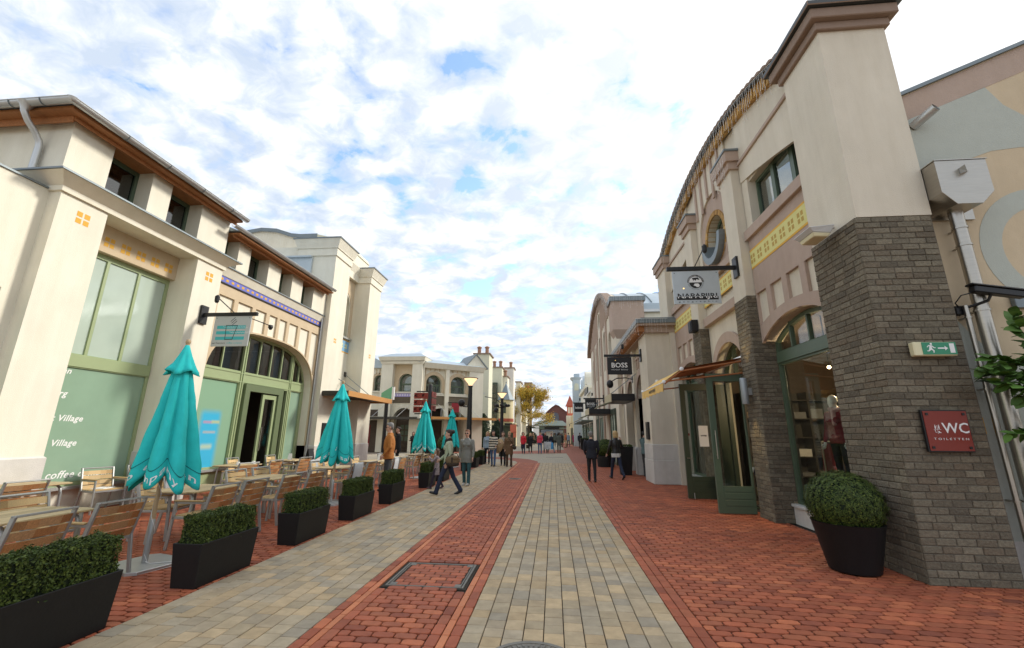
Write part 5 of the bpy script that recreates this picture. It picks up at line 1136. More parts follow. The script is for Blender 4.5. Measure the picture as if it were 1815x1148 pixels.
t = thing('green_awning', 'green canvas awning over the side door beside the cafe tower', 'awning', (-9, 22, 3.2)); part('canvas', MB().hexa([(-9.6, 23.5, 3.25), (-8.5, 22.2, 3.3), (-8.5, 22.25, 3.3), (-9.6, 23.55, 3.25)], [(-9.6, 23.5, 3.75), (-8.5, 22.2, 3.98), (-8.5, 22.25, 3.98), (-9.6, 23.55, 3.75)]), mat('awning_green', (.12, .36, .22), .8), t); part('end_board', MB().box((-8.5, 22.2, 3.28), (-8.38, 22.3, 3.95)), white_p, t); part('post', MB().tube([(-8.9, 22.6, 0), (-8.9, 22.6, 3.3)], .1, 10), blackm, t)
# street lamps
def lamp(x, y, h, label, arms=False):
    t = thing('street_lamp', label, 'street lamp', (x, y, 0), 'black street lamps on the left')
    part('post', MB().lathe([(.19, 0), (.19, .25), (.165, .32), (.15, .9), (.105, h - .55), (.13, h - .53), (.13, h - .48), (.10, h - .46)], (x, y, 0), 16), blackm, t, smooth=True)
    part('lantern', MB().lathe([(.09, h - .46), (.10, h - .40), (.34, h - .10), (.36, h - .08)], (x, y, 0), 20, cap=False), lampglass, t, smooth=True)
    part('hat', MB().lathe([(.39, h - .10), (.39, h - .07), (.3, h - .045), (.05, h - .02)], (x, y, 0), 20), canopy_d, t); part('bulb', MB().ell((x, y, h - .3), (.05, .05, .09), 10, 8), warm_bulb, t)
    sp = part('floodlight', MB().ell((x - .42, y - .1, h - 1.35), (.17, .2, .19), 14, 8), blackm, t, smooth=True); part('arm', MB().tube([(x, y, h - 1.55), (x - .36, y, h - 1.52), (x - .4, y - .05, h - 1.4)], .025, 6), blackm, sp)
    if arms:
        m = MB()
        for a in range(8): c, s_ = math.cos(a * PI / 4), math.sin(a * PI / 4); m.tube([(x, y, h - 1.2), (x + c * .5, y + s_ * .5, h - 1.05)], .03, 6); m.ell((x + c * .5, y + s_ * .5, h - 1.0), .11, 8, 6)
        m.tube([(x, y, h - .9), (x - .5, y, h - .5), (x - 1.3, y, h - .35)], .03, 6); part('arms', m, blackm, t)
lamp(-4.25, 22.0, 4.45, 'black street lamp with lit glass cone beyond the parasols'); lamp(-3.77, 32.0, 4.6, 'farther black street lamp with curled arms by the turret house', True)
# direction sign post
t = thing('direction_sign', 'brown direction sign with stacked arrow boards on black post', 'sign post', (-6.2, 21.5, 0))
part('post', MB().lathe([(.11, 0), (.11, 3.95), (.09, 4.0)], (-6.22, 21.5, 0), 14), blackm, t, smooth=True)
for k, z in enumerate((3.42, 3.08, 2.74)):
    b = part('arrow_board', MB().box((-7.02, 21.42, z - .15), (-6.25, 21.45, z + .15)), redsign, t)
    m = text_mesh('<', .30, extrude=.002, bold=.006); part('lettering', moved(m, lambda x, y, zz: (-6.92 + x, 21.415, z + zz)), print_w, b, recalc=False)
    m = text_mesh(('P', 'i', 'WC')[k], .22, extrude=.002, bold=.005); part('lettering', moved(m, lambda x, y, zz: (-6.55 + x, 21.415, z + zz)), print_w, b, recalc=False)
    b = part('side_board', MB().box((-6.12, 21.45, z - .05), (-6.09, 22.25, z + .22)), redsign, t)
    m = text_mesh(('P', 'i', 'WC')[k], .22, extrude=.002, bold=.005); part('lettering', moved(m, lambda x, y, zz: (-6.086, 21.85 + x, z + .08 + zz)), print_w, b, recalc=False)
part('top_board', MB().box((-6.9, 21.42, 3.6), (-6.25, 21.45, 3.66)).box((-6.95, 21.42, 2.5), (-6.28, 21.45, 2.56)), blackm, t)

# ================================================================ FAR LEFT: CHIMNEY HOUSES UP TO THE TURRET
def chimney_house(label, x0, x1, y0, y1, h, mt, pots, group='slim chimney fronted houses up the street'):
    t = thing('chimney_house', label, 'house', ((x0 + x1) / 2, (y0 + y1) / 2, 0), group)
    part('wall', MB().box((x0, y0, 0), (x1, y1, h)), mt, t); part('cap', MB().box((x0 - .15, y0 - .15, h), (x1 + .15, y1 + .15, h + .14)), taupe_d, t)
    for px in pots: part('chimney_pot', MB().lathe([(.28, h + .14), (.22, h + .25), (.22, h + .85), (.30, h + .9), (.30, h + 1.0), (.1, h + 1.12)], (px, y0 + .8, 0), 10), terra, t)
    return t
t = chimney_house('broad pale green chimney house next to the round windowed house', -9.3, -7.5, 50.0, 53, 10.75, palegrn, (-8.85, -7.9))
m = MB()
for x in (-8.6, -8.0):
    for z in (2.2, 6.1): m.box((x - .07, 49.97, z - .07), (x + .07, 50.0, z + .07))
part('anchor_plate', m, grey_pl, t)
part('side_wall', MB().box((-16, 50.5, 0), (-9.3, 56, 7.5)), palegrn, t)
t = chimney_house('pale green chimney house with glazed stair bay', -8.9, -7.2, 60.5, 63, 10.7, palegrn, (-8.4, -7.5)); part('stair_bay', MB().box((-8.8, 59.8, 0), (-7.75, 60.4, 8.5)), greend, t)
for k in range(6): part('bay_pane', MB().box((-8.7, 59.78, .5 + k * 1.32), (-7.85, 59.8, 1.6 + k * 1.32)), dark_glass, t)
chimney_house('slender cream chimney stack house in front of the tallest one', -7.3, -6.5, 61.5, 64, 9.5, cream, (-6.9,)); chimney_house('tallest grey topped chimney house behind the turret', -7.2, -5.9, 64.5, 67, 11.2, white, (-6.4,)); chimney_house('last cream chimney house before the autumn tree', -5.9, -5.2, 69, 73, 9.6, cream, ())
t = thing('turret_house', 'pale yellow round turret with grey conical roof', 'house', (-6.4, 58.5, 0))
part('turret', MB().lathe([(.95, 0), (.95, 6.05)], (-6.35, 58.5, 0), 20), paleyel, t); part('cone_roof', MB().lathe([(1.2, 5.95), (.85, 6.5), (.4, 7.5), (.03, 8.25)], (-6.35, 58.5, 0), 12), leadg, t)
part('finial', MB().lathe([(.03, 8.2), (.09, 8.35), (.02, 8.5)], (-6.35, 58.5, 0), 8), leadg, t); part('window', MB().box((-6.75, 57.5, 4.2), (-6.25, 57.7, 5.6)), greend, t); part('balcony_band', MB().lathe([(1.05, 3.1), (1.05, 3.5)], (-6.35, 58.5, 0), 20), roofred, t); part('sign', MB().box((-6.4, 57.3, 2.1), (-5.4, 57.4, 2.9)), blackm, t)
part('shopfront', MB().box((-8.5, 57.0, 0), (-4.9, 57.6, 2.5)).box((-8.5, 56.6, 2.5), (-4.6, 57.6, 2.62)), greend, t); part('base', MB().box((-8.6, 57.6, 0), (-5.0, 60, 2.9)), paleyel, t)
t = thing('left_street_front', 'row of cream shopfronts with dark canopies under the autumn tree', 'shop building', (-5.2, 78, 0)); part('wall', MB().box((-9, 74, 0), (-4.6, 90, 6.2)), cream, t)
for k in range(4): f = part('shopfront', MB().box((-4.6, 74.6 + k * 3.8, 0), (-4.5, 77.4 + k * 3.8, 2.6)), greend, t); part('canopy', MB().box((-4.6, 74.4 + k * 3.8, 2.7), (-3.6, 77.6 + k * 3.8, 2.85)), anth, f)
t = thing('orange_banner', 'orange banner hanging from the left shops', 'banner', (-4.9, 56, 1.9)); part('cloth', MB().box((-5.5, 55.9, 1.7), (-4.7, 55.95, 2.7)).box((-5.1, 55.9, 1.1), (-4.7, 55.95, 1.75)), coral, t); part('pole', MB().tube([(-5.6, 55.92, 2.7), (-4.6, 55.92, 2.7)], .03, 6), blackm, t)
t = thing('brick_chimney_tower', 'brown brick tower rising behind the autumn tree', 'tower', (-4.6, 84, 0)); part('shaft', MB().box((-5.5, 83.5, 0), (-4.1, 85, 11.1)), mat('tower_brick', (.36, .25, .13), .9, noise=.2), t); part('cap', MB().box((-5.6, 83.4, 11.1), (-4.0, 85.1, 11.25)), taupe_d, t); part('emblem', MB().ell((-4.8, 83.48, 10.3), (.32, .05, .32), 12, 6), coral, t)

# ================================================================ FAR END: PAVILION AND BRICK HALL
t = thing('glass_pavilion', 'low green glazed pavilion with flat eaves closing the street', 'pavilion', (-.4, 80, 0))
part('body', MB().box((-2.6, 80, 0), (1.9, 84, 2.9)), mat('pavilion_wall', (.32, .36, .26), .6), t); part('roof', MB().hexa([(-3.6, 79.2, 3.0), (2.6, 79.2, 3.0), (2.6, 85, 3.0), (-3.6, 85, 3.0)], [(-2.6, 80.4, 3.9), (1.7, 80.4, 3.9), (1.7, 84, 3.9), (-2.6, 84, 3.9)]), mat('pavilion_roof', (.17, .21, .18), .6), t)
part('canopy', MB().box((-3.9, 78.4, 2.5), (2.9, 80, 2.62)), mat('pavilion_canopy', (.20, .28, .26), .4), t); part('name_board', MB().box((-1.6, 78.3, 2.35), (1.0, 78.4, 2.75)), blackm, t); part('glass_front', MB().box((-2.4, 79.97, .1), (1.7, 79.99, 2.3)), dark_glass, t); part('door', MB().box((-1.3, 79.9, 0), (-.1, 79.96, 2.0)), white_p, t)
t = thing('brick_hall', 'dark red brick hall with arched window behind the pavilion', 'hall', (1, 96, 0)); part('wall', MB(yp(94)).prism([(-1.6, 0), (4, 0), (4, 5.6), (2.6, 6.2), (1.2, 7.3), (.5, 7.5), (-.3, 7.0), (-1.6, 5.8)], -6, 0), brickred, t); part('verge', MB(yp(94)).prism([(4.1, 5.6), (2.6, 6.35), (1.2, 7.45), (.5, 7.68), (-.3, 7.15), (-1.7, 5.9), (-1.6, 5.7), (-.3, 6.95), (.5, 7.45), (1.2, 7.25), (2.6, 6.15), (4.1, 5.4)], -6.1, .2), brickred, t); part('window', MB(yp(94)).prism([(-.3, 4)] + arch(-.3, 1.2, 5.2, 6.0, 10) + [(1.2, 4)], -.1, .05), dark_glass, t)
part('low_roof', MB(yp(93)).prism([(-1.5, 3.6), (-1.5, 4.8), (3.6, 3.6)], -.8, .4), mat('slate', (.2, .21, .22), .6), t)
solo('far_skyline', 'pale distant roofs closing the horizon beyond the brick hall', 'buildings', MB().box((-18, 140, 0), (-8, 150, 6)).box((-6, 130, 0), (0, 140, 5)).box((5, 120, 0), (16, 130, 7)).box((16, 100, 0), (30, 130, 8)), white)

# ================================================================ FAR RIGHT ROW
t = thing('tall_grey_tower_house', 'tall pale grey tower house with stepped top on the right', 'house', (3.4, 61, 0))
part('shaft', MB().box((2.75, 60, 0), (3.75, 62, 8.9)), paleblu, t); part('cornice', MB().hexa([(2.7, 59.95, 8.9), (3.8, 59.95, 8.9), (3.8, 62, 8.9), (2.7, 62, 8.9)], [(2.45, 59.7, 9.2), (4.0, 59.7, 9.2), (4.0, 62, 9.2), (2.45, 62, 9.2)]), paleblu, t); part('top', MB().box((2.95, 60.2, 9.2), (3.7, 61.6, 9.75)), zroof, t); part('arch_window', MB(yp(60)).prism([(2.95, 7.4)] + arch(2.95, 3.55, 8.1, 8.4, 8) + [(3.55, 7.4)], 0, .03), palegrn, t)
part('side', MB().box((3.75, 56, 0), (9, 62, 7.6)), paleblu, t)
t = thing('curved_top_house', 'cream house with rounded zinc dormers next to the grey tower', 'house', (4.5, 50, 0)); part('wall', MB().box((3.55, 45, 0), (9, 56, 6.7)), white, t); part('cornice', MB().box((3.3, 44.8, 6.2), (9, 56, 6.5)), cream, t)
for k, y in enumerate((46.5, 50.0, 53.5)): part('dormer', MB(lambda s, d, z: (3.5 - d, s, z)).prism([(y - .9, 6.7)] + arch(y - .9, y + .9, 7.4, 8.1, 10) + [(y + .9, 6.7)], -2, .05), zroof if k else cream, t)
part('parapet_grille', MB().box((3.2, 41, 5.4), (3.3, 45, 5.9)), anth, t); part('front', MB().box((3.5, 39, 0), (9, 45, 5.5)), cream, t)
for k in range(4): f = part('shopfront', MB().box((3.42, 39.5 + k * 4, 0), (3.5, 42 + k * 4, 2.6)), greend, t); part('pane', MB().box((3.40, 39.7 + k * 4, .2), (3.42, 41.8 + k * 4, 2.3)), film, f); part('canopy', MB().box((2.5, 39.2 + k * 4, 2.7), (3.5, 42.2 + k * 4, 2.82)), mat('canopy_green_grey', (.10, .13, .11), .5), f)
t = thing('red_roofed_tower', 'small coral tower with pointed red roof at the street end', 'tower', (2.9, 75.5, 0)); part('shaft', MB().box((2.35, 75, 0), (3.4, 76.2, 6.2)), coral, t); part('roof', MB().hexa([(2.1, 74.7, 6.2), (3.65, 74.7, 6.2), (3.65, 76.5, 6.2), (2.1, 76.5, 6.2)], [(2.85, 75.5, 8.0), (2.9, 75.5, 8.0), (2.9, 75.6, 8.0), (2.85, 75.6, 8.0)]), roofred, t); part('louvre', MB().box((2.5, 74.97, 5.0), (2.8, 75, 6.0)).box((2.95, 74.97, 5.0), (3.25, 75, 6.0)), cream, t); part('window', MB().box((2.6, 74.97, 3.4), (3.2, 75, 4.3)), cream, t); part('base', MB().box((2.2, 74.9, 0), (3.5, 76.2, 4.6)), cream, t)
t = thing('yellow_corner_house', 'pale yellow corner house below the coral tower', 'house', (3.4, 70, 0)); part('wall', MB().box((2.9, 66, 0), (8, 74.5, 4.4)), paleyel, t); part('shopfront', MB().box((2.8, 67, 0), (2.9, 73, 2.5)), greend, t)
# awnings and street trees at the right
for k, (y, lab) in enumerate(((44, 'pale awning with tie rods over the far right shops'), (54, 'small dark awning farther down the right shops'))): 
    t = thing('sloping_awning', lab, 'awning', (3, y, 2.9), 'awnings far down the right side'); part('canvas', MB().hexa([(2.0, y, 2.75), (3.5, y, 3.4), (3.5, y + 2.4, 3.4), (2.0, y + 2.4, 2.75)], [(2.0, y, 2.8), (3.5, y, 3.45), (3.5, y + 2.4, 3.45), (2.0, y + 2.4, 2.8)]), (cream if k == 0 else anth), t); part('valance', MB().box((1.98, y, 2.5), (2.02, y + 2.4, 2.78)), (paleyel if k == 0 else anth), t)
# hanging shop signs
def arm_sign(y, xw, xo, z, bx0, bx1, bz0, bz1, label, board, thick=.03, lamp_side=1, name='hanging_sign'):
    t = thing(name, label, 'sign', (xw, y, z), None)
    part('arm', MB().box((min(xw, xo), y - .035, z - .045), (max(xw, xo), y + .035, z + .045)), blackm, t, bevel=.004)
    part('wall_plate', MB().box((xw - .03, y - .11, z - .24), (xw + .03, y + .11, z + .24)).tube([(xw - .04, y - .07, z + .18), (xw + .04, y - .07, z + .18)], .015, 6), blackm, t, bevel=.003)
    b = part('board', MB().box((bx0, y - thick / 2, bz0), (bx1, y + thick / 2, bz1)), board, t, bevel=.004)
    cx = (bx0 + bx1) / 2
    part('rod', MB().tube([(cx, y + .02, z + .03), (cx + .06 * lamp_side, y - .55, z + .28)], .012, 6), blackm, t); part('spotlight', MB().lathe([(.03, 0), (.05, .04), (.055, .16), (.02, .2)], (cx + .06 * lamp_side, y - .57, z + .14), 10), blackm, t)
    m = MB()
    for xx in (bx0 + .05, bx1 - .05): m.tube([(xx, y - thick / 2 - .004, bz1 - .05), (xx, y - thick / 2, bz1 - .05)], .011, 6)
    part('screw', m, blackm, b)
    return b
def put(par, body, cx, y, cz, size, mt, **k):
    tm = text_mesh(body, size, **k); return part('lettering', moved(tm, lambda x, yy, zz: (cx + x, y + yy * .5, cz + zz)), mt, par, recalc=False)
def plate(par, name, pts, y, mt, th=.002): return part(name, MB(lambda s, d, z: (s, y - d, z)).prism(pts, 0, th), mt, par)
# outdoor clothing sign
b = arm_sign(9.6, 4.20, 2.66, 5.33, 2.77, 3.80, 4.48, 5.27, 'pale grey hanging shop sign with a globe emblem', signblue)
yf = 9.6 - .0152
cx, cz = 3.275, 4.99; circ = lambda r, a0=0, a1=2 * PI, n=32: [(cx + r * math.cos(a0 + (a1 - a0) * i / n), cz + r * math.sin(a0 + (a1 - a0) * i / n)) for i in range(n + 1)]
plate(b, 'emblem_ring', circ(.185, 0, PI) + circ(.145, 0, PI)[::-1], yf, print_k); plate(b, 'emblem_half', circ(.14, PI, 2 * PI), yf, print_k)
plate(b, 'emblem_top', circ(.14, 0, PI), yf, print_w, .001)
plate(b, 'emblem_land', [(3.20, 5.10), (3.33, 5.11), (3.37, 5.06), (3.34, 5.05), (3.30, 5.07), (3.28, 5.03), (3.24, 5.06), (3.235, 5.02), (3.215, 5.06)], yf - .002, print_k); plate(b, 'emblem_land', [(3.25, 4.96), (3.33, 4.965), (3.36, 4.92), (3.34, 4.88), (3.29, 4.875), (3.27, 4.90), (3.225, 4.915)], yf - .003, print_w)
import itertools
def ringtext(body, r, a0, a1, size, mt, flip):
    for i, ch in enumerate(body):
        if ch == ' ': continue
        a = a0 + (a1 - a0) * i / (len(body) - 1); tm = text_mesh(ch, size, extrude=.0008); rot = a - PI / 2 if not flip else a + PI / 2
        part('lettering', moved(tm, lambda x, yy, zz: (cx + r * math.cos(a) + x * math.cos(rot) - zz * math.sin(rot), yf - .003 + yy * .3, cz + r * math.sin(a) + x * math.sin(rot) + zz * math.cos(rot))), mt, b, recalc=False)
ringtext('GEOGRAPHICAL RESEARCH', .163, PI * .97, PI * .03, .034, print_w, False); ringtext('SPORT MAPPING SURVEYS', .168, PI * 1.06, PI * 1.94, .030, print_k, True)
plate(b, 'name_bar', rect(2.83, 3.74, 4.575, 4.655), yf, print_k)
tm = text_mesh('NAPAPIJRI', .2, width=.86, bold=.003)
zs = [p[2] for p in tm.v]; zc_, zh = (max(zs) + min(zs)) / 2, (max(zs) - min(zs))
# letters change colour where they cross the bar: lower halves white on black, upper halves black on grey
def cut(tmb, keep_low):
    b_ = bmesh.new(); me = bpy.data.meshes.new('x'); me.from_pydata(tmb.v, [], tmb.f); b_.from_mesh(me)
    bmesh.ops.bisect_plane(b_, geom=b_.verts[:] + b_.edges[:] + b_.faces[:], plane_co=(0, 0, zc_), plane_no=(0, 0, 1 if keep_low else -1), clear_outer=True)
    r = MB(); vl = {v: i for i, v in enumerate(b_.verts)}; r.add([tuple(v.co) for v in b_.verts], [[vl[v] for v in f_.verts] for f_ in b_.faces]); b_.free(); bpy.data.meshes.remove(me); return r
kz = .15 / zh
for low, mt_ in ((True, print_w), (False, print_k)):
    part('lettering', moved(cut(tm, low), lambda x, yy, zz: (3.285 + x, yf - .004 + yy * .3, 4.655 + (zz - zc_) * kz)), mt_, b, recalc=False)
put(b, 'geographic', 3.285, yf - .001, 4.535, .05, print_k, width=.84, spacing=1.9, extrude=.001)
plate(b, 'light_spot', [(3.0 + .016 * math.cos(a), 4.85 + .016 * math.sin(a)) for a in np.linspace(0, 2 * PI, 10)], yf, amber)  # flat glowing disc paints a spot of light on the board
# tailor's sign
b = arm_sign(16.6, 3.36, 1.98, 4.55, 2.09, 3.01, 3.82, 4.49, 'black hanging shop sign with white capitals on the arcade shop', blackm)
put(b, 'BOSS', 2.55, 16.582, 4.17, .26, print_w, width=.60, bold=.004); put(b, 'HUGO BOSS', 2.55, 16.582, 4.005, .06, print_w, width=.60, spacing=1.2); plate(b, 'dot', [(2.40 + .012 * math.cos(a), 4.365 + .012 * math.sin(a)) for a in np.linspace(0, 2 * PI, 10)], 16.584, amber)  # the amber dot is a painted point of light, not lettering
b = arm_sign(29.0, 3.3, 2.0, 3.88, 2.1, 2.83, 3.2, 3.83, 'second black hanging sign with white capitals farther along', blackm); put(b, 'BOSS', 2.46, 28.98, 3.52, .24, print_w, width=.5, bold=.004); put(b, 'HUGO BOSS', 2.46, 28.98, 3.36, .06, print_w, width=.5)
b = arm_sign(33.0, 3.3, 1.5, 3.86, 1.57, 2.25, 3.2, 3.82, 'black hanging sign with white lower case name farthest along', blackm); put(b, 'baldinini', 1.91, 32.98, 3.51, .2, print_w, width=.52, bold=.006)
# coffee sign
b = arm_sign(9.94, -9.02, -7.52, 4.53, -8.66, -7.66, 3.69, 4.48, 'grey hanging sign with a cup over teal stripes', signgrey, lamp_side=-1)
yf = 9.94 - .0152
for k, z in enumerate((4.145, 4.00, 3.855)): plate(b, 'stripe', rect(-8.56, -7.78, z, z + .085), yf, teal)
for k in range(9):
    a = -8.4 + k * .07; plate(b, 'wave_line', [(a, 4.20), (a + .12, 4.165), (a + .12, 4.17), (a, 4.206)], yf - .002, print_w, .001)
    plate(b, 'wave_line', [(a + .2, 4.06), (a + .34, 4.02), (a + .34, 4.025), (a + .2, 4.067)], yf - .002, print_w, .001)
cup = [(-8.32, 4.24), (-8.00, 4.24), (-8.09, 3.86), (-8.30, 3.86)]; cin = [(-8.305, 4.225), (-8.018, 4.225), (-8.102, 3.875), (-8.287, 3.875)]
part('cup_outline', MB(lambda s, d, z: (s, yf - d, z)).prism(cup, 0, .004, 0, holes=[cin]), print_k, b)
for k in range(3): x = -8.22 + k * .03; z = 4.34 - k * .045; plate(b, 'steam_line', [(x, z), (x + .011, z - .008), (x + .125, z + .10), (x + .114, z + .108)], yf, print_k)
put(b, 'san francisco', -8.45, yf - .001, 3.775, .066, print_k, width=.36, extrude=.001); put(b, 'coffee company', -8.02, yf - .001, 3.775, .066, teal, width=.42, extrude=.001)
t = thing('arm_spotlight', 'small black spotlight on a thin arm behind the cup sign', 'lamp', (-7.6, 10.0, 4.3)); part('arm', MB().tube([(-7.75, 10.0, 4.44), (-7.45, 10.35, 4.33)], .012, 6), blackm, t); part('head', MB().lathe([(.03, -.06), (.06, 0), (.055, .06)], (-7.43, 10.38, 4.28), 10), blackm, t)
# exit sign, WC board, floodlight, sconce, loudspeaker, intercom
t = thing('exit_sign', 'green emergency exit sign with running man arrow and door', 'exit sign', (4.74, 5.75, 2.6)); e = part('case', MB().box((4.492, 5.70, 2.595), (4.985, 5.785, 2.77)), cream_pl, t, bevel=.012); part('face', MB().box((4.585, 5.694, 2.612), (4.972, 5.70, 2.764)), exitgreen, t)
yk = 5.6935
plate(t, 'arrow', [(4.76, 2.68), (4.84, 2.68), (4.84, 2.66), (4.875, 2.688), (4.84, 2.716), (4.84, 2.697), (4.76, 2.697)], yk, print_w); plate(t, 'door_mark', rect(4.895, 4.95, 2.63, 2.748), yk, print_w); plate(t, 'running_man', [(4.655, 2.715), (4.69, 2.712), (4.715, 2.69), (4.735, 2.69), (4.735, 2.698), (4.72, 2.70), (4.695, 2.725), (4.66, 2.73), (4.635, 2.705), (4.642, 2.699)], yk, print_w); plate(t, 'running_man', [(4.668, 2.72), (4.69, 2.715), (4.695, 2.68), (4.715, 2.66), (4.708, 2.63), (4.698, 2.632), (4.70, 2.655), (4.68, 2.67), (4.655, 2.65), (4.632, 2.65), (4.632, 2.66), (4.652, 2.662)], yk - .001, print_w); plate(t, 'running_man', [(4.69 + .013 * math.cos(a), 2.743 + .013 * math.sin(a)) for a in np.linspace(0, 2 * PI, 10)], yk, print_w)
t = thing('toilet_sign', 'dark red square toilet sign with white WC lettering', 'sign', (4.7, 5.78, 1.45)); part('frame', MB().box((4.448, 5.755, 1.448), (4.958, 5.79, 1.94)), blackm, t, bevel=.004); part('panel', MB().box((4.463, 5.748, 1.462), (4.943, 5.755, 1.926)), redsign, t)
put(t, 'WC', 4.785, 5.746, 1.72, .17, print_w, width=.29, bold=.0015); put(t, 'TOILETTEN', 4.715, 5.746, 1.598, .035, print_w, width=.38, spacing=1.6)
for cx_, cz_ in ((4.50, 1.50), (4.905, 1.50), (4.50, 1.89), (4.905, 1.89)): part('stud', MB().box((cx_ - .014, 5.740, cz_ - .014), (cx_ + .014, 5.748, cz_ + .014)), blackm, t)
m = MB(); m.box((4.545, 5.7455, 1.705), (4.625, 5.7475, 1.708)); m.box((4.584, 5.7455, 1.66), (4.587, 5.7475, 1.755)); yk = 5.7475
for x, z in ((4.565, 1.73), (4.605, 1.73)): m.ell((x, 5.747, z + .028), (.006, .002, .006), 8, 5); m.box((x - .006, 5.7455, z - .015), (x + .006, 5.7475, z + .02))
m.lathe([(.012, -.001), (.016, -.001), (.016, .001), (.012, .001)], (0, 0, 0), 12, cap=False) if False else None
m.box((4.557, 5.7455, 1.672), (4.562, 5.7475, 1.697)); m.box((4.557, 5.7455, 1.672), (4.575, 5.7475, 1.677)); m.ell((4.558, 5.747, 1.70), (.005, .002, .005), 8, 5); m.ell((4.60, 5.747, 1.682), (.009, .002, .007), 8, 5); m.box((4.595, 5.7455, 1.668), (4.62, 5.7475, 1.676))
part('pictogram', m, print_w, t)
t = thing('wall_floodlight', 'white floodlight on the corner pier above the bricks', 'lamp', (4.0, 6.2, 4.5)); q = MB(); q.hexa([(3.80, 6.1, 4.50), (4.05, 6.1, 4.48), (4.05, 6.46, 4.48), (3.80, 6.46, 4.50)], [(3.74, 6.06, 4.57), (4.10, 6.06, 4.60), (4.10, 6.50, 4.60), (3.74, 6.50, 4.57)]); part('housing', q, grey_pl, t, bevel=.01); part('lens', MB().hexa([(3.82, 6.12, 4.44), (4.02, 6.12, 4.43), (4.02, 6.44, 4.43), (3.82, 6.44, 4.44)], [(3.80, 6.10, 4.50), (4.05, 6.10, 4.48), (4.05, 6.46, 4.48), (3.80, 6.46, 4.50)]), cream_pl, t, bevel=.01); part('bracket', MB().tube([(4.08, 6.28, 4.6), (4.14, 6.28, 4.66), (4.21, 6.28, 4.64)], .02, 8).tube([(4.05, 6.35, 4.62), (4.10, 6.30, 4.68), (4.2, 6.3, 4.6)], .007, 6), grey_pl, t)
t = thing('wall_sconce', 'grey cylinder wall light glowing up and down the brick pier', 'wall lamp', (4.08, 9.62, 2.25)); part('cylinder', MB().lathe([(.065, 0), (.07, .01), (.07, .54), (.065, .55)], (4.06, 9.62, 2.26), 20), mat('sconce_grey', (.33, .36, .37), .45, metal=.3), t, smooth=True); part('bracket', MB().box((4.12, 9.58, 2.45), (4.2, 9.66, 2.6)), alu, t)
for z, up in ((2.84, True), (2.23, False)):
    sd = bpy.data.lights.new('sconce_light', 'SPOT'); sd.energy = 26; sd.color = (1, .74, .36); sd.spot_size = math.radians(72); sd.spot_blend = .8; sd.shadow_soft_size = .03; so = bpy.data.objects.new('sconce_light', sd); so.location = (4.06, 9.62, z); so.rotation_euler = (PI, math.radians(-10), 0) if up else (0, math.radians(10), 0); link(so)
solo('loudspeaker', 'small black loudspeaker on the third pier above the awning', 'loudspeaker', MB().box((4.02, 12.45, 4.52), (4.21, 12.78, 4.86)).box((4.0, 12.5, 4.56), (4.02, 12.73, 4.82)), blackm, bevel=.015)
solo('notice_case', 'black rounded notice case on the beige end pier', 'notice case', MB(ax).box((15.95, .0, 1.45), (16.3, .07, 2.05)).box((16.02, .07, 1.7), (16.22, .075, 1.85)), blackm, bevel=.02)
t = thing('gooseneck_lamp', 'black gooseneck lamp on the arcade wall below the sign', 'lamp', (3.2, 19.2, 3.8)); part('arm', MB().tube([(3.48, 19.2, 3.95), (3.2, 19.2, 4.02), (2.8, 19.2, 4.0), (2.55, 19.2, 3.85)], .025, 6), blackm, t); part('head', MB().ell((2.5, 19.2, 3.75), (.15, .15, .18), 12, 8), blackm, t); part('wall_plate', MB().box((3.46, 19.1, 3.8), (3.52, 19.3, 4.1)), blackm, t)
# folding awning over the door
t = thing('door_awning', 'ochre folding awning with printed valance over the green doors', 'awning', (3.4, 11.2, 2.6))
ys = np.linspace(10.02, 12.42, 9); prof = [(4.28, 3.33), (3.6, 3.21), (2.93, 3.085), (2.50, 2.775)]
v = []; f = []
for j, y in enumerate(ys):
    for (x, z) in prof: v.append((x, y, z - .012 * math.sin(PI * j / 8) - (.006 if j % 2 else 0)))
for j in range(8):
    for i in range(3): f.append((j * 4 + i, j * 4 + i + 1, j * 4 + 5 + i, j * 4 + 4 + i))
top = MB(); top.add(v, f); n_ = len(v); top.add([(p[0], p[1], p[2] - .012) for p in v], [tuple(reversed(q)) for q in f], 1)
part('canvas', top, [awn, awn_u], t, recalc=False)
vv = []; ff = []; N_ = 36
for j in range(N_ + 1):
    y = 10.02 + 2.4 * j / N_; w_ = .012 * math.sin(j * 1.1); sc_ = .025 * abs(math.sin(PI * j / 6)); vv += [(2.50, y, 2.775), (2.485 + w_, y, 2.55 + sc_), (2.49, y, 2.775), (2.475 + w_, y, 2.55 + sc_)]
for j in range(N_): ff += [(4 * j, 4 * j + 1, 4 * j + 5, 4 * j + 4), (4 * j + 2, 4 * j + 6, 4 * j + 7, 4 * j + 3)]
part('valance', MB().add(vv, ff), awn, t, recalc=False)
tm = text_mesh('NAPAPIJRI', .1, width=.7, bold=.002); part('lettering', moved(tm, lambda x, y, z: (2.468 + y * .3, 11.1 - x, 2.665 + z)), print_k, t, recalc=False)
for y in (10.02, 12.42):
    q = part('folding_arm', MB().tube([(4.3, y, 3.25), (2.9, y, 3.02), (2.52, y, 2.74)], .022, 8).tube([(4.3, y, 2.98), (2.6, y, 2.80)], .018, 8), awn_u, t); part('joint', MB().ell((2.92, y, 3.07), (.05, .035, .05), 10, 6).ell((2.51, y, 2.78), (.045, .03, .045), 10, 6), white_p, q)
part('roller', MB().tube([(4.3, 9.98, 3.33), (4.3, 12.46, 3.33)], .055, 12), white_p, t); part('front_rail', MB().tube([(2.5, 10.0, 2.77), (2.5, 12.44, 2.77)], .018, 8), white_p, t)

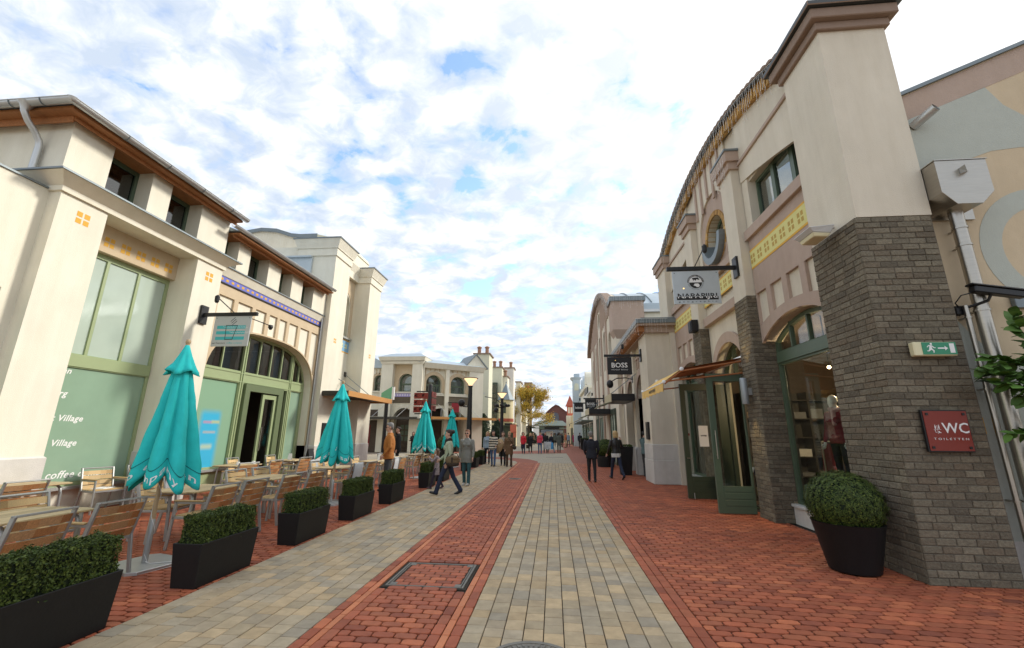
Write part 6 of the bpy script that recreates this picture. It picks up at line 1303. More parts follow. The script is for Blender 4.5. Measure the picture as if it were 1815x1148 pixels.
# ================================================================ CAFE FURNITURE
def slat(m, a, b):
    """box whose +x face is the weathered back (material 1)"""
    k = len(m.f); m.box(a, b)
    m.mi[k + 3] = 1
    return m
def bar(m, p, q, w, h, up=Vector((0, 1, 0)), mi=0):
    """rectangular bar from p to q: w along 'up', h across"""
    p, q = Vector(p), Vector(q); t = (q - p).normalized(); u = (up - t * up.dot(t)).normalized(); n = t.cross(u)
    c = [(-w / 2, -h / 2), (w / 2, -h / 2), (w / 2, h / 2), (-w / 2, h / 2)]
    return m.hexa([p + u * a + n * b for a, b in c], [q + u * a + n * b for a, b in c], mi)
def make_chair():
    t = thing('cafe_chair', '', 'chair')
    m = MB()
    for y in (-.265, .265):
        bar(m, (-.27, y, 0), (-.225, y, .635), .022, .045); bar(m, (.27, y, 0), (.185, y, .47), .022, .045); bar(m, (.175, y, .40), (.295, y, .85), .024, .045)
        bar(m, (-.24, y, .42), (.20, y, .42), .022, .035); bar(m, (-.225, y, .62), (.225, y, .62), .022, .03)
    bar(m, (.296, -.277, .845), (.296, .277, .845), .045, .022, up=Vector((1, 0, .2))); bar(m, (-.235, -.265, .415), (-.235, .265, .415), .03, .022, up=Vector((0, 0, 1))); bar(m, (.19, -.265, .415), (.19, .265, .415), .03, .022, up=Vector((0, 0, 1)))
    part('frame', m, alu, t, bevel=.003)
    for k in range(4):
        z = .755 - k * .092; x = .178 + .12 * (z - .40) / .45; mm = MB()
        n = 5; h = .078
        for j in range(n):
            y0, y1 = -.254 + .508 * j / n, -.254 + .508 * (j + 1) / n; bow = lambda y: .022 * (1 - (y / .254) ** 2)
            q = len(mm.f); sh_ = .12 / .45 * h / 2
            mm.hexa([(x + bow(y0) - .009 - sh_, y0, z - h / 2), (x + bow(y0) + .009 - sh_, y0, z - h / 2), (x + bow(y1) + .009 - sh_, y1, z - h / 2), (x + bow(y1) - .009 - sh_, y1, z - h / 2)], [(x + bow(y0) - .009 + sh_, y0, z + h / 2), (x + bow(y0) + .009 + sh_, y0, z + h / 2), (x + bow(y1) + .009 + sh_, y1, z + h / 2), (x + bow(y1) - .009 + sh_, y1, z + h / 2)])
            mm.mi[q + 3] = 1
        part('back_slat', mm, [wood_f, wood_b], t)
    for k in range(5): x = -.19 + k * .088; part('seat_slat', MB().box((x - .038, -.252, .432), (x + .038, .252, .452)), wood_f, t, bevel=.003)
    for y in (-.265, .265): part('armrest', MB().hexa([(-.25, y - .028, .636), (.19, y - .028, .636), (.19, y + .028, .636), (-.25, y + .028, .636)], [(-.255, y - .028, .655), (.19, y - .026, .655), (.19, y + .026, .655), (-.255, y + .028, .655)]), wood_f, t, bevel=.004)
    return t
def make_table():
    t = thing('cafe_table', '', 'table')
    L, Wd = 1.0, .78
    for k in range(7):
        x0 = -Wd / 2 + k * Wd / 7; ins = .05 if k in (0, 6) else 0.0
        part('top_slat', MB().box((x0 + .003, -L / 2 + ins, .715), (x0 + Wd / 7 - .003, L / 2 - ins, .738)), wood_t, t, bevel=.004)
    m = MB()
    for s in (-1, 1):
        q = [(-.30, s * .40, 0), (-.30, s * .36, .58), (-.285, s * .35, .66), (-.23, s * .345, .70), (.23, s * .345, .70), (.285, s * .35, .66), (.30, s * .36, .58), (.30, s * .40, 0)]
        m.tube(q, .021, 10)
    m.tube([(0, -.345, .695), (0, .345, .695)], .018, 8); part('leg_frame', m, alu, t, smooth=True)
    return t
chair0 = make_chair(); table0 = make_table(); used = {'c': False, 't': False}
def place(o, key, x, y, rz, label, group):
    c = o if not used[key] else copy_tree(o); used[key] = True
    c.location = (x, y, 0); c.rotation_euler = (0, 0, rz); c['label'] = label; c['group'] = group
    return c
GC = 'slatted teak chairs of the cafe terrace'
front = [(4.00, .03), (4.78, -.04), (6.34, .02), (7.06, -.03), (8.07, -.05), (8.94, -.06), (10.86, -.1), (11.72, -.04), (13.5, .05), (14.2, -.05), (15.9, -.1), (17.8, 0), (18.6, .05)]
fl = ['chair with its back to the street behind the nearest hedge box', 'chair with its back to the street beside the first parasol base', 'chair turned from the street between the first two parasols by the second hedge box', 'chair with its back to the street next along from the second hedge box', 'chair with its back to the street behind the third hedge box', 'chair with its back to the street just before the second parasol pole', 'chair with its back to the street just beyond the second parasol pole', 'chair with its back to the street behind the fifth hedge box', 'chair with its back to the street past the man in the orange jacket', 'chair with its back to the street behind the small girl', 'chair with its back to the street by the third parasol', 'chair with its back to the street beyond the third parasol', 'last chair with its back to the street before the direction sign']
for (y, a), lb in zip(front, fl): place(chair0, 'c', -5.16 + random.uniform(-.02, .02), y, a, 'teak ' + lb, GC)
wall = [(5.0, 0.03), (6.75, .15), (8.65, -.05), (9.35, -.03), (11.62, -.1), (12.3, .05), (14.0, -.05), (16.2, .1)]
wl = ['of the nearest terrace table', 'half hidden behind the first parasol canopy', 'of the table between the first two parasols', 'beside the round headed door and facing the street', 'behind the second parasol canopy', 'left of the man in the orange jacket', 'farther along behind the third hedge gap', 'under the third parasol']
for (y, a), lb in zip(wall, wl): place(chair0, 'c', -6.16 + random.uniform(-.03, .03), y, PI + a, 'slatted teak chair facing the street ' + lb, GC)
back = [(-8.30, 6.25, -.1, 'dark backed teak chair at the table by the frosted window'), (-7.85, 10.63, -.25, 'dark backed teak chair at the small table by the open door'), (-7.85, 11.65, -.02, 'teak chair with its back turned next to the small door table'), (-7.9, 8.4, .1, 'teak chair with its back turned behind the first parasol'), (-7.8, 14.2, .1, 'teak chair with its back turned before the tower pier'), (-7.9, 13.2, -.1, 'teak chair with its back turned near the menu case')]
for x, y, a, lb in back: place(chair0, 'c', x, y, a, lb, GC)
bw = [(-9.2, 8.5, -.25, 'empty teak chair facing out under the window lettering'), (-9.1, 12.35, .1, 'teak chair facing out in front of the olive door frame'), (-9.0, 10.15, -.1, 'teak chair facing out against the cream pier behind the parasol'), (-9.05, 14.0, .05, 'teak chair facing out below the last frosted pane'), (-9.0, 6.6, .1, 'teak chair facing out against the first cream pier')]
for x, y, a, lb in bw: place(chair0, 'c', x, y, PI + a, lb, GC)
GT = 'slatted teak tables of the cafe terrace'
for x, y, a, lb in ((-5.66, 4.4, .02, 'nearest slatted teak table behind the first hedge box'), (-5.66, 6.72, -.02, 'slatted teak table between the first two parasols'), (-5.66, 8.55, .03, 'slatted teak table behind the third hedge box'), (-5.66, 11.25, -.03, 'slatted teak table beyond the second parasol'), (-5.66, 13.85, .02, 'slatted teak table behind the man in the orange jacket'), (-5.66, 16.0, 0, 'slatted teak table under the third parasol'), (-5.66, 18.2, 0, 'farthest slatted teak table in the street row'),
    (-8.6, 6.6, .05, 'slatted teak table in front of the first cream pier'), (-8.55, 9.3, -.05, 'slatted teak table where the person in the navy jacket sits'), (-8.45, 11.35, .06, 'small teak table with white cups by the open door'), (-8.4, 13.7, 0, 'slatted teak table by the last frosted pane')): place(table0, 't', x, y, a, lb, GT)
def cup(x, y, z, label):
    t = thing('coffee_cup', label, 'cup', (x, y, z), 'white cups and menu cards on the tables'); part('cup', MB().lathe([(.025, 0), (.038, .02), (.042, .075), (.038, .075), (.034, .02), (.001, .012)], (x, y, z + .005), 14), white_p, t, smooth=True); part('saucer', MB().lathe([(.03, 0), (.075, .012), (.072, .016), (.001, .006)], (x, y, z), 16), white_p, t, smooth=True)
cup(-8.35, 11.2, .739, 'white coffee cup on the small table by the open door'); cup(-8.2, 11.6, .739, 'second white cup on the door table'); 
def card(x, y, z, a, label, w=.11, h=.19):
    c, s_ = math.cos(a), math.sin(a); m = MB()
    for sg in (-1, 1): m.hexa([(x - c * w / 2 + s_ * sg * .04, y - s_ * w / 2 - c * sg * .04, z), (x + c * w / 2 + s_ * sg * .04, y + s_ * w / 2 - c * sg * .04, z), (x + c * w / 2 + s_ * sg * .043, y + s_ * w / 2 - c * sg * .043, z), (x - c * w / 2 + s_ * sg * .043, y - s_ * w / 2 - c * sg * .043, z)], [(x - c * w / 2, y - s_ * w / 2, z + h), (x + c * w / 2, y + s_ * w / 2, z + h), (x + c * w / 2 + s_ * sg * .003, y + s_ * w / 2 - c * sg * .003, z + h), (x - c * w / 2 + s_ * sg * .003, y - s_ * w / 2 - c * sg * .003, z + h)])
    solo('menu_card', label, 'menu card', m, print_w, group='white cups and menu cards on the tables')
card(-5.7, 11.4, .739, .3, 'white folded menu card on the table beyond the second parasol'); card(-5.6, 14.0, .739, -.2, 'white folded menu card on the table behind the orange jacket'); card(-8.4, 13.6, .739, 0, 'white folded menu card near the last frosted pane')
solo('magazine', 'open pale magazine lying on the empty chair under the lettering', 'magazine', MB().hexa([(-9.32, 8.35, .453), (-9.08, 8.40, .453), (-9.08, 8.65, .453), (-9.32, 8.6, .453)], [(-9.32, 8.35, .462), (-9.08, 8.40, .462), (-9.08, 8.65, .475), (-9.32, 8.6, .475)]), print_w)
def blanket(x, y, a, label, mt):
    """folded blanket hung over a chair back: two sheets joined over the rail, soft edges"""
    c, s_ = math.cos(a), math.sin(a); m = MB(); n, k = 8, 10; vs = []; f = []
    prof = [(-.035, .42), (-.03, .6), (-.02, .75), (-.012, .845), (.0, .875), (.02, .845), (.035, .7), (.045, .5), (.05, .38)]
    for i, (px, z) in enumerate(prof):
        for j in range(n + 1):
            yy = -.2 + .4 * j / n; w_ = .012 * math.sin(j * 1.3 + i * .4); X = .30 + px * 1.2 + w_ * (abs(i - 4) / 4); X += (z - .85) * .2
            vs.append((x + c * X - s_ * yy, y + s_ * X + c * yy, z + .01 * math.sin(j * 2.0)))
    for i in range(len(prof) - 1):
        for j in range(n): f.append((i * (n + 1) + j, i * (n + 1) + j + 1, (i + 1) * (n + 1) + j + 1, (i + 1) * (n + 1) + j))
    m.add(vs, f); o = solo('draped_blanket', label, 'blanket', m, mt, group='pale blankets over the chair backs', smooth='all')
    sm = o.modifiers.new('thickness', 'SOLIDIFY'); sm.thickness = .018
pale = mat('fleece_pale_grey', (.50, .52, .53), .95, noise=.1, nscale=6, bump=.3, bscale=80)
blanket(-5.16, 10.86, -.1, 'pale grey blanket over the chair just beyond the second parasol', pale); blanket(-7.9, 8.4, .1, 'pale grey coat over the turned chair behind the first parasol', pale); blanket(-6.16, 11.62, PI - .1, 'pale grey blanket over the facing chair behind the second parasol', pale); blanket(-5.16, 13.5, .05, 'pale grey blanket over the chair past the orange jacket', pale)
t = thing('table_tent', 'black triangular tent board on the sill by the tower pier', 'sign', (-8.9, 15.7, .9)); part('stand', MB().tube([(-8.95, 15.75, 0), (-8.95, 15.75, .85)], .015, 6), blackm, t); part('board', MB().hexa([(-9.05, 15.55, .62), (-8.85, 15.55, .62), (-8.85, 15.9, .62), (-9.05, 15.9, .62)], [(-8.96, 15.55, 1.0), (-8.94, 15.55, 1.0), (-8.94, 15.9, 1.0), (-8.96, 15.9, 1.0)]), blackm, t)

# ---------------------------------------------------------------- folded parasols
from mathutils.noise import noise as pnoise
def parasol(x, y, seed, hem_txt, label, H=2.83, detailed=True):
    r = random.Random(seed); t = thing('folded_parasol', label, 'parasol', (x, y, 0), 'folded turquoise parasols of the terrace')
    ph = r.uniform(0, 6.28); amp = [r.uniform(.75, 1.2) for _ in range(8)]; off = [r.uniform(-.2, .2) for _ in range(8)]
    def Rz(z):
        P = [(.92, .40), (1.2, .375), (1.6, .29), (2.0, .20), (2.35, .125), (2.55, .085), (2.75, .05)]
        for (a, ra), (b, rb) in zip(P[:-1], P[1:]):
            if z <= b: return ra + (rb - ra) * max(0, (z - a)) / (b - a)
        return .05
    def fold(th, z):
        k = (th - ph) / (2 * PI) * 8; i = int(math.floor(k)) % 8; u = k - math.floor(k); low = max(0, min(1, (2.65 - z) / 1.1))
        ridge = abs(math.sin(PI * (u + off[i] * (u) * (1 - u)))) ** .55
        return 1 - (.58 * low + .12) * (1 - ridge) * amp[i] + .10 * low * math.sin(2 * th + seed) + .05 * low * math.sin(5 * th + seed * 2)
    lean = Vector((r.uniform(-.02, .06), r.uniform(-.03, .03)))
    def S(th, z, e=0.0):
        R = Rz(z) * fold(th, z) + e + (.016 * pnoise(Vector((math.cos(th) * 4, math.sin(th) * 4, z * 3 + seed))) + .009 * pnoise(Vector((math.cos(th) * 11, math.sin(th) * 11, z * 9 + seed)))) * max(0, min(1, (2.6 - z) / .6)); q = (2.6 - z) / 1.6
        return (x + R * math.cos(th) * 1.05 + lean.x * q, y + R * math.sin(th) + lean.y * q, z)
    def zh(th):
        k = (th - ph) / (2 * PI) * 8; i = int(math.floor(k)) % 8; u = k - math.floor(k)
        return .90 + .20 * (1 - math.sin(PI * u)) + .06 * math.sin(2 * th + seed * 1.7)
    nu, nv = 128, 26; v = []; f = []
    for j in range(nv + 1):
        for i in range(nu):
            th = 2 * PI * i / nu; z0 = zh(th); z = z0 + (2.60 - z0) * j / nv; v.append(S(th, z))
    for j in range(nv):
        for i in range(nu): f.append((j * nu + i, j * nu + (i + 1) % nu, (j + 1) * nu + (i + 1) % nu, (j + 1) * nu + i))
    cv = part('canvas', MB().add(v, f), turq, t, smooth='all')
    sm = cv.modifiers.new('cloth', 'SOLIDIFY'); sm.thickness = .006
    # hem seam
    sv = []; sf = []
    for i in range(nu + 1):
        th = 2 * PI * i / nu; z0 = zh(th) + .20; sv += [S(th, z0, .005), S(th, z0 + .010, .005)]
    for i in range(nu): sf.append((2 * i, 2 * i + 2, 2 * i + 3, 2 * i + 1))
    part('hem_seam', MB().add(sv, sf), turq_d, cv, recalc=False)
    # vent flounce on top
    v = []; f = []; prof = [(2.37, .185), (2.42, .165), (2.50, .125), (2.62, .075), (2.72, .04), (H - .05, .018)]
    for j, (z, R) in enumerate(prof):
        for i in range(64):
            th = 2 * PI * i / 64; w_ = 1 + (.17 if j == 0 else .13 if j == 1 else .07) * math.sin(8 * th + ph + seed) * (1 if j < 4 else 0); zz = z + (.03 * math.sin(4 * th + seed) if j == 0 else 0.02 * math.sin(4 * th + seed) if j == 1 else 0)
            v.append((x + R * w_ * math.cos(th), y + R * w_ * math.sin(th), zz))
    for j in range(len(prof) - 1):
        for i in range(64): f.append((j * 64 + i, j * 64 + (i + 1) % 64, (j + 1) * 64 + (i + 1) % 64, (j + 1) * 64 + i))
    vt = part('vent', MB().add(v, f), turq, t, smooth='all'); sm = vt.modifiers.new('cloth', 'SOLIDIFY'); sm.thickness = .006
    part('finial', MB().lathe([(.012, H - .06), (.028, H - .04), (.034, H - .015), (.026, H + .01), (.005, H + .02)], (x, y, 0), 12), polewood, t, smooth=True)
    part('pole', MB().tube([(x, y, .35), (x, y, H - .05)], .024, 12), polewood, t, smooth=True); part('sleeve', MB().lathe([(.034, .02), (.034, .52), (.030, .53)], (x, y, 0), 14), alu, t, smooth=True)
    b = MB(); w_ = .37; cc = .08; pts = [(-w_ + cc, -w_), (w_ - cc, -w_), (w_, -w_ + cc), (w_, w_ - cc), (w_ - cc, w_), (-w_ + cc, w_), (-w_, w_ - cc), (-w_, -w_ + cc)]
    b.prism(pts, 0.004, .034); part('base_plate', moved(b, lambda a, d, c_: (x + a * .9 + c_ * .25, y + c_ * .9 - a * .25, d)), zinc, t, bevel=.004)
    if detailed:
        part('cord', MB().tube([(x + .03 * math.cos(a * 1.3) + .004, y - .03 * math.sin(a * 1.3), .04 + a * .085) for a in np.linspace(0, 12, 60)] , .004, 5).tube([(x + .03, y - .02, .05), (x + .12, y - .05, .04), (x + .25, y + .02, .04), (x + .36, y + .05, .045)], .005, 5), white_p, t)
        for body, th0, dz, size in hem_txt:
            tm = text_mesh(body, size, extrude=.0, bold=.001, spacing=1.08); k = MB(); k.f = tm.f; k.mi = tm.mi
            for (a, _, c_) in tm.v:
                Rm = .36; th = th0 + a / Rm; z = zh(th) + dz + c_; p = S(th, z, .007); k.v.append(p)
            part('lettering', k, print_w, cv, recalc=False)
    return t
cth = lambda x, y: math.atan2(-y, -x)
A1 = cth(-5.05, 5.4)
parasol(-5.05, 5.40, 3, (('company', A1 - .35, .105, .12), ('san', A1 + .80, .105, .12), ('francisco', A1 - 1.75, .105, .12)), 'nearest folded turquoise parasol with hem lettering')
A1 = cth(-5.19, 10.25)
parasol(-5.19, 10.25, 8, (('san', A1 - .6, .10, .12), ('san', A1 + .55, .10, .12), ('e', A1 - .02, .33, .10)), 'second folded turquoise parasol in front of the tower piers')
A1 = cth(-4.83, 16.2)
parasol(-4.83, 16.2, 14, (('company', A1 - .75, .10, .12), ('francisco', A1 + .15, .11, .12), ('san', A1 + 1.1, .10, .12)), 'third folded turquoise parasol beside the small girl'); parasol(-5.0, 21.4, 21, (('san', cth(-5, 21.4), .1, .14),), 'farthest folded turquoise parasol by the street lamp')

# ---------------------------------------------------------------- clipped greenery
def leafmat(name, cols): return mat(name, cols[0], .62, hue=cols, isl=.25, spec=.35)
box_leaf = leafmat('box_leaf', [(.022, .042, .006), (.045, .075, .010), (.070, .10, .014), (.035, .06, .008), (.11, .14, .022)])
box_core = mat('box_core', (.010, .02, .006), .95, noise=.4, nscale=30)
def leaf_cloud(pts, nrm, size, seed, jit=.6):
    """many small folded leaves at pts leaning along nrm"""
    g = np.random.default_rng(seed); n = len(pts); d = nrm + g.normal(0, jit, (n, 3)); d /= np.linalg.norm(d, axis=1)[:, None]
    a = np.cross(d, g.normal(0, 1, (n, 3))); a /= np.linalg.norm(a, axis=1)[:, None]; b = np.cross(d, a); s = size * g.uniform(.6, 1.3, (n, 1))
    P = [pts - a * s * .55, pts + b * s * .32 + d * s * .10, pts + a * s * .55, pts - b * s * .32 + d * s * .10]
    V = np.stack(P, 1).reshape(-1, 3); F = [(4 * i, 4 * i + 1, 4 * i + 2, 4 * i + 3) for i in range(n)]
    return V, F
def leaf_mesh(name, V, F, mt):
    me = bpy.data.meshes.new(name); me.from_pydata([tuple(p) for p in V], [], F); me.materials.append(mt); me.update(); return me
def hedge_mesh(lx_, ly_, z0, z1, n, seed, size=.021):
    g = np.random.default_rng(seed); A = [ly_ * (z1 - z0), ly_ * (z1 - z0), lx_ * (z1 - z0), lx_ * (z1 - z0), lx_ * ly_ * 1.3]; A = np.array(A) / sum(A); f = g.choice(5, n, p=A); u, v_ = g.uniform(-1, 1, n), g.uniform(0, 1, n); P = np.zeros((n, 3)); Nn = np.zeros((n, 3))
    for k in range(n):
        q = f[k]
        if q < 2: P[k] = ((1 if q == 0 else -1) * lx_ / 2, u[k] * ly_ / 2, z0 + v_[k] * (z1 - z0)); Nn[k, 0] = 1 if q == 0 else -1
        elif q < 4: P[k] = (u[k] * lx_ / 2, (1 if q == 2 else -1) * ly_ / 2, z0 + v_[k] * (z1 - z0)); Nn[k, 1] = 1 if q == 2 else -1
        else: P[k] = (u[k] * lx_ / 2, (v_[k] * 2 - 1) * ly_ / 2, z1); Nn[k, 2] = 1
    bump = .016 * np.sin(P[:, 1] * 23 + P[:, 2] * 17 + seed) * np.cos(P[:, 0] * 19 + P[:, 2] * 29) + .010 * np.sin(P[:, 1] * 61 + seed * 3) + g.normal(0, .008, n) - .004
    P = P + Nn * bump[:, None]
    sprig = g.random(n) < .03; P[sprig] += Nn[sprig] * g.uniform(.005, .035, (sprig.sum(), 1))
    return leaf_cloud(P, Nn, size, seed)
PLAN = []
def planter(y0, label, first, L_=.92, n=7000, x=-3.92, lx_=.34, hz=.70, pot=.44):
    global PLAN
    t = thing('hedge_planter', label, 'planter', (x, y0 + L_ / 2, 0), 'black hedge boxes along the terrace edge')
    c, y = x, y0 + L_ / 2; w0, w1 = lx_ / 2 - .03, lx_ / 2; h0, h1 = L_ / 2 - .03, L_ / 2
    q = lambda a, b, z: [(c - a, y - b, z), (c + a, y - b, z), (c + a, y + b, z), (c - a, y + b, z)]
    m = MB(); V = q(w0, h0, 0.0) + q(w1, h1, pot) + q(w1 - .02, h1 - .02, pot) + q(w1 - .03, h1 - .03, pot - .06)
    m.add(V, [(3, 2, 1, 0)] + [(4 * k + i, 4 * k + (i + 1) % 4, 4 * k + 4 + (i + 1) % 4, 4 * k + 4 + i) for k in range(3) for i in range(4)] + [(12, 13, 14, 15)])
    part('box', m, blackp, t, bevel=.004); part('soil', MB().box((c - w1 + .03, y - h1 + .03, pot - .062), (c + w1 - .03, y + h1 - .03, pot - .055)), soil, t)
    hx, hy = lx_ - .07, L_ - .08
    key = (n, hx, hy, hz)
    core = part('hedge_core', MB().box((c - hx / 2 + .025, y - hy / 2 + .025, pot - .06), (c + hx / 2 - .025, y + hy / 2 - .025, hz - .03)), box_core, t)
    if first or not PLAN: V, F = hedge_mesh(hx, hy, pot - .05, hz, n, 5 + len(PLAN)); PLAN.append(leaf_mesh('hedge', V, F, box_leaf))
    o = bpy.data.objects.new('hedge', PLAN[-1] if first else random.choice(PLAN[1:])); link(o, t); o.location = (0, 0, 0); 
    if not first and random.random() < .5: o.rotation_euler = (0, 0, PI)
    return t
planter(2.90, 'nearest black hedge box cut by the picture edge', True, n=13000, hz=.72); planter(4.68, 'second black hedge box beside the first parasol base', True, n=12000); planter(6.50, 'third black hedge box along the terrace edge', True, n=9000)
for y, lb in ((8.35, 'fourth black hedge box in front of the second parasol'), (10.28, 'fifth black hedge box in front of the man in the orange jacket'), (13.32, 'sixth black hedge box beside the small girl'), (15.2, 'seventh black hedge box behind the woman in the pale green jacket'), (19.4, 'eighth black hedge box beyond the woman with sunglasses')): planter(y, lb, False)
for y, lb in ((21.4, 'tall black hedge box in front of the street lamp'), (23.4, 'tall black hedge box behind the people with the scarf')):
    planter(y, lb, False, x=-3.9)
def ball_mesh(R, n, seed, size=.024, sq=.92):
    g = np.random.default_rng(seed); d = g.normal(0, 1, (n, 3)); d /= np.linalg.norm(d, axis=1)[:, None]
    b = .020 * np.sin(d[:, 0] * 13 + seed) * np.cos(d[:, 2] * 15) + .014 * np.sin(d[:, 1] * 31) + g.normal(0, .010, n); P = d * (R + b)[:, None]; P[:, 2] *= sq
    return leaf_cloud(P, d, size, seed)
t = thing('box_ball_pot', 'clipped box ball in tapered round black pot beside the corner pier', 'planter', (3.70, 6.28, 0))
part('pot', MB().lathe([(.24, 0), (.27, .02), (.385, .55), (.395, .57), (.365, .57), (.35, .48), (.01, .46)], (3.70, 6.28, 0), 40), blackp, t, smooth=True); part('ball_core', MB().ell((3.70, 6.28, .79), (.40, .40, .34), 24, 16), box_core, t, smooth=True)
V, F = ball_mesh(.415, 17000, 31); V[:, 2] = np.maximum(V[:, 2], -.26); o = bpy.data.objects.new('foliage', leaf_mesh('foliage', V, F, box_leaf)); link(o, t); o.location = (0, 0, .79)
def tall_planter(x, y, label, h=1.12, w=.3):
    t = thing('tall_planter', label, 'planter', (x, y, 0), 'dark tapered planters by the right hand doors'); q = lambda a, z: [(x - a, y - a, z), (x + a, y - a, z), (x + a, y + a, z), (x - a, y + a, z)]
    part('pot', MB().hexa(q(w * .7, 0), q(w, h)), blackp, t, bevel=.01); V, F = hedge_mesh(w * 1.8, w * 1.8, h - .02, h + .06, 1500, 3, .035); o = bpy.data.objects.new('foliage', leaf_mesh('foliage', V, F, box_leaf)); link(o, t)
tall_planter(2.95, 19.0, 'tall dark planter in front of the nearer arcade door'); tall_planter(3.1, 47.4, 'tall dark planter by the far right shops'); tall_planter(3.3, 44.2, 'tall dark planter beside the farther canopies')
t = thing('round_shrub_pot', 'dark clipped ball in a wide black pot behind the man in black', 'planter', (2.65, 23.4, 0)); part('pot', MB().lathe([(.42, 0), (.46, .55), (.42, .55), (.4, .5), (.01, .5)], (2.65, 23.4, 0), 24), blackp, t); V, F = ball_mesh(.5, 5000, 9, .05); o = bpy.data.objects.new('foliage', leaf_mesh('foliage', V, F, box_leaf)); link(o, t); o.location = (0, 0, .9); part('ball_core', MB().ell((2.65, 23.4, .9), .45, 16, 10), box_core, t)
t = thing('round_shrub_pot', 'olive clipped ball behind the third parasol', 'planter', (-6.6, 27, 0)); part('pot', MB().lathe([(.4, 0), (.5, .6), (.46, .6), (.01, .55)], (-6.6, 27, 0), 20), blackp, t); V, F = ball_mesh(.55, 4000, 19, .055); o = bpy.data.objects.new('foliage', leaf_mesh('foliage', V, F, box_leaf)); link(o, t); o.location = (0, 0, 1.0); part('ball_core', MB().ell((-6.6, 27, 1.0), .5, 16, 10), box_core, t)
def bush(x, y, h, r_, label, seed, name='conifer'):
    g = np.random.default_rng(seed); n = 5000; z = g.uniform(.1, 1, n); a = g.uniform(0, 2 * PI, n); R = r_ * np.sqrt(np.clip(1 - z, 0.02, 1)) * (1 + .25 * np.sin(a * 3 + z * 9)) * g.uniform(.8, 1.1, n); P = np.stack([R * np.cos(a), R * np.sin(a), z * h], 1); Nn = np.stack([np.cos(a), np.sin(a), .4 + 0 * a], 1); V, F = leaf_cloud(P, Nn, .11, seed)
    t = thing(name, label, 'shrub', (x, y, 0), 'dark shrubs before the chimney houses'); o = bpy.data.objects.new('foliage', leaf_mesh('foliage', V, F, mat('conifer_leaf', (.02, .04, .012), .8, hue=[(.012, .028, .010), (.03, .055, .018)], isl=.2))); link(o, t); part('stem', MB().tube([(x, y, 0), (x, y, h * .8)], [.09, .02], 8), polewood, t); part('core', MB().lathe([(.05, .15), (r_ * .75, h * .2), (r_ * .5, h * .6), (.03, h * .93)], (x, y, 0), 12), box_core, t)
bush(-7.35, 45.5, 3.6, 1.1, 'dark pointed shrub at the foot of the broad chimney house', 3); bush(-6.1, 47.5, 3.0, .9, 'lower dark shrub next to the glazed stair bay', 4); bush(-3.2, 64, 1.9, 1.2, 'yellowing low shrub under the autumn tree', 6, 'shrub')
# leafy climber hanging in from the right
leaf_g = leafmat('vine_leaf', [(.07, .15, .025), (.11, .22, .04), (.05, .11, .02), (.15, .27, .06)])
t = thing('leafy_climber', 'leafy green climber hanging in front of the mural wall and pipes', 'climbing plant', (5.6, 5.45, 0))
lm = MB(); hw = [0, .36, .44, .36, .18, 0]; Lq = [0, .16, .38, .62, .84, 1.0]; vs = []; f = []
for i, (w_, l_) in enumerate(zip(hw, Lq)): vs += [(l_, -w_, .10 * w_ - .10 * l_ * l_), (l_, 0, -.10 * l_ * l_ - .02), (l_, w_, .10 * w_ - .10 * l_ * l_)]
for i in range(5): f += [(3 * i, 3 * i + 3, 3 * i + 4, 3 * i + 1), (3 * i + 1, 3 * i + 4, 3 * i + 5, 3 * i + 2)]
lme = bpy.data.meshes.new('leaf'); lme.from_pydata(vs, [], f); lme.materials.append(leaf_g); lme.polygons.foreach_set('use_smooth', [True] * len(lme.polygons)); lme.update()
rr = random.Random(9); stems = MB(); leaves = []
def shoot(pts, r0, nl, ls):
    P = [Vector(p) for p in pts]; stems.tube(P, [r0 * (1 - .75 * i / (len(P) - 1)) for i in range(len(P))], 6)
    for k in range(nl):
        u = (k + rr.uniform(.1, .9)) / nl * (len(P) - 1); i = min(int(u), len(P) - 2); leaves.append((P[i].lerp(P[i + 1], u - i), (P[i + 1] - P[i]).normalized(), ls * rr.uniform(.7, 1.25)))
root = Vector((6.15, 5.75, 0)); 
shoot([(6.2, 5.8, 0), (6.15, 5.75, 1.2), (6.0, 5.6, 2.1), (5.75, 5.5, 2.55)], .02, 14, .15)
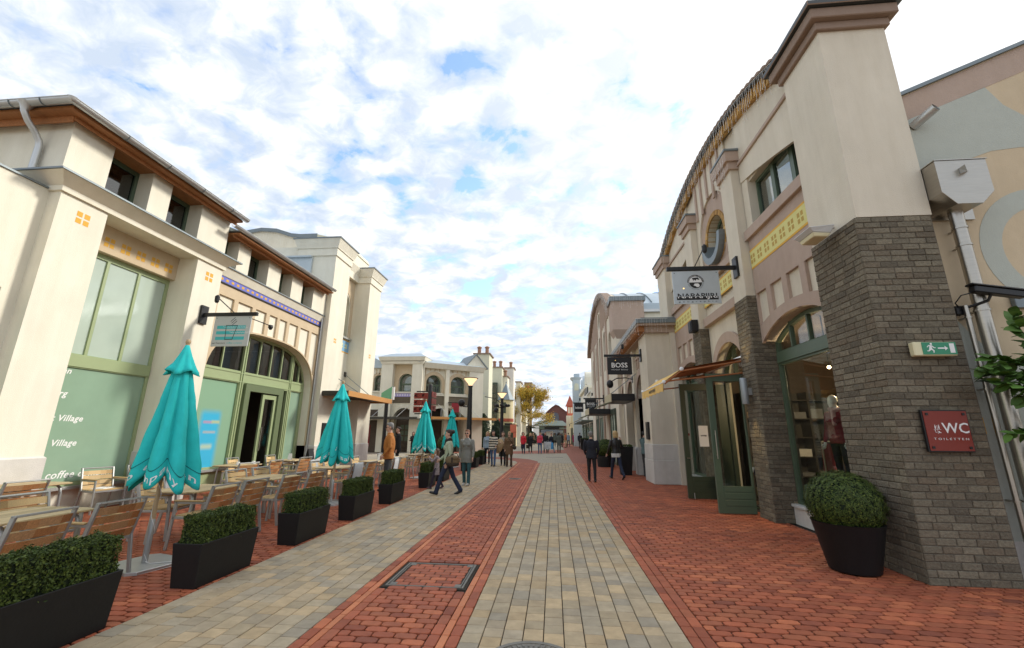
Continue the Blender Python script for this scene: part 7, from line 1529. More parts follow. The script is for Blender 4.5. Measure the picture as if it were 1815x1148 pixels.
for q in ([(5.9, 5.55, 2.4), (5.6, 5.45, 2.62), (5.45, 5.4, 2.85), (5.40, 5.4, 3.05)], [(5.85, 5.5, 2.35), (5.5, 5.4, 2.45), (5.2, 5.42, 2.44), (4.95, 5.45, 2.40)], [(5.85, 5.5, 2.3), (5.45, 5.35, 2.30), (5.2, 5.35, 2.2), (5.0, 5.4, 2.24)], [(5.8, 5.5, 2.25), (5.5, 5.4, 2.15), (5.25, 5.4, 2.06)], [(6.0, 5.6, 2.2), (5.75, 5.4, 2.5), (5.55, 5.35, 2.6), (5.35, 5.35, 2.52)], [(5.9, 5.5, 2.45), (5.75, 5.4, 2.8), (5.7, 5.4, 3.0)], [(6.1, 5.6, 1.5), (5.6, 5.4, 1.72), (5.3, 5.38, 1.72), (5.05, 5.42, 1.66)], [(6.1, 5.6, 1.4), (5.6, 5.4, 1.5), (5.35, 5.4, 1.46)], [(5.9, 5.5, 2.4), (5.6, 5.3, 2.38), (5.4, 5.3, 2.28)], [(6.0, 5.6, 1.8), (5.7, 5.4, 1.95), (5.5, 5.4, 1.9)], [(5.8, 5.45, 2.4), (5.45, 5.4, 2.38), (5.15, 5.38, 2.30), (4.98, 5.4, 2.33)], [(5.9, 5.5, 2.5), (5.6, 5.45, 2.55), (5.3, 5.45, 2.48), (5.1, 5.45, 2.52)], [(5.9, 5.5, 2.6), (5.7, 5.4, 2.7), (5.5, 5.4, 2.72)], [(5.9, 5.5, 2.3), (5.65, 5.35, 2.2), (5.45, 5.35, 2.22), (5.3, 5.35, 2.15)]): shoot(q, .008, 34, .15)
part('stem', stems, mat('vine_stem', (.10, .085, .045), .8), t)
for p, d, s_ in leaves:
    o = bpy.data.objects.new('leaf', lme); link(o, t); sd = d.cross(Vector((0, 0, 1))).normalized() * rr.choice((-1, 1)); dirn = (d * rr.uniform(.2, .8) + sd * rr.uniform(.4, 1) + Vector((0, -.35, rr.uniform(-.6, .35)))).normalized(); up = (Vector((0, -.7, 1)) + Vector((rr.uniform(-.6, .6), rr.uniform(-.6, .6), 0))).normalized()
    y_ = up.cross(dirn).normalized(); z_ = dirn.cross(y_); o.matrix_local = Matrix.Translation(p - world_loc(t)) @ Matrix((dirn, y_, z_)).transposed().to_4x4() @ Matrix.Diagonal((s_, s_ * .85, s_, 1))
# autumn tree
t = thing('autumn_tree', 'thin yellow autumn tree standing in the street before the pavilion', 'tree', (-3.97, 70, 0)); tr = MB(); tips = []
rt = random.Random(4)
def grow(p, d, ln, r_, lv):
    q = p + d * ln; mid = p.lerp(q, .5) + Vector((rt.uniform(-.06, .06), rt.uniform(-.06, .06), 0)) * ln; tr.tube([p, mid, q], [r_, r_ * .85, r_ * .68], 6 if lv < 3 else 4, cap=False)
    if lv >= 2: tips.append((mid, lv)); tips.append((q, lv))
    if lv >= 5: return
    for k in range(rt.choice((2, 3, 3)) if lv else 5):
        a = rt.uniform(0, 2 * PI); sp = rt.uniform(.35, .85) if lv else rt.uniform(.5, .95); nd = (d + Vector((math.cos(a) * sp, math.sin(a) * sp, rt.uniform(-.1, .25)))).normalized(); grow(q, nd, ln * rt.uniform(.62, .85), r_ * .6, lv + 1)
    if lv < 2: grow(q, (d + Vector((rt.uniform(-.12, .12), rt.uniform(-.12, .12), .3))).normalized(), ln * .85, r_ * .7, lv + 1)
tr.tube([(-3.97, 70, 0), (-3.95, 70, 1.4), (-3.97, 70, 2.9)], [.19, .15, .13], 10); grow(Vector((-3.97, 70, 2.6)), Vector((0, 0, 1)), 1.9, .12, 0)
for k in range(9): a = k * 2.4; grow(Vector((-3.97, 70, 2.7 + k * .38)), Vector((math.cos(a), math.sin(a), .22)).normalized(), 1.5 - k * .08, .06, 2)
part('trunk', tr, mat('bark_dark', (.06, .045, .03), .9, noise=.3, nscale=6), t)
g = np.random.default_rng(12); TP = []
for p, lv in tips:
    k = int(g.integers(7, 17)) if p.z < 8.4 else int(g.integers(0, 5))
    for _ in range(k): TP.append(np.array(p) + g.normal(0, .26, 3))
TP = np.array(TP); V, F = leaf_cloud(TP, np.tile([0, -.3, .6], (len(TP), 1)), .17, 3, 1.0)
V = V - np.array([-3.97, 70, 0]); o = bpy.data.objects.new('crown', leaf_mesh('crown', V, F, mat('autumn_leaf', (.4, .26, .05), .7, hue=[(.68, .40, .04), (.58, .38, .06), (.42, .36, .08), (.72, .46, .05), (.33, .32, .08), (.62, .32, .03)], isl=.2, spec=.2))); link(o, t)

# ================================================================ PEOPLE
from mathutils import noise as mnoise
def cmat(name, col, rough=.85, n=.18, sc=14, **k): return mat('cloth_' + name, col, rough, noise=n, nscale=sc, bump=.3, bscale=70, bdist=.004, **k)
skin = mat('skin', (.56, .33, .24), .55, noise=.08, nscale=9, spec=.4); eye_k = mat('eye_dark', (.02, .015, .012), .2); lipm = mat('lips', (.42, .16, .13), .5)
hair_c = {k: mat('hair_' + k, c, .55, noise=.35, nscale=30, streak=(8, 8, 1.5), bump=.5, bscale=25) for k, c in (('dark', (.028, .017, .011)), ('brown', (.10, .05, .025)), ('auburn', (.20, .075, .025)), ('blond', (.50, .34, .15)), ('grey', (.20, .19, .18)), ('white', (.6, .58, .54)), ('black', (.012, .011, .011)))}
def seg_sdf(P, a, b, ra, rb):
    a, b = np.array(a), np.array(b); d = b - a; t = np.clip(((P - a) @ d) / max(d @ d, 1e-9), 0, 1); return np.linalg.norm(P - a - t[:, None] * d, axis=1) - (ra + (rb - ra) * t)
class Fig:
    """primitives that are fused into one continuous skin; every face takes the material of the primitive nearest to it"""
    def __init__(s): s.mb = MB(); s.pr = []
    def cap(s, a, b, ra, rb, m):
        a, b = Vector(a), Vector(b); t = (b - a).normalized() if (b - a).length > 1e-6 else Vector((0, 0, 1)); P = []; R = []
        for i in range(4): q = PI / 2 * (i + .3) / 4.3; P.append(a - t * ra * math.cos(q)); R.append(ra * math.sin(q))
        P += [a, b]; R += [ra, rb]
        for i in range(3, -1, -1): q = PI / 2 * (i + .3) / 4.3; P.append(b + t * rb * math.cos(q)); R.append(rb * math.sin(q))
        s.mb.tube(P, R, 12); s.pr.append(('c', tuple(a), tuple(b), ra, rb, m))
    def ell(s, c, r, m, M=None): s.mb.ell(c, r, 14, 10, 0, M); s.pr.append(('e', c, r, M, m))
    def loft(s, rings, m, n=20):
        """rings: (centre, rx, ry) stacked along z"""
        vs = []; f = []
        for (c, rx_, ry_) in rings:
            for k in range(n): a = 2 * PI * k / n; vs.append((c[0] + rx_ * math.cos(a), c[1] + ry_ * math.sin(a), c[2]))
        for i in range(len(rings) - 1):
            for k in range(n): f.append((i * n + k, i * n + (k + 1) % n, (i + 1) * n + (k + 1) % n, (i + 1) * n + k))
        f += [tuple(range(n - 1, -1, -1)), tuple((len(rings) - 1) * n + k for k in range(n))]
        s.mb.add(vs, f); s.pr.append(('l', rings, m))
    def build(s, name, mats, parent, vox, off, wrinkle=.004, wr_mats=(), loose=None):
        me = bpy.data.meshes.new(name); me.from_pydata([tuple(p) for p in s.mb.v], [], s.mb.f)
        b = bmesh.new(); b.from_mesh(me); bmesh.ops.recalc_face_normals(b, faces=b.faces); b.to_mesh(me); b.free()
        o = bpy.data.objects.new(name, me); COL.objects.link(o); rm = o.modifiers.new('fuse', 'REMESH'); rm.mode = 'VOXEL'; rm.voxel_size = vox; rm.use_smooth_shade = True
        sm = o.modifiers.new('soft', 'SMOOTH'); sm.factor = .5; sm.iterations = 3
        dg = bpy.context.evaluated_depsgraph_get(); m2 = bpy.data.meshes.new_from_object(o.evaluated_get(dg)); bpy.data.objects.remove(o); bpy.data.meshes.remove(me); m2.name = name
        nv = len(m2.vertices); V = np.zeros(nv * 3); m2.vertices.foreach_get('co', V); V = V.reshape(-1, 3); nf = len(m2.polygons); C = np.zeros(nf * 3); m2.polygons.foreach_get('center', C); C = C.reshape(-1, 3)
        best = np.full(nf, 9e9); mi = np.zeros(nf, int)
        for p in s.pr:
            if p[0] == 'c': d = seg_sdf(C, p[1], p[2], p[3], p[4]); k = p[5]
            elif p[0] == 'e':
                r_ = np.array(p[2] if not isinstance(p[2], (int, float)) else (p[2],) * 3); q = C - np.array(p[1])
                if p[3] is not None: q = q @ np.array(p[3])
                d = (np.linalg.norm(q / r_, axis=1) - 1) * r_.min(); k = p[4]
            else:
                zz = [r[0][2] for r in p[1]]; o_ = np.argsort(zz); zz = np.array(zz)[o_]; cx_ = np.interp(C[:, 2], zz, np.array([r[0][0] for r in p[1]])[o_]); cy_ = np.interp(C[:, 2], zz, np.array([r[0][1] for r in p[1]])[o_]); rx_ = np.interp(C[:, 2], zz, np.array([r[1] for r in p[1]])[o_]); ry_ = np.interp(C[:, 2], zz, np.array([r[2] for r in p[1]])[o_])
                d = (np.sqrt(((C[:, 0] - cx_) / rx_) ** 2 + ((C[:, 1] - cy_) / ry_) ** 2) - 1) * np.minimum(rx_, ry_); dz = np.maximum(zz[0] - C[:, 2], C[:, 2] - zz[-1]); d = np.maximum(d, dz); k = p[2]
            w_ = d < best; best[w_] = d[w_]; mi[w_] = k
        for q in mats: m2.materials.append(q)
        m2.polygons.foreach_set('material_index', mi.astype(np.int32)); m2.polygons.foreach_set('use_smooth', np.ones(nf, bool))
        if wrinkle:
            nn_ = np.zeros(nv * 3); m2.vertices.foreach_get('normal', nn_); nn_ = nn_.reshape(-1, 3); w_ = np.zeros(nv)
            vm = np.zeros(nv, bool)
            for p in m2.polygons:
                if mi[p.index] in wr_mats: 
                    for i in p.vertices: vm[i] = True
            for i in np.nonzero(vm)[0]: c = V[i]; w_[i] = mnoise.noise(Vector((c[0] * 11, c[1] * 11, c[2] * 19 + off))) + .6 * mnoise.noise(Vector((c[0] * 27 + off, c[1] * 27, c[2] * 34)))
            V = V + nn_ * (w_ * wrinkle)[:, None]; m2.vertices.foreach_set('co', V.reshape(-1))
        if loose is not None and loose.v:      # fingers, eyes: fine pieces that belong to the same body mesh
            b = bmesh.new(); b.from_mesh(m2); base = len(b.verts); vs = [b.verts.new(p) for p in loose.v]
            for f_, k in zip(loose.f, loose.mi):
                try: fc = b.faces.new([vs[i] for i in f_]); fc.material_index = k; fc.smooth = True
                except ValueError: pass
            bmesh.ops.recalc_face_normals(b, faces=b.faces); b.to_mesh(m2); b.free()
        m2.update(); ob = bpy.data.objects.new(name, m2); link(ob, parent); return ob
def rot(v, ax_, a): return Matrix.Rotation(a, 3, ax_) @ Vector(v)
PID = [0]
def person(label, x, y, rz, H, top, legs_m, shoes_m, hair, style, pose=None, coat=None, female=True, vox=.013, group=None, name='person', cat='person', glasses=False, skin_m=None, scarf=None, z0=0.0, hands=True, belly=0, fat=1.0):
    """stands at (x, y), faces local -Y turned by rz. pose: dict of leg / arm angles in degrees"""
    PID[0] += 1; po = dict(lt=6, lk=4, rt=-6, rk=6, la=4, le=12, lab=9, ra=-4, re=12, rab=9, nod=0, turn=0, lean=0); po.update(pose or {})
    t = thing(name, label, cat, (x, y, z0), group, rz); F = Fig(); k = H / 1.72; R_ = math.radians
    M_SK, M_TOP, M_LEG, M_SH, M_EYE, M_LIP, M_SC = range(7); sk = skin_m or skin
    sw_ = (.165 if female else .20) * k * fat; hipw = .088 * k; seat = po.get('seat', 0)
    hz = .90 * k if not seat else .52 * k
    hip = Vector((0, 0, hz)); up = lambda v: rot(v, 'X', R_(po['lean']))   # +lean tips forward (towards -Y)
    sh = hip + up((0, 0, .50 * k)); neck = hip + up((0, .01 * k, .575 * k)); hc = hip + up((0, -.018 * k, .72 * k))
    # legs
    feet = []
    for sx, th, kn in ((1, po['lt'], po['lk']), (-1, po['rt'], po['rk'])):
        h0 = hip + Vector((sx * hipw, 0, -.02 * k)); d1 = rot((sx * .035, 0, -1), 'X', -R_(th)).normalized(); kn_p = h0 + d1 * .42 * k; d2 = rot((0, 0, -1), 'X', -R_(th - kn)).normalized(); an = kn_p + d2 * .40 * k; feet.append(an)
        F.cap(h0, kn_p, .088 * k * fat, .062 * k, M_LEG); lo = po.get('flare', .048)
        F.cap(kn_p, an + d2 * .01, .060 * k, lo * k, M_LEG)
        fd = rot((0, -1, 0), 'X', R_(-(th - kn)) * .8) if not seat else Vector((0, -1, 0))
        F.cap(an + Vector((0, .02 * k, -.035 * k)), an + fd * .155 * k + Vector((0, 0, -.045 * k)), .042 * k, .036 * k, M_SH)
    drop = min(f_.z for f_ in feet) - .078 * k
    F.ell(hip + Vector((0, .01, .02 * k)), (.165 * k * fat, .115 * k * fat, .13 * k), M_LEG)
    # trunk as one loft, with an optional coat skirt
    hem = coat if coat is not None else .06      # how far the top reaches below the hip joint
    rings = []
    for z, w_, dpt in ((-hem, .175 + .05 * max(0, hem - .1), .128 + .05 * max(0, hem - .1)), (-.02, .178, .128), (.08, .166, .118), (.2, .15 + belly * .4, .108 + belly), (.33, .168 + belly * .2, .12 + belly * .5), (.43, .178, .115), (.49, .155, .092), (.54, .085, .07)):
        c = hip + up((0, .005, z * k)) if z > 0 else hip + Vector((0, .005, z * k)); rings.append((tuple(c), w_ * k * fat * (1 if female else 1.08), dpt * k * fat))
    if seat: rings = rings[1:]
    F.loft(rings, M_TOP)
    if female: 
        for sx in (-1, 1): F.ell(hip + up((sx * .07 * k, -.085 * k, .36 * k)), (.07 * k, .06 * k, .065 * k), M_TOP)
    F.cap(neck - Vector((0, 0, .03)), hc - Vector((0, -.01, .06 * k)), .056 * k, .052 * k, M_SK)
    if scarf: 
        for i in range(10): a = 2 * PI * i / 10; F.ell(neck + Vector((.07 * k * math.cos(a), .065 * k * math.sin(a) - .01, -.005 + .015 * math.sin(a * 2))), (.042 * k, .042 * k, .04 * k), M_SC)
        F.cap(neck + Vector((.03, -.085 * k, -.02)), neck + Vector((.05, -.125 * k, -.28 * k)), .04 * k, .035 * k, M_SC)
    else:
        for i in range(8): a = 2 * PI * i / 8; F.ell(neck + Vector((.066 * k * math.cos(a), .06 * k * math.sin(a), -.022)), (.03 * k, .03 * k, .026 * k), M_TOP)
    # head
    HM = Matrix.Rotation(R_(po['turn']), 3, 'Z') @ Matrix.Rotation(R_(po['nod']), 3, 'X'); hp = lambda v: tuple(hc + HM @ (Vector(v) * k))
    F.ell(hp((0, .012, .03)), (.077 * k, .096 * k, .098 * k), M_SK, HM); F.ell(hp((0, -.028, -.035)), (.060 * k, .066 * k, .078 * k), M_SK, HM); F.ell(hp((0, -.062, -.088)), (.028 * k, .024 * k, .022 * k), M_SK, HM)
    F.cap(hp((0, -.083, .012)), hp((0, -.106, -.022)), .010 * k, .014 * k, M_SK)
    for sx in (-1, 1): F.ell(hp((sx * .077, .012, -.005)), (.012 * k, .022 * k, .032 * k), M_SK, HM)
    lo_ = MB()
    for sx in ((-1, 1) if skin_m is None else ()): lo_.ell(hp((sx * .031, -.083, .008)), (.013 * k, .008 * k, .007 * k), 10, 6, M_EYE, HM); lo_.ell(hp((sx * .032, -.088, .028)), (.018 * k, .006 * k, .004 * k), 8, 5, M_LIP + 2, HM)
    if skin_m is None: lo_.ell(hp((0, -.091, -.056)), (.022 * k, .009 * k, .008 * k), 10, 6, M_LIP, HM)
    # arms
    wr = []
    for sx, sa, el, ab in ((1, po['la'], po['le'], po['lab']), (-1, po['ra'], po['re'], po['rab'])):
        s0 = sh + Vector((sx * sw_, .01, -.02 * k)); d1 = rot(rot((0, 0, -1), 'Y', -sx * R_(ab)), 'X', -R_(sa)); e0 = s0 + d1 * .285 * k
        inn = po.get('lin' if sx > 0 else 'rin', 0); d2 = rot(rot(rot((0, 0, -1), 'Y', sx * R_(inn)), 'X', -R_(sa + el)), 'Z', 0).normalized(); w0 = e0 + d2 * .245 * k
        F.cap(s0, e0, .060 * k * fat, .048 * k * fat, M_TOP); F.cap(e0, w0, .047 * k * fat, .036 * k, M_TOP); wr.append((w0, d2, sx))
        F.cap(w0, w0 + d2 * .05 * k, .026 * k, .030 * k, M_SK); hd = w0 + d2 * .075 * k
        side = Vector((0, 1, 0)).cross(d2); side = side.normalized() if side.length > .1 else Vector((1, 0, 0)); palm_n = d2.cross(side).normalized(); F.ell(hd, (.026 * k, .026 * k, .042 * k), M_SK, None)
        for i in range(4):      # curled fingers of unequal length
            ln = (.062, .072, .068, .052)[i] * k; b0 = hd + palm_n * ((i - 1.5) * .0165 * k) + d2 * .022 * k; c1 = (d2 + side * -sx * .35).normalized(); p1 = b0 + c1 * ln * .5; p2 = p1 + (c1 + side * -sx * .8).normalized() * ln * .5; lo_.tube([b0, p1, p2], [.0095 * k, .0085 * k, .006 * k], 6, M_SK)
        b0 = hd - palm_n * .022 * k - d2 * .01; p1 = b0 + (d2 * .5 - palm_n * .8 - side * sx * .3).normalized() * .035 * k; lo_.tube([b0, p1, p1 + (d2 - side * sx * .4).normalized() * .028 * k], [.011 * k, .0095 * k, .007 * k], 6, M_SK)
    body = F.build('body', [sk, top, legs_m, shoes_m, eye_k, lipm, scarf or top, hair_c.get(hair, hair_c['dark'])], t, vox, PID[0] * 3.7, .0055 * k if vox < .02 else .004, (M_TOP, M_LEG, M_SC), lo_)
    if not seat: body.location.z = -drop; dzz = -drop
    else: dzz = 0.0
    # hair as one fused mass with strands
    if hair:
        G = Fig(); G.ell(hp((0, .026, .052)), (.084 * k, .096 * k, .086 * k), 0, HM); G.ell(hp((0, .055, .01)), (.079 * k, .062 * k, .085 * k), 0, HM)
        if style == 'short': G.ell(hp((0, -.035, .098)), (.062 * k, .05 * k, .034 * k), 0, HM)
        if style == 'bun': G.ell(hp((0, .13, .055)), (.058 * k, .056 * k, .056 * k), 0, HM); G.ell(hp((0, -.03, .10)), (.062 * k, .056 * k, .03 * k), 0, HM)
        if style in ('long', 'bob'):
            ln = .30 if style == 'long' else .16
            for i in range(9): a = PI * (i / 8) - .05; G.cap(hp((.080 * math.cos(a), .02 + .062 * math.sin(a), .05)), hp((.088 * math.cos(a), .03 + .070 * math.sin(a), .05 - ln)), .032 * k, .022 * k, 0)
            G.ell(hp((0, -.03, .10)), (.064 * k, .05 * k, .03 * k), 0, HM)
        if style == 'cap': G.ell(hp((0, .0, .085)), (.092 * k, .108 * k, .058 * k), 0, HM)
        hb = G.build('hair', [hair_c[hair]], t, .011 if vox < .02 else .018, PID[0], .006 * k, (0,)); hb.location.z = dzz
    if glasses:
        gm = MB()
        for sx in (-1, 1): gm.ell(hp((sx * .033, -.096, .008)), (.027 * k, .006 * k, .020 * k), 12, 6, 0, HM); gm.tube([hp((sx * .06, -.092, .012)), hp((sx * .082, .01, .012))], .003, 5)
        gm.tube([hp((-.01, -.10, .012)), hp((.01, -.10, .012))], .003, 5); q = part('glasses', gm, blackm, t); q.location.z = dzz
        for p_ in q.data.vertices: p_.co = p_.co + world_loc(t)
    t['hands'] = [list((w0 + d2 * .1 * k) + Vector((0, 0, dzz))) for w0, d2, sx in wr]
    Rz_ = Matrix.Rotation(rz, 3, 'Z'); W = [Vector((x, y, z0)) + Rz_ @ ((w0 + d2 * .1 * k) + Vector((0, 0, dzz))) for w0, d2, sx in wr]; del t['hands']
    return t, W
D = math.radians; wine_r = cmat('dark_red_jumper', (.30, .03, .03))
j_pale = cmat('pale_green_jacket', (.42, .47, .33)); jean = cmat('dark_jeans', (.018, .026, .055)); jean_b = cmat('blue_jeans', (.06, .11, .22)); bk = cmat('black_wool', (.012, .012, .014)); navy = cmat('navy_black', (.012, .014, .024)); shoe = mat('shoe_black', (.015, .013, .012), .4); shoe_b = mat('shoe_brown', (.08, .04, .02), .5); shoe_w = mat('shoe_pale', (.45, .43, .40), .6); scf = cmat('dark_scarf', (.03, .022, .018))
suede = cmat('rust_suede', (.42, .155, .03)); greyt = cmat('charcoal_trousers', (.045, .047, .05)); gjack = cmat('grey_shiny_jacket', (.19, .19, .165), .42); teal_j = cmat('teal_jeans', (.03, .09, .10)); floral = mat('cloth_floral_coat', (.3, .25, .26), .85, hue=[(.30, .25, .26), (.30, .25, .26)], noise=.75, nscale=38); legg = cmat('plum_leggings', (.03, .022, .04)); plum = mat('shoe_plum', (.07, .03, .04), .5)
brownk = cmat('brown_knit', (.155, .09, .045)); brown2 = cmat('brown_trousers', (.085, .052, .03)); beige_c = cmat('camel_plaid', (.47, .33, .18)); stripe = mat('cloth_stripes', (.6, .55, .45), .9); 
nt_ = stripe.node_tree; g_ = nt_.nodes.new('ShaderNodeNewGeometry'); wv_ = nt_.nodes.new('ShaderNodeTexWave'); wv_.inputs['Scale'].default_value = 2.6; wv_.bands_direction = 'Z'; wv_.inputs['Distortion'].default_value = 1.5; nt_.links.new(g_.outputs['Position'], wv_.inputs['Vector']); rp_ = nt_.nodes.new('ShaderNodeValToRGB'); rp_.color_ramp.interpolation = 'CONSTANT'; rp_.color_ramp.elements[0].color = (.02, .02, .025, 1); rp_.color_ramp.elements[1].position = .45; rp_.color_ramp.elements[1].color = (.66, .60, .48, 1); nt_.links.new(wv_.outputs['Color'], rp_.inputs[0]); nt_.links.new(rp_.outputs[0], nt_.nodes['Principled BSDF'].inputs['Base Color'])
red = cmat('red_jacket', (.55, .02, .035)); pink = cmat('pink_top', (.62, .06, .10)); gcoat = cmat('grey_green_coat', (.10, .115, .10)); orange = cmat('orange_shirt', (.42, .12, .04)); khaki = cmat('khaki', (.36, .29, .17)); magenta = cmat('magenta_coat', (.27, .015, .085)); lblue = cmat('pale_blue', (.30, .38, .46)); bjack = cmat('beige_jacket', (.44, .38, .27)); leatherj = mat('black_leather', (.014, .013, .013), .35, noise=.2, nscale=12, bump=.4, bscale=50); tealshirt = cmat('teal_shirt', (.10, .16, .16))
PG = 'passers-by in the street'
_, W = person('woman in pale green jacket and dark jeans striding with a brown shoulder bag', -2.90, 12.15, D(-82), 1.71, j_pale, jean, shoe, 'dark', 'bun', dict(lt=24, lk=8, rt=-20, rk=12, la=-12, le=30, lab=7, ra=10, re=40, nod=6, flare=.062), coat=.10, scarf=scf, group=PG)
t = thing('shoulder_bag', 'brown fabric shoulder bag held by the woman in the pale green jacket', 'bag', (-2.72, 11.9, .78)); bagm = cmat('bag_brown', (.17, .115, .06)); dk = cmat('bag_dark_leather', (.045, .03, .02))
FB = Fig(); FB.ell((-2.72, 11.90, .90), (.21, .085, .13), 0); FB.ell((-2.72, 11.90, .80), (.19, .075, .07), 1); FB.ell((-2.64, 11.84, .96), (.10, .05, .05), 0); FB.build('body', [bagm, dk], t, .014, 1.0, .006, (0, 1)).location = -t.location
hx_ = W[0]
part('strap', MB().tube([(-2.90, 11.90, .95), (-2.84, 11.90, 1.08), (hx_.x + .02, hx_.y - .0, max(hx_.z, 1.0)), (-2.62, 11.92, 1.08), (-2.54, 11.90, .95)], .012, 6), dk, t); part('buckle', MB().box((-2.74, 11.80, .84), (-2.70, 11.82, .98)), dk, t)
person('small girl in grey floral coat with long brown hair holding her hands to her mouth', -3.52, 13.28, D(-80), 1.14, floral, legg, plum, 'brown', 'long', dict(lt=18, lk=6, rt=-14, rk=16, la=45, le=95, ra=45, re=95, lin=35, rin=35), coat=.30, group=PG)
person('woman with cropped reddish hair and sunglasses in a shiny grey jacket', -2.80, 14.26, D(-6), 1.68, gjack, teal_j, shoe_w, 'auburn', 'short', dict(lt=8, lk=4, rt=-6, rk=8, la=6, le=18, lab=12, rab=12, flare=.058), coat=.20, glasses=True, group=PG, fat=1.1)
person('grey haired man in rust orange suede jacket standing among the chairs', -4.78, 12.6, D(-72), 1.84, suede, greyt, shoe, 'grey', 'short', dict(lt=3, lk=2, rt=-3, rk=2, la=-6, le=42, lab=14, ra=-4, re=42, rab=14, lin=10, rin=10, nod=10), coat=.10, female=False, glasses=True, group=PG, fat=1.12, belly=.03)
person('grey haired man in black seen from behind walking up the street', 1.32, 16.0, D(176), 1.67, navy, bk, shoe, 'grey', 'short', dict(lt=9, lk=3, rt=-8, rk=4, la=8, le=40, ra=8, re=40, lin=10, rin=10), coat=.10, female=False, group=PG, fat=1.06)
t, W = person('blond woman seen from behind in short black leather jacket', 2.33, 17.15, D(196), 1.74, leatherj, jean, shoe, 'blond', 'bob', dict(lt=20, lk=4, rt=-18, rk=22, la=10, le=30, lab=18, ra=30, re=125, rab=30, turn=15), coat=.0, group=PG)
q = MB(); q.lathe([(.172, .78), (.178, .90), (.168, .92)], (0, 0, 0), 20, cap=False); sh_o = bpy.data.objects.new('shirt_hem', mesh('shirt_hem', q, cmat('white_shirt', (.6, .58, .54)), smooth='all')); sh_o.scale = (1.03, .78, 1); link(sh_o, t)
person('dark haired woman in black and cream striped wrap and blue jeans', -3.05, 22.4, D(-8), 1.70, stripe, jean_b, shoe, 'dark', 'long', dict(lt=8, lk=2, rt=-8, rk=8, la=10, le=60, turn=25), coat=.10, group=PG)
t, W = person('woman with a camel plaid blanket over her arm', -2.62, 23.0, D(0), 1.66, cmat('grey_beige', (.33, .29, .23)), bk, shoe, 'brown', 'long', dict(lt=10, lk=3, rt=-10, rk=10, la=20, le=80, ra=25, re=75, lin=20, rin=20), coat=.05, group=PG)
FB = Fig(); FB.loft([((-2.86, 22.78, .62), .05, .05), ((-2.84, 22.76, .75), .17, .10), ((-2.80, 22.74, .95), .24, .14), ((-2.76, 22.76, 1.15), .20, .13), ((-2.78, 22.80, 1.32), .12, .09)], 0); bt = thing('plaid_blanket', 'camel plaid blanket hanging from the arms of a woman', 'blanket', (-2.8, 22.75, .62)); FB.build('cloth', [beige_c], bt, .02, 4.0, .012, (0,)).location = -bt.location
person('stout blond woman in brown knitted cardigan and brown trousers', -2.23, 22.3, D(10), 1.66, brownk, brown2, shoe, 'blond', 'short', dict(lt=7, lk=3, rt=-5, rk=6, la=10, le=75, lin=30, ra=0, re=12, flare=.066, turn=-25), coat=.30, group=PG, fat=1.13)
bt = thing('black_handbag', 'black handbag hanging at the side of the woman in brown', 'bag', (-1.95, 22.15, .85)); FB = Fig(); FB.ell((-1.95, 22.13, .92), (.10, .06, .10), 0); FB.build('body', [dk], bt, .016, 2.0, .004, (0,)).location = -bt.location; part('strap', MB().tube([(-1.98, 22.2, 1.0), (-2.1, 22.12, 1.2), (-2.28, 22.16, 1.42)], .012, 5), dk, bt)
person('fair haired person in pale blue top behind the striped wrap', -3.62, 24.2, D(5), 1.66, lblue, navy, shoe, 'blond', 'bob', dict(la=10, le=50), group=PG, vox=.018)
FP = dict(vox=.024, group=PG)
person('woman in bright red jacket and jeans walking towards the camera', -2.48, 36.5, 0, 1.68, red, jean, shoe, 'brown', 'bob', dict(lt=14, rt=-12, rk=14, la=10, le=30), coat=.12, **FP); person('blond woman in black coat and boots beside the red jacket', -1.92, 36.7, D(6), 1.62, bk, bk, shoe_w, 'blond', 'long', dict(lt=10, rt=-12, rk=12), coat=.28, **FP)
person('person in pink top and blue jeans in the middle of the street', -1.14, 36.9, 0, 1.72, pink, jean_b, shoe, 'dark', 'short', dict(lt=4, rt=-6, la=15, le=60), coat=.05, **FP); person('dark clothed man beside the pale shopping bag', -.70, 38.1, D(5), 1.72, bk, bk, shoe, 'black', 'short', dict(lt=10, rt=-10), coat=.05, female=False, **FP)
person('person in navy jacket and pale jeans carrying a blue shopping bag', -.20, 39.3, D(30), 1.68, navy, cmat('pale_jeans', (.22, .30, .38)), shoe, 'dark', 'short', dict(lt=26, lk=6, rt=-22, rk=24, la=-10, le=20), coat=.06, **FP); person('person in grey green coat and black trousers walking away', .46, 39.6, D(170), 1.70, gcoat, bk, shoe, 'dark', 'bob', dict(lt=4, rt=-4), coat=.28, **FP)
person('man in orange shirt and khaki trousers far up the street', 1.45, 54.0, D(-60), 1.74, orange, khaki, shoe, 'dark', 'short', dict(lt=8, rt=-8, la=20, le=60), female=False, **FP); person('person in long magenta coat by the far right shops', 2.76, 61.0, D(180), 1.68, magenta, bk, shoe, 'dark', 'short', dict(lt=3, rt=-3), coat=.36, **FP); person('person in dark coat behind the orange shirt', 1.05, 55.5, D(150), 1.66, bk, bk, shoe, 'dark', 'short', dict(lt=3, rt=-3), coat=.25, **FP); person('person in dark blue close to the far right wall', 2.95, 50.5, D(160), 1.70, navy, navy, shoe, 'dark', 'short', dict(lt=6, rt=-6), coat=.1, female=False, **FP)
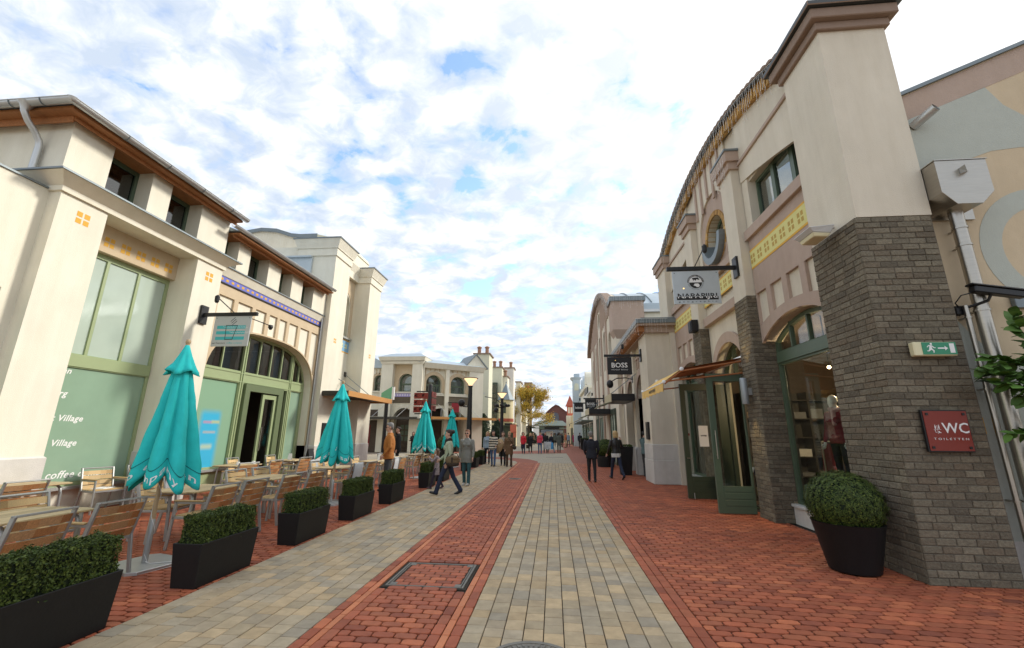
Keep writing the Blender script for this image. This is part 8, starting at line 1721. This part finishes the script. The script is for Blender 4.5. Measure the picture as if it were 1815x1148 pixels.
person('white haired woman in beige jacket by the far canopy', -11.3, 29.5, D(20), 1.66, bjack, jean, shoe, 'white', 'bob', dict(lt=3, rt=-3), coat=.12, vox=.018, group=PG); person('man in black coat behind the orange jacket', -6.75, 18.8, D(-60), 1.80, bk, bk, shoe, 'dark', 'short', dict(lt=4, rt=-4), coat=.15, female=False, vox=.016, group=PG); person('woman in black holding a white cup by the far shop', -9.7, 30.0, D(15), 1.62, bk, navy, shoe, 'dark', 'long', dict(la=20, le=100, ra=15, re=90), coat=.1, vox=.018, group=PG); person('two toned dark coated person next to the far display boards', -8.6, 30.4, D(-25), 1.70, bk, bk, shoe, 'dark', 'short', dict(lt=3, rt=-3), coat=.3, vox=.018, group=PG); person('person in dark jacket half hidden by the third parasol', -9.1, 30.9, D(40), 1.66, navy, bk, shoe, 'grey', 'short', dict(lt=3, rt=-3), coat=.15, vox=.02, group=PG)
person('dark haired man in teal shirt standing for a reflection in the arcade doorway', 3.62, 18.2, D(120), 1.72, tealshirt, greyt, shoe, 'black', 'short', dict(lt=3, rt=-3, la=20, le=70, nod=14), coat=.05, female=False, vox=.016, group=PG)  # man reflected in the shop glass, built as a solid figure
person('person in navy jacket sitting at the table by the frosted window', -9.12, 9.45, D(80), 1.74, navy, greyt, shoe, 'dark', 'short', dict(seat=1, lt=88, lk=90, rt=84, rk=88, la=48, le=52, ra=48, re=52, lin=18, rin=18, lean=22, nod=14), female=False, group=PG)
place(chair0, 'c', -9.16, 9.45, PI - .1, 'teak chair occupied by the person in the navy jacket', GC)
person('person in blue sitting inside the cafe beyond the glass door', -12.05, 15.0, D(150), 1.72, cmat('blue_pullover', (.05, .13, .26)), bk, shoe, 'dark', 'short', dict(seat=1, lt=88, lk=90, rt=88, rk=90, la=30, le=60, ra=30, re=60), female=False, vox=.018, group=PG)
t = thing('cafe_bench', 'dark bench inside the cafe under the seated person', 'bench', (-12.05, 15.05, 0)); part('seat', MB().box((-12.6, 14.85, .36), (-11.6, 15.3, .42)), canopy_d, t); part('base', MB().box((-12.5, 14.95, .013), (-11.7, 15.2, .36)), int_dark, t)
for x_, y_, rz_, lb_, tp_, sx_ in ((-3.3, 47, 5, 'person in pale coat far up the left side of the street', bjack, 'bob'), (-2.6, 52, 170, 'distant person in black walking away under the autumn tree', bk, 'short'), (-.9, 50, -10, 'distant person in dark red jumper in the street centre', wine_r, 'short'), (.1, 57, 175, 'distant person in grey coat near the pavilion', gcoat, 'bob'), (-1.7, 60, 0, 'distant person in blue jacket before the pavilion door', cmat('mid_blue', (.05, .10, .22)), 'short'), (.9, 64, 10, 'distant person in black jacket right of the pavilion door', navy, 'short'), (-2.9, 63, 20, 'distant person in brown coat at the foot of the autumn tree', brownk, 'bob'), (1.9, 58, -160, 'distant person in white top by the far right shops', lblue, 'short')):
    person(lb_, x_, y_, D(rz_), 1.6 + .12 * ((x_ * 7.3) % 1), tp_, bk if y_ % 2 else jean, shoe, 'dark' if y_ % 3 else 'brown', sx_, dict(lt=9, rt=-9, rk=10), coat=.12, vox=.03, group=PG)
def carrier(x, y, z, w_, h, mt, label, a=0.0):
    c, s_ = math.cos(a), math.sin(a); t = thing('shopping_bag', label, 'bag', (x, y, z), 'shopping bags carried in the middle of the street'); q = lambda u, v_, zz: (x + c * u - s_ * v_, y + s_ * u + c * v_, z + zz)
    part('bag', MB().hexa([q(-w_ * .45, -.08, 0), q(w_ * .45, -.08, 0), q(w_ * .45, .08, 0), q(-w_ * .45, .08, 0)], [q(-w_ * .5, -.06, h), q(w_ * .5, -.06, h * .97), q(w_ * .5, .06, h), q(-w_ * .5, .06, h * 1.02)]), mt, t, bevel=.015); part('handle', MB().tube([q(-.08, 0, h), q(-.05, 0, h + .14), q(.05, 0, h + .14), q(.08, 0, h)], .008, 5), mt, t)
carrier(-.52, 37.8, .35, .62, .58, mat('bag_pale_print', (.52, .55, .56), .5, noise=.35, nscale=5), 'large pale printed shopping bag in the middle of the street'); carrier(-.26, 39.0, .30, .42, .55, mat('bag_bright_blue', (.05, .36, .72), .45), 'bright blue shopping bag beside the navy jacket'); carrier(-2.16, 36.6, .42, .22, .3, dk, 'small dark bag between the red jacket and the black coat')
# ---------------------------------------------------------------- shop dummies
dummy = mat('dummy_white', (.72, .72, .66), .4); wine = cmat('wine_cardigan', (.16, .012, .02)); rose = cmat('rose_shirt', (.45, .26, .25)); olivec = cmat('olive_parka', (.16, .15, .08))
t, W = person('white faceless shop dummy in wine cardigan behind the arched window', 5.45, 9.05, D(-70), 1.74, wine, bk, shoe, None, None, dict(lt=2, rt=-2, la=4, le=16, ra=4, re=16), coat=.06, skin_m=dummy, name='shop_dummy', cat='mannequin', scarf=rose, z0=.62)
t2 = thing('display_plinth', 'dark display plinth under the dummy in the arched window', 'plinth', (5.45, 9.0, 0)); part('block', MB().box((5.0, 7.2, .013), (5.95, 9.45, .615)), int_dark, t2, bevel=.01)
solo('window_card', 'pale blue price card leaning in the corner of the arched window', 'card', MB().hexa([(4.72, 9.0, .45), (4.74, 9.22, .45), (4.76, 9.22, .45), (4.74, 9.0, .45)], [(4.76, 8.98, .72), (4.78, 9.2, .72), (4.80, 9.2, .72), (4.78, 8.98, .72)]), lblue)
person('headless looking dummy in olive parka just inside the green doors', 4.95, 11.25, D(-75), 1.72, olivec, bk, shoe, None, None, dict(lt=2, rt=-2, la=-8, le=30, ra=0, re=20), coat=.22, skin_m=dummy, name='shop_dummy', cat='mannequin')
for o in list(bpy.data.objects):
    if o.type == 'EMPTY' and 'label' in o and not o['label']: bpy.data.objects.remove(o)
print('TRIS', sum(len(p.vertices) - 2 for me in bpy.data.meshes for p in me.polygons), 'objects', len(bpy.data.objects))
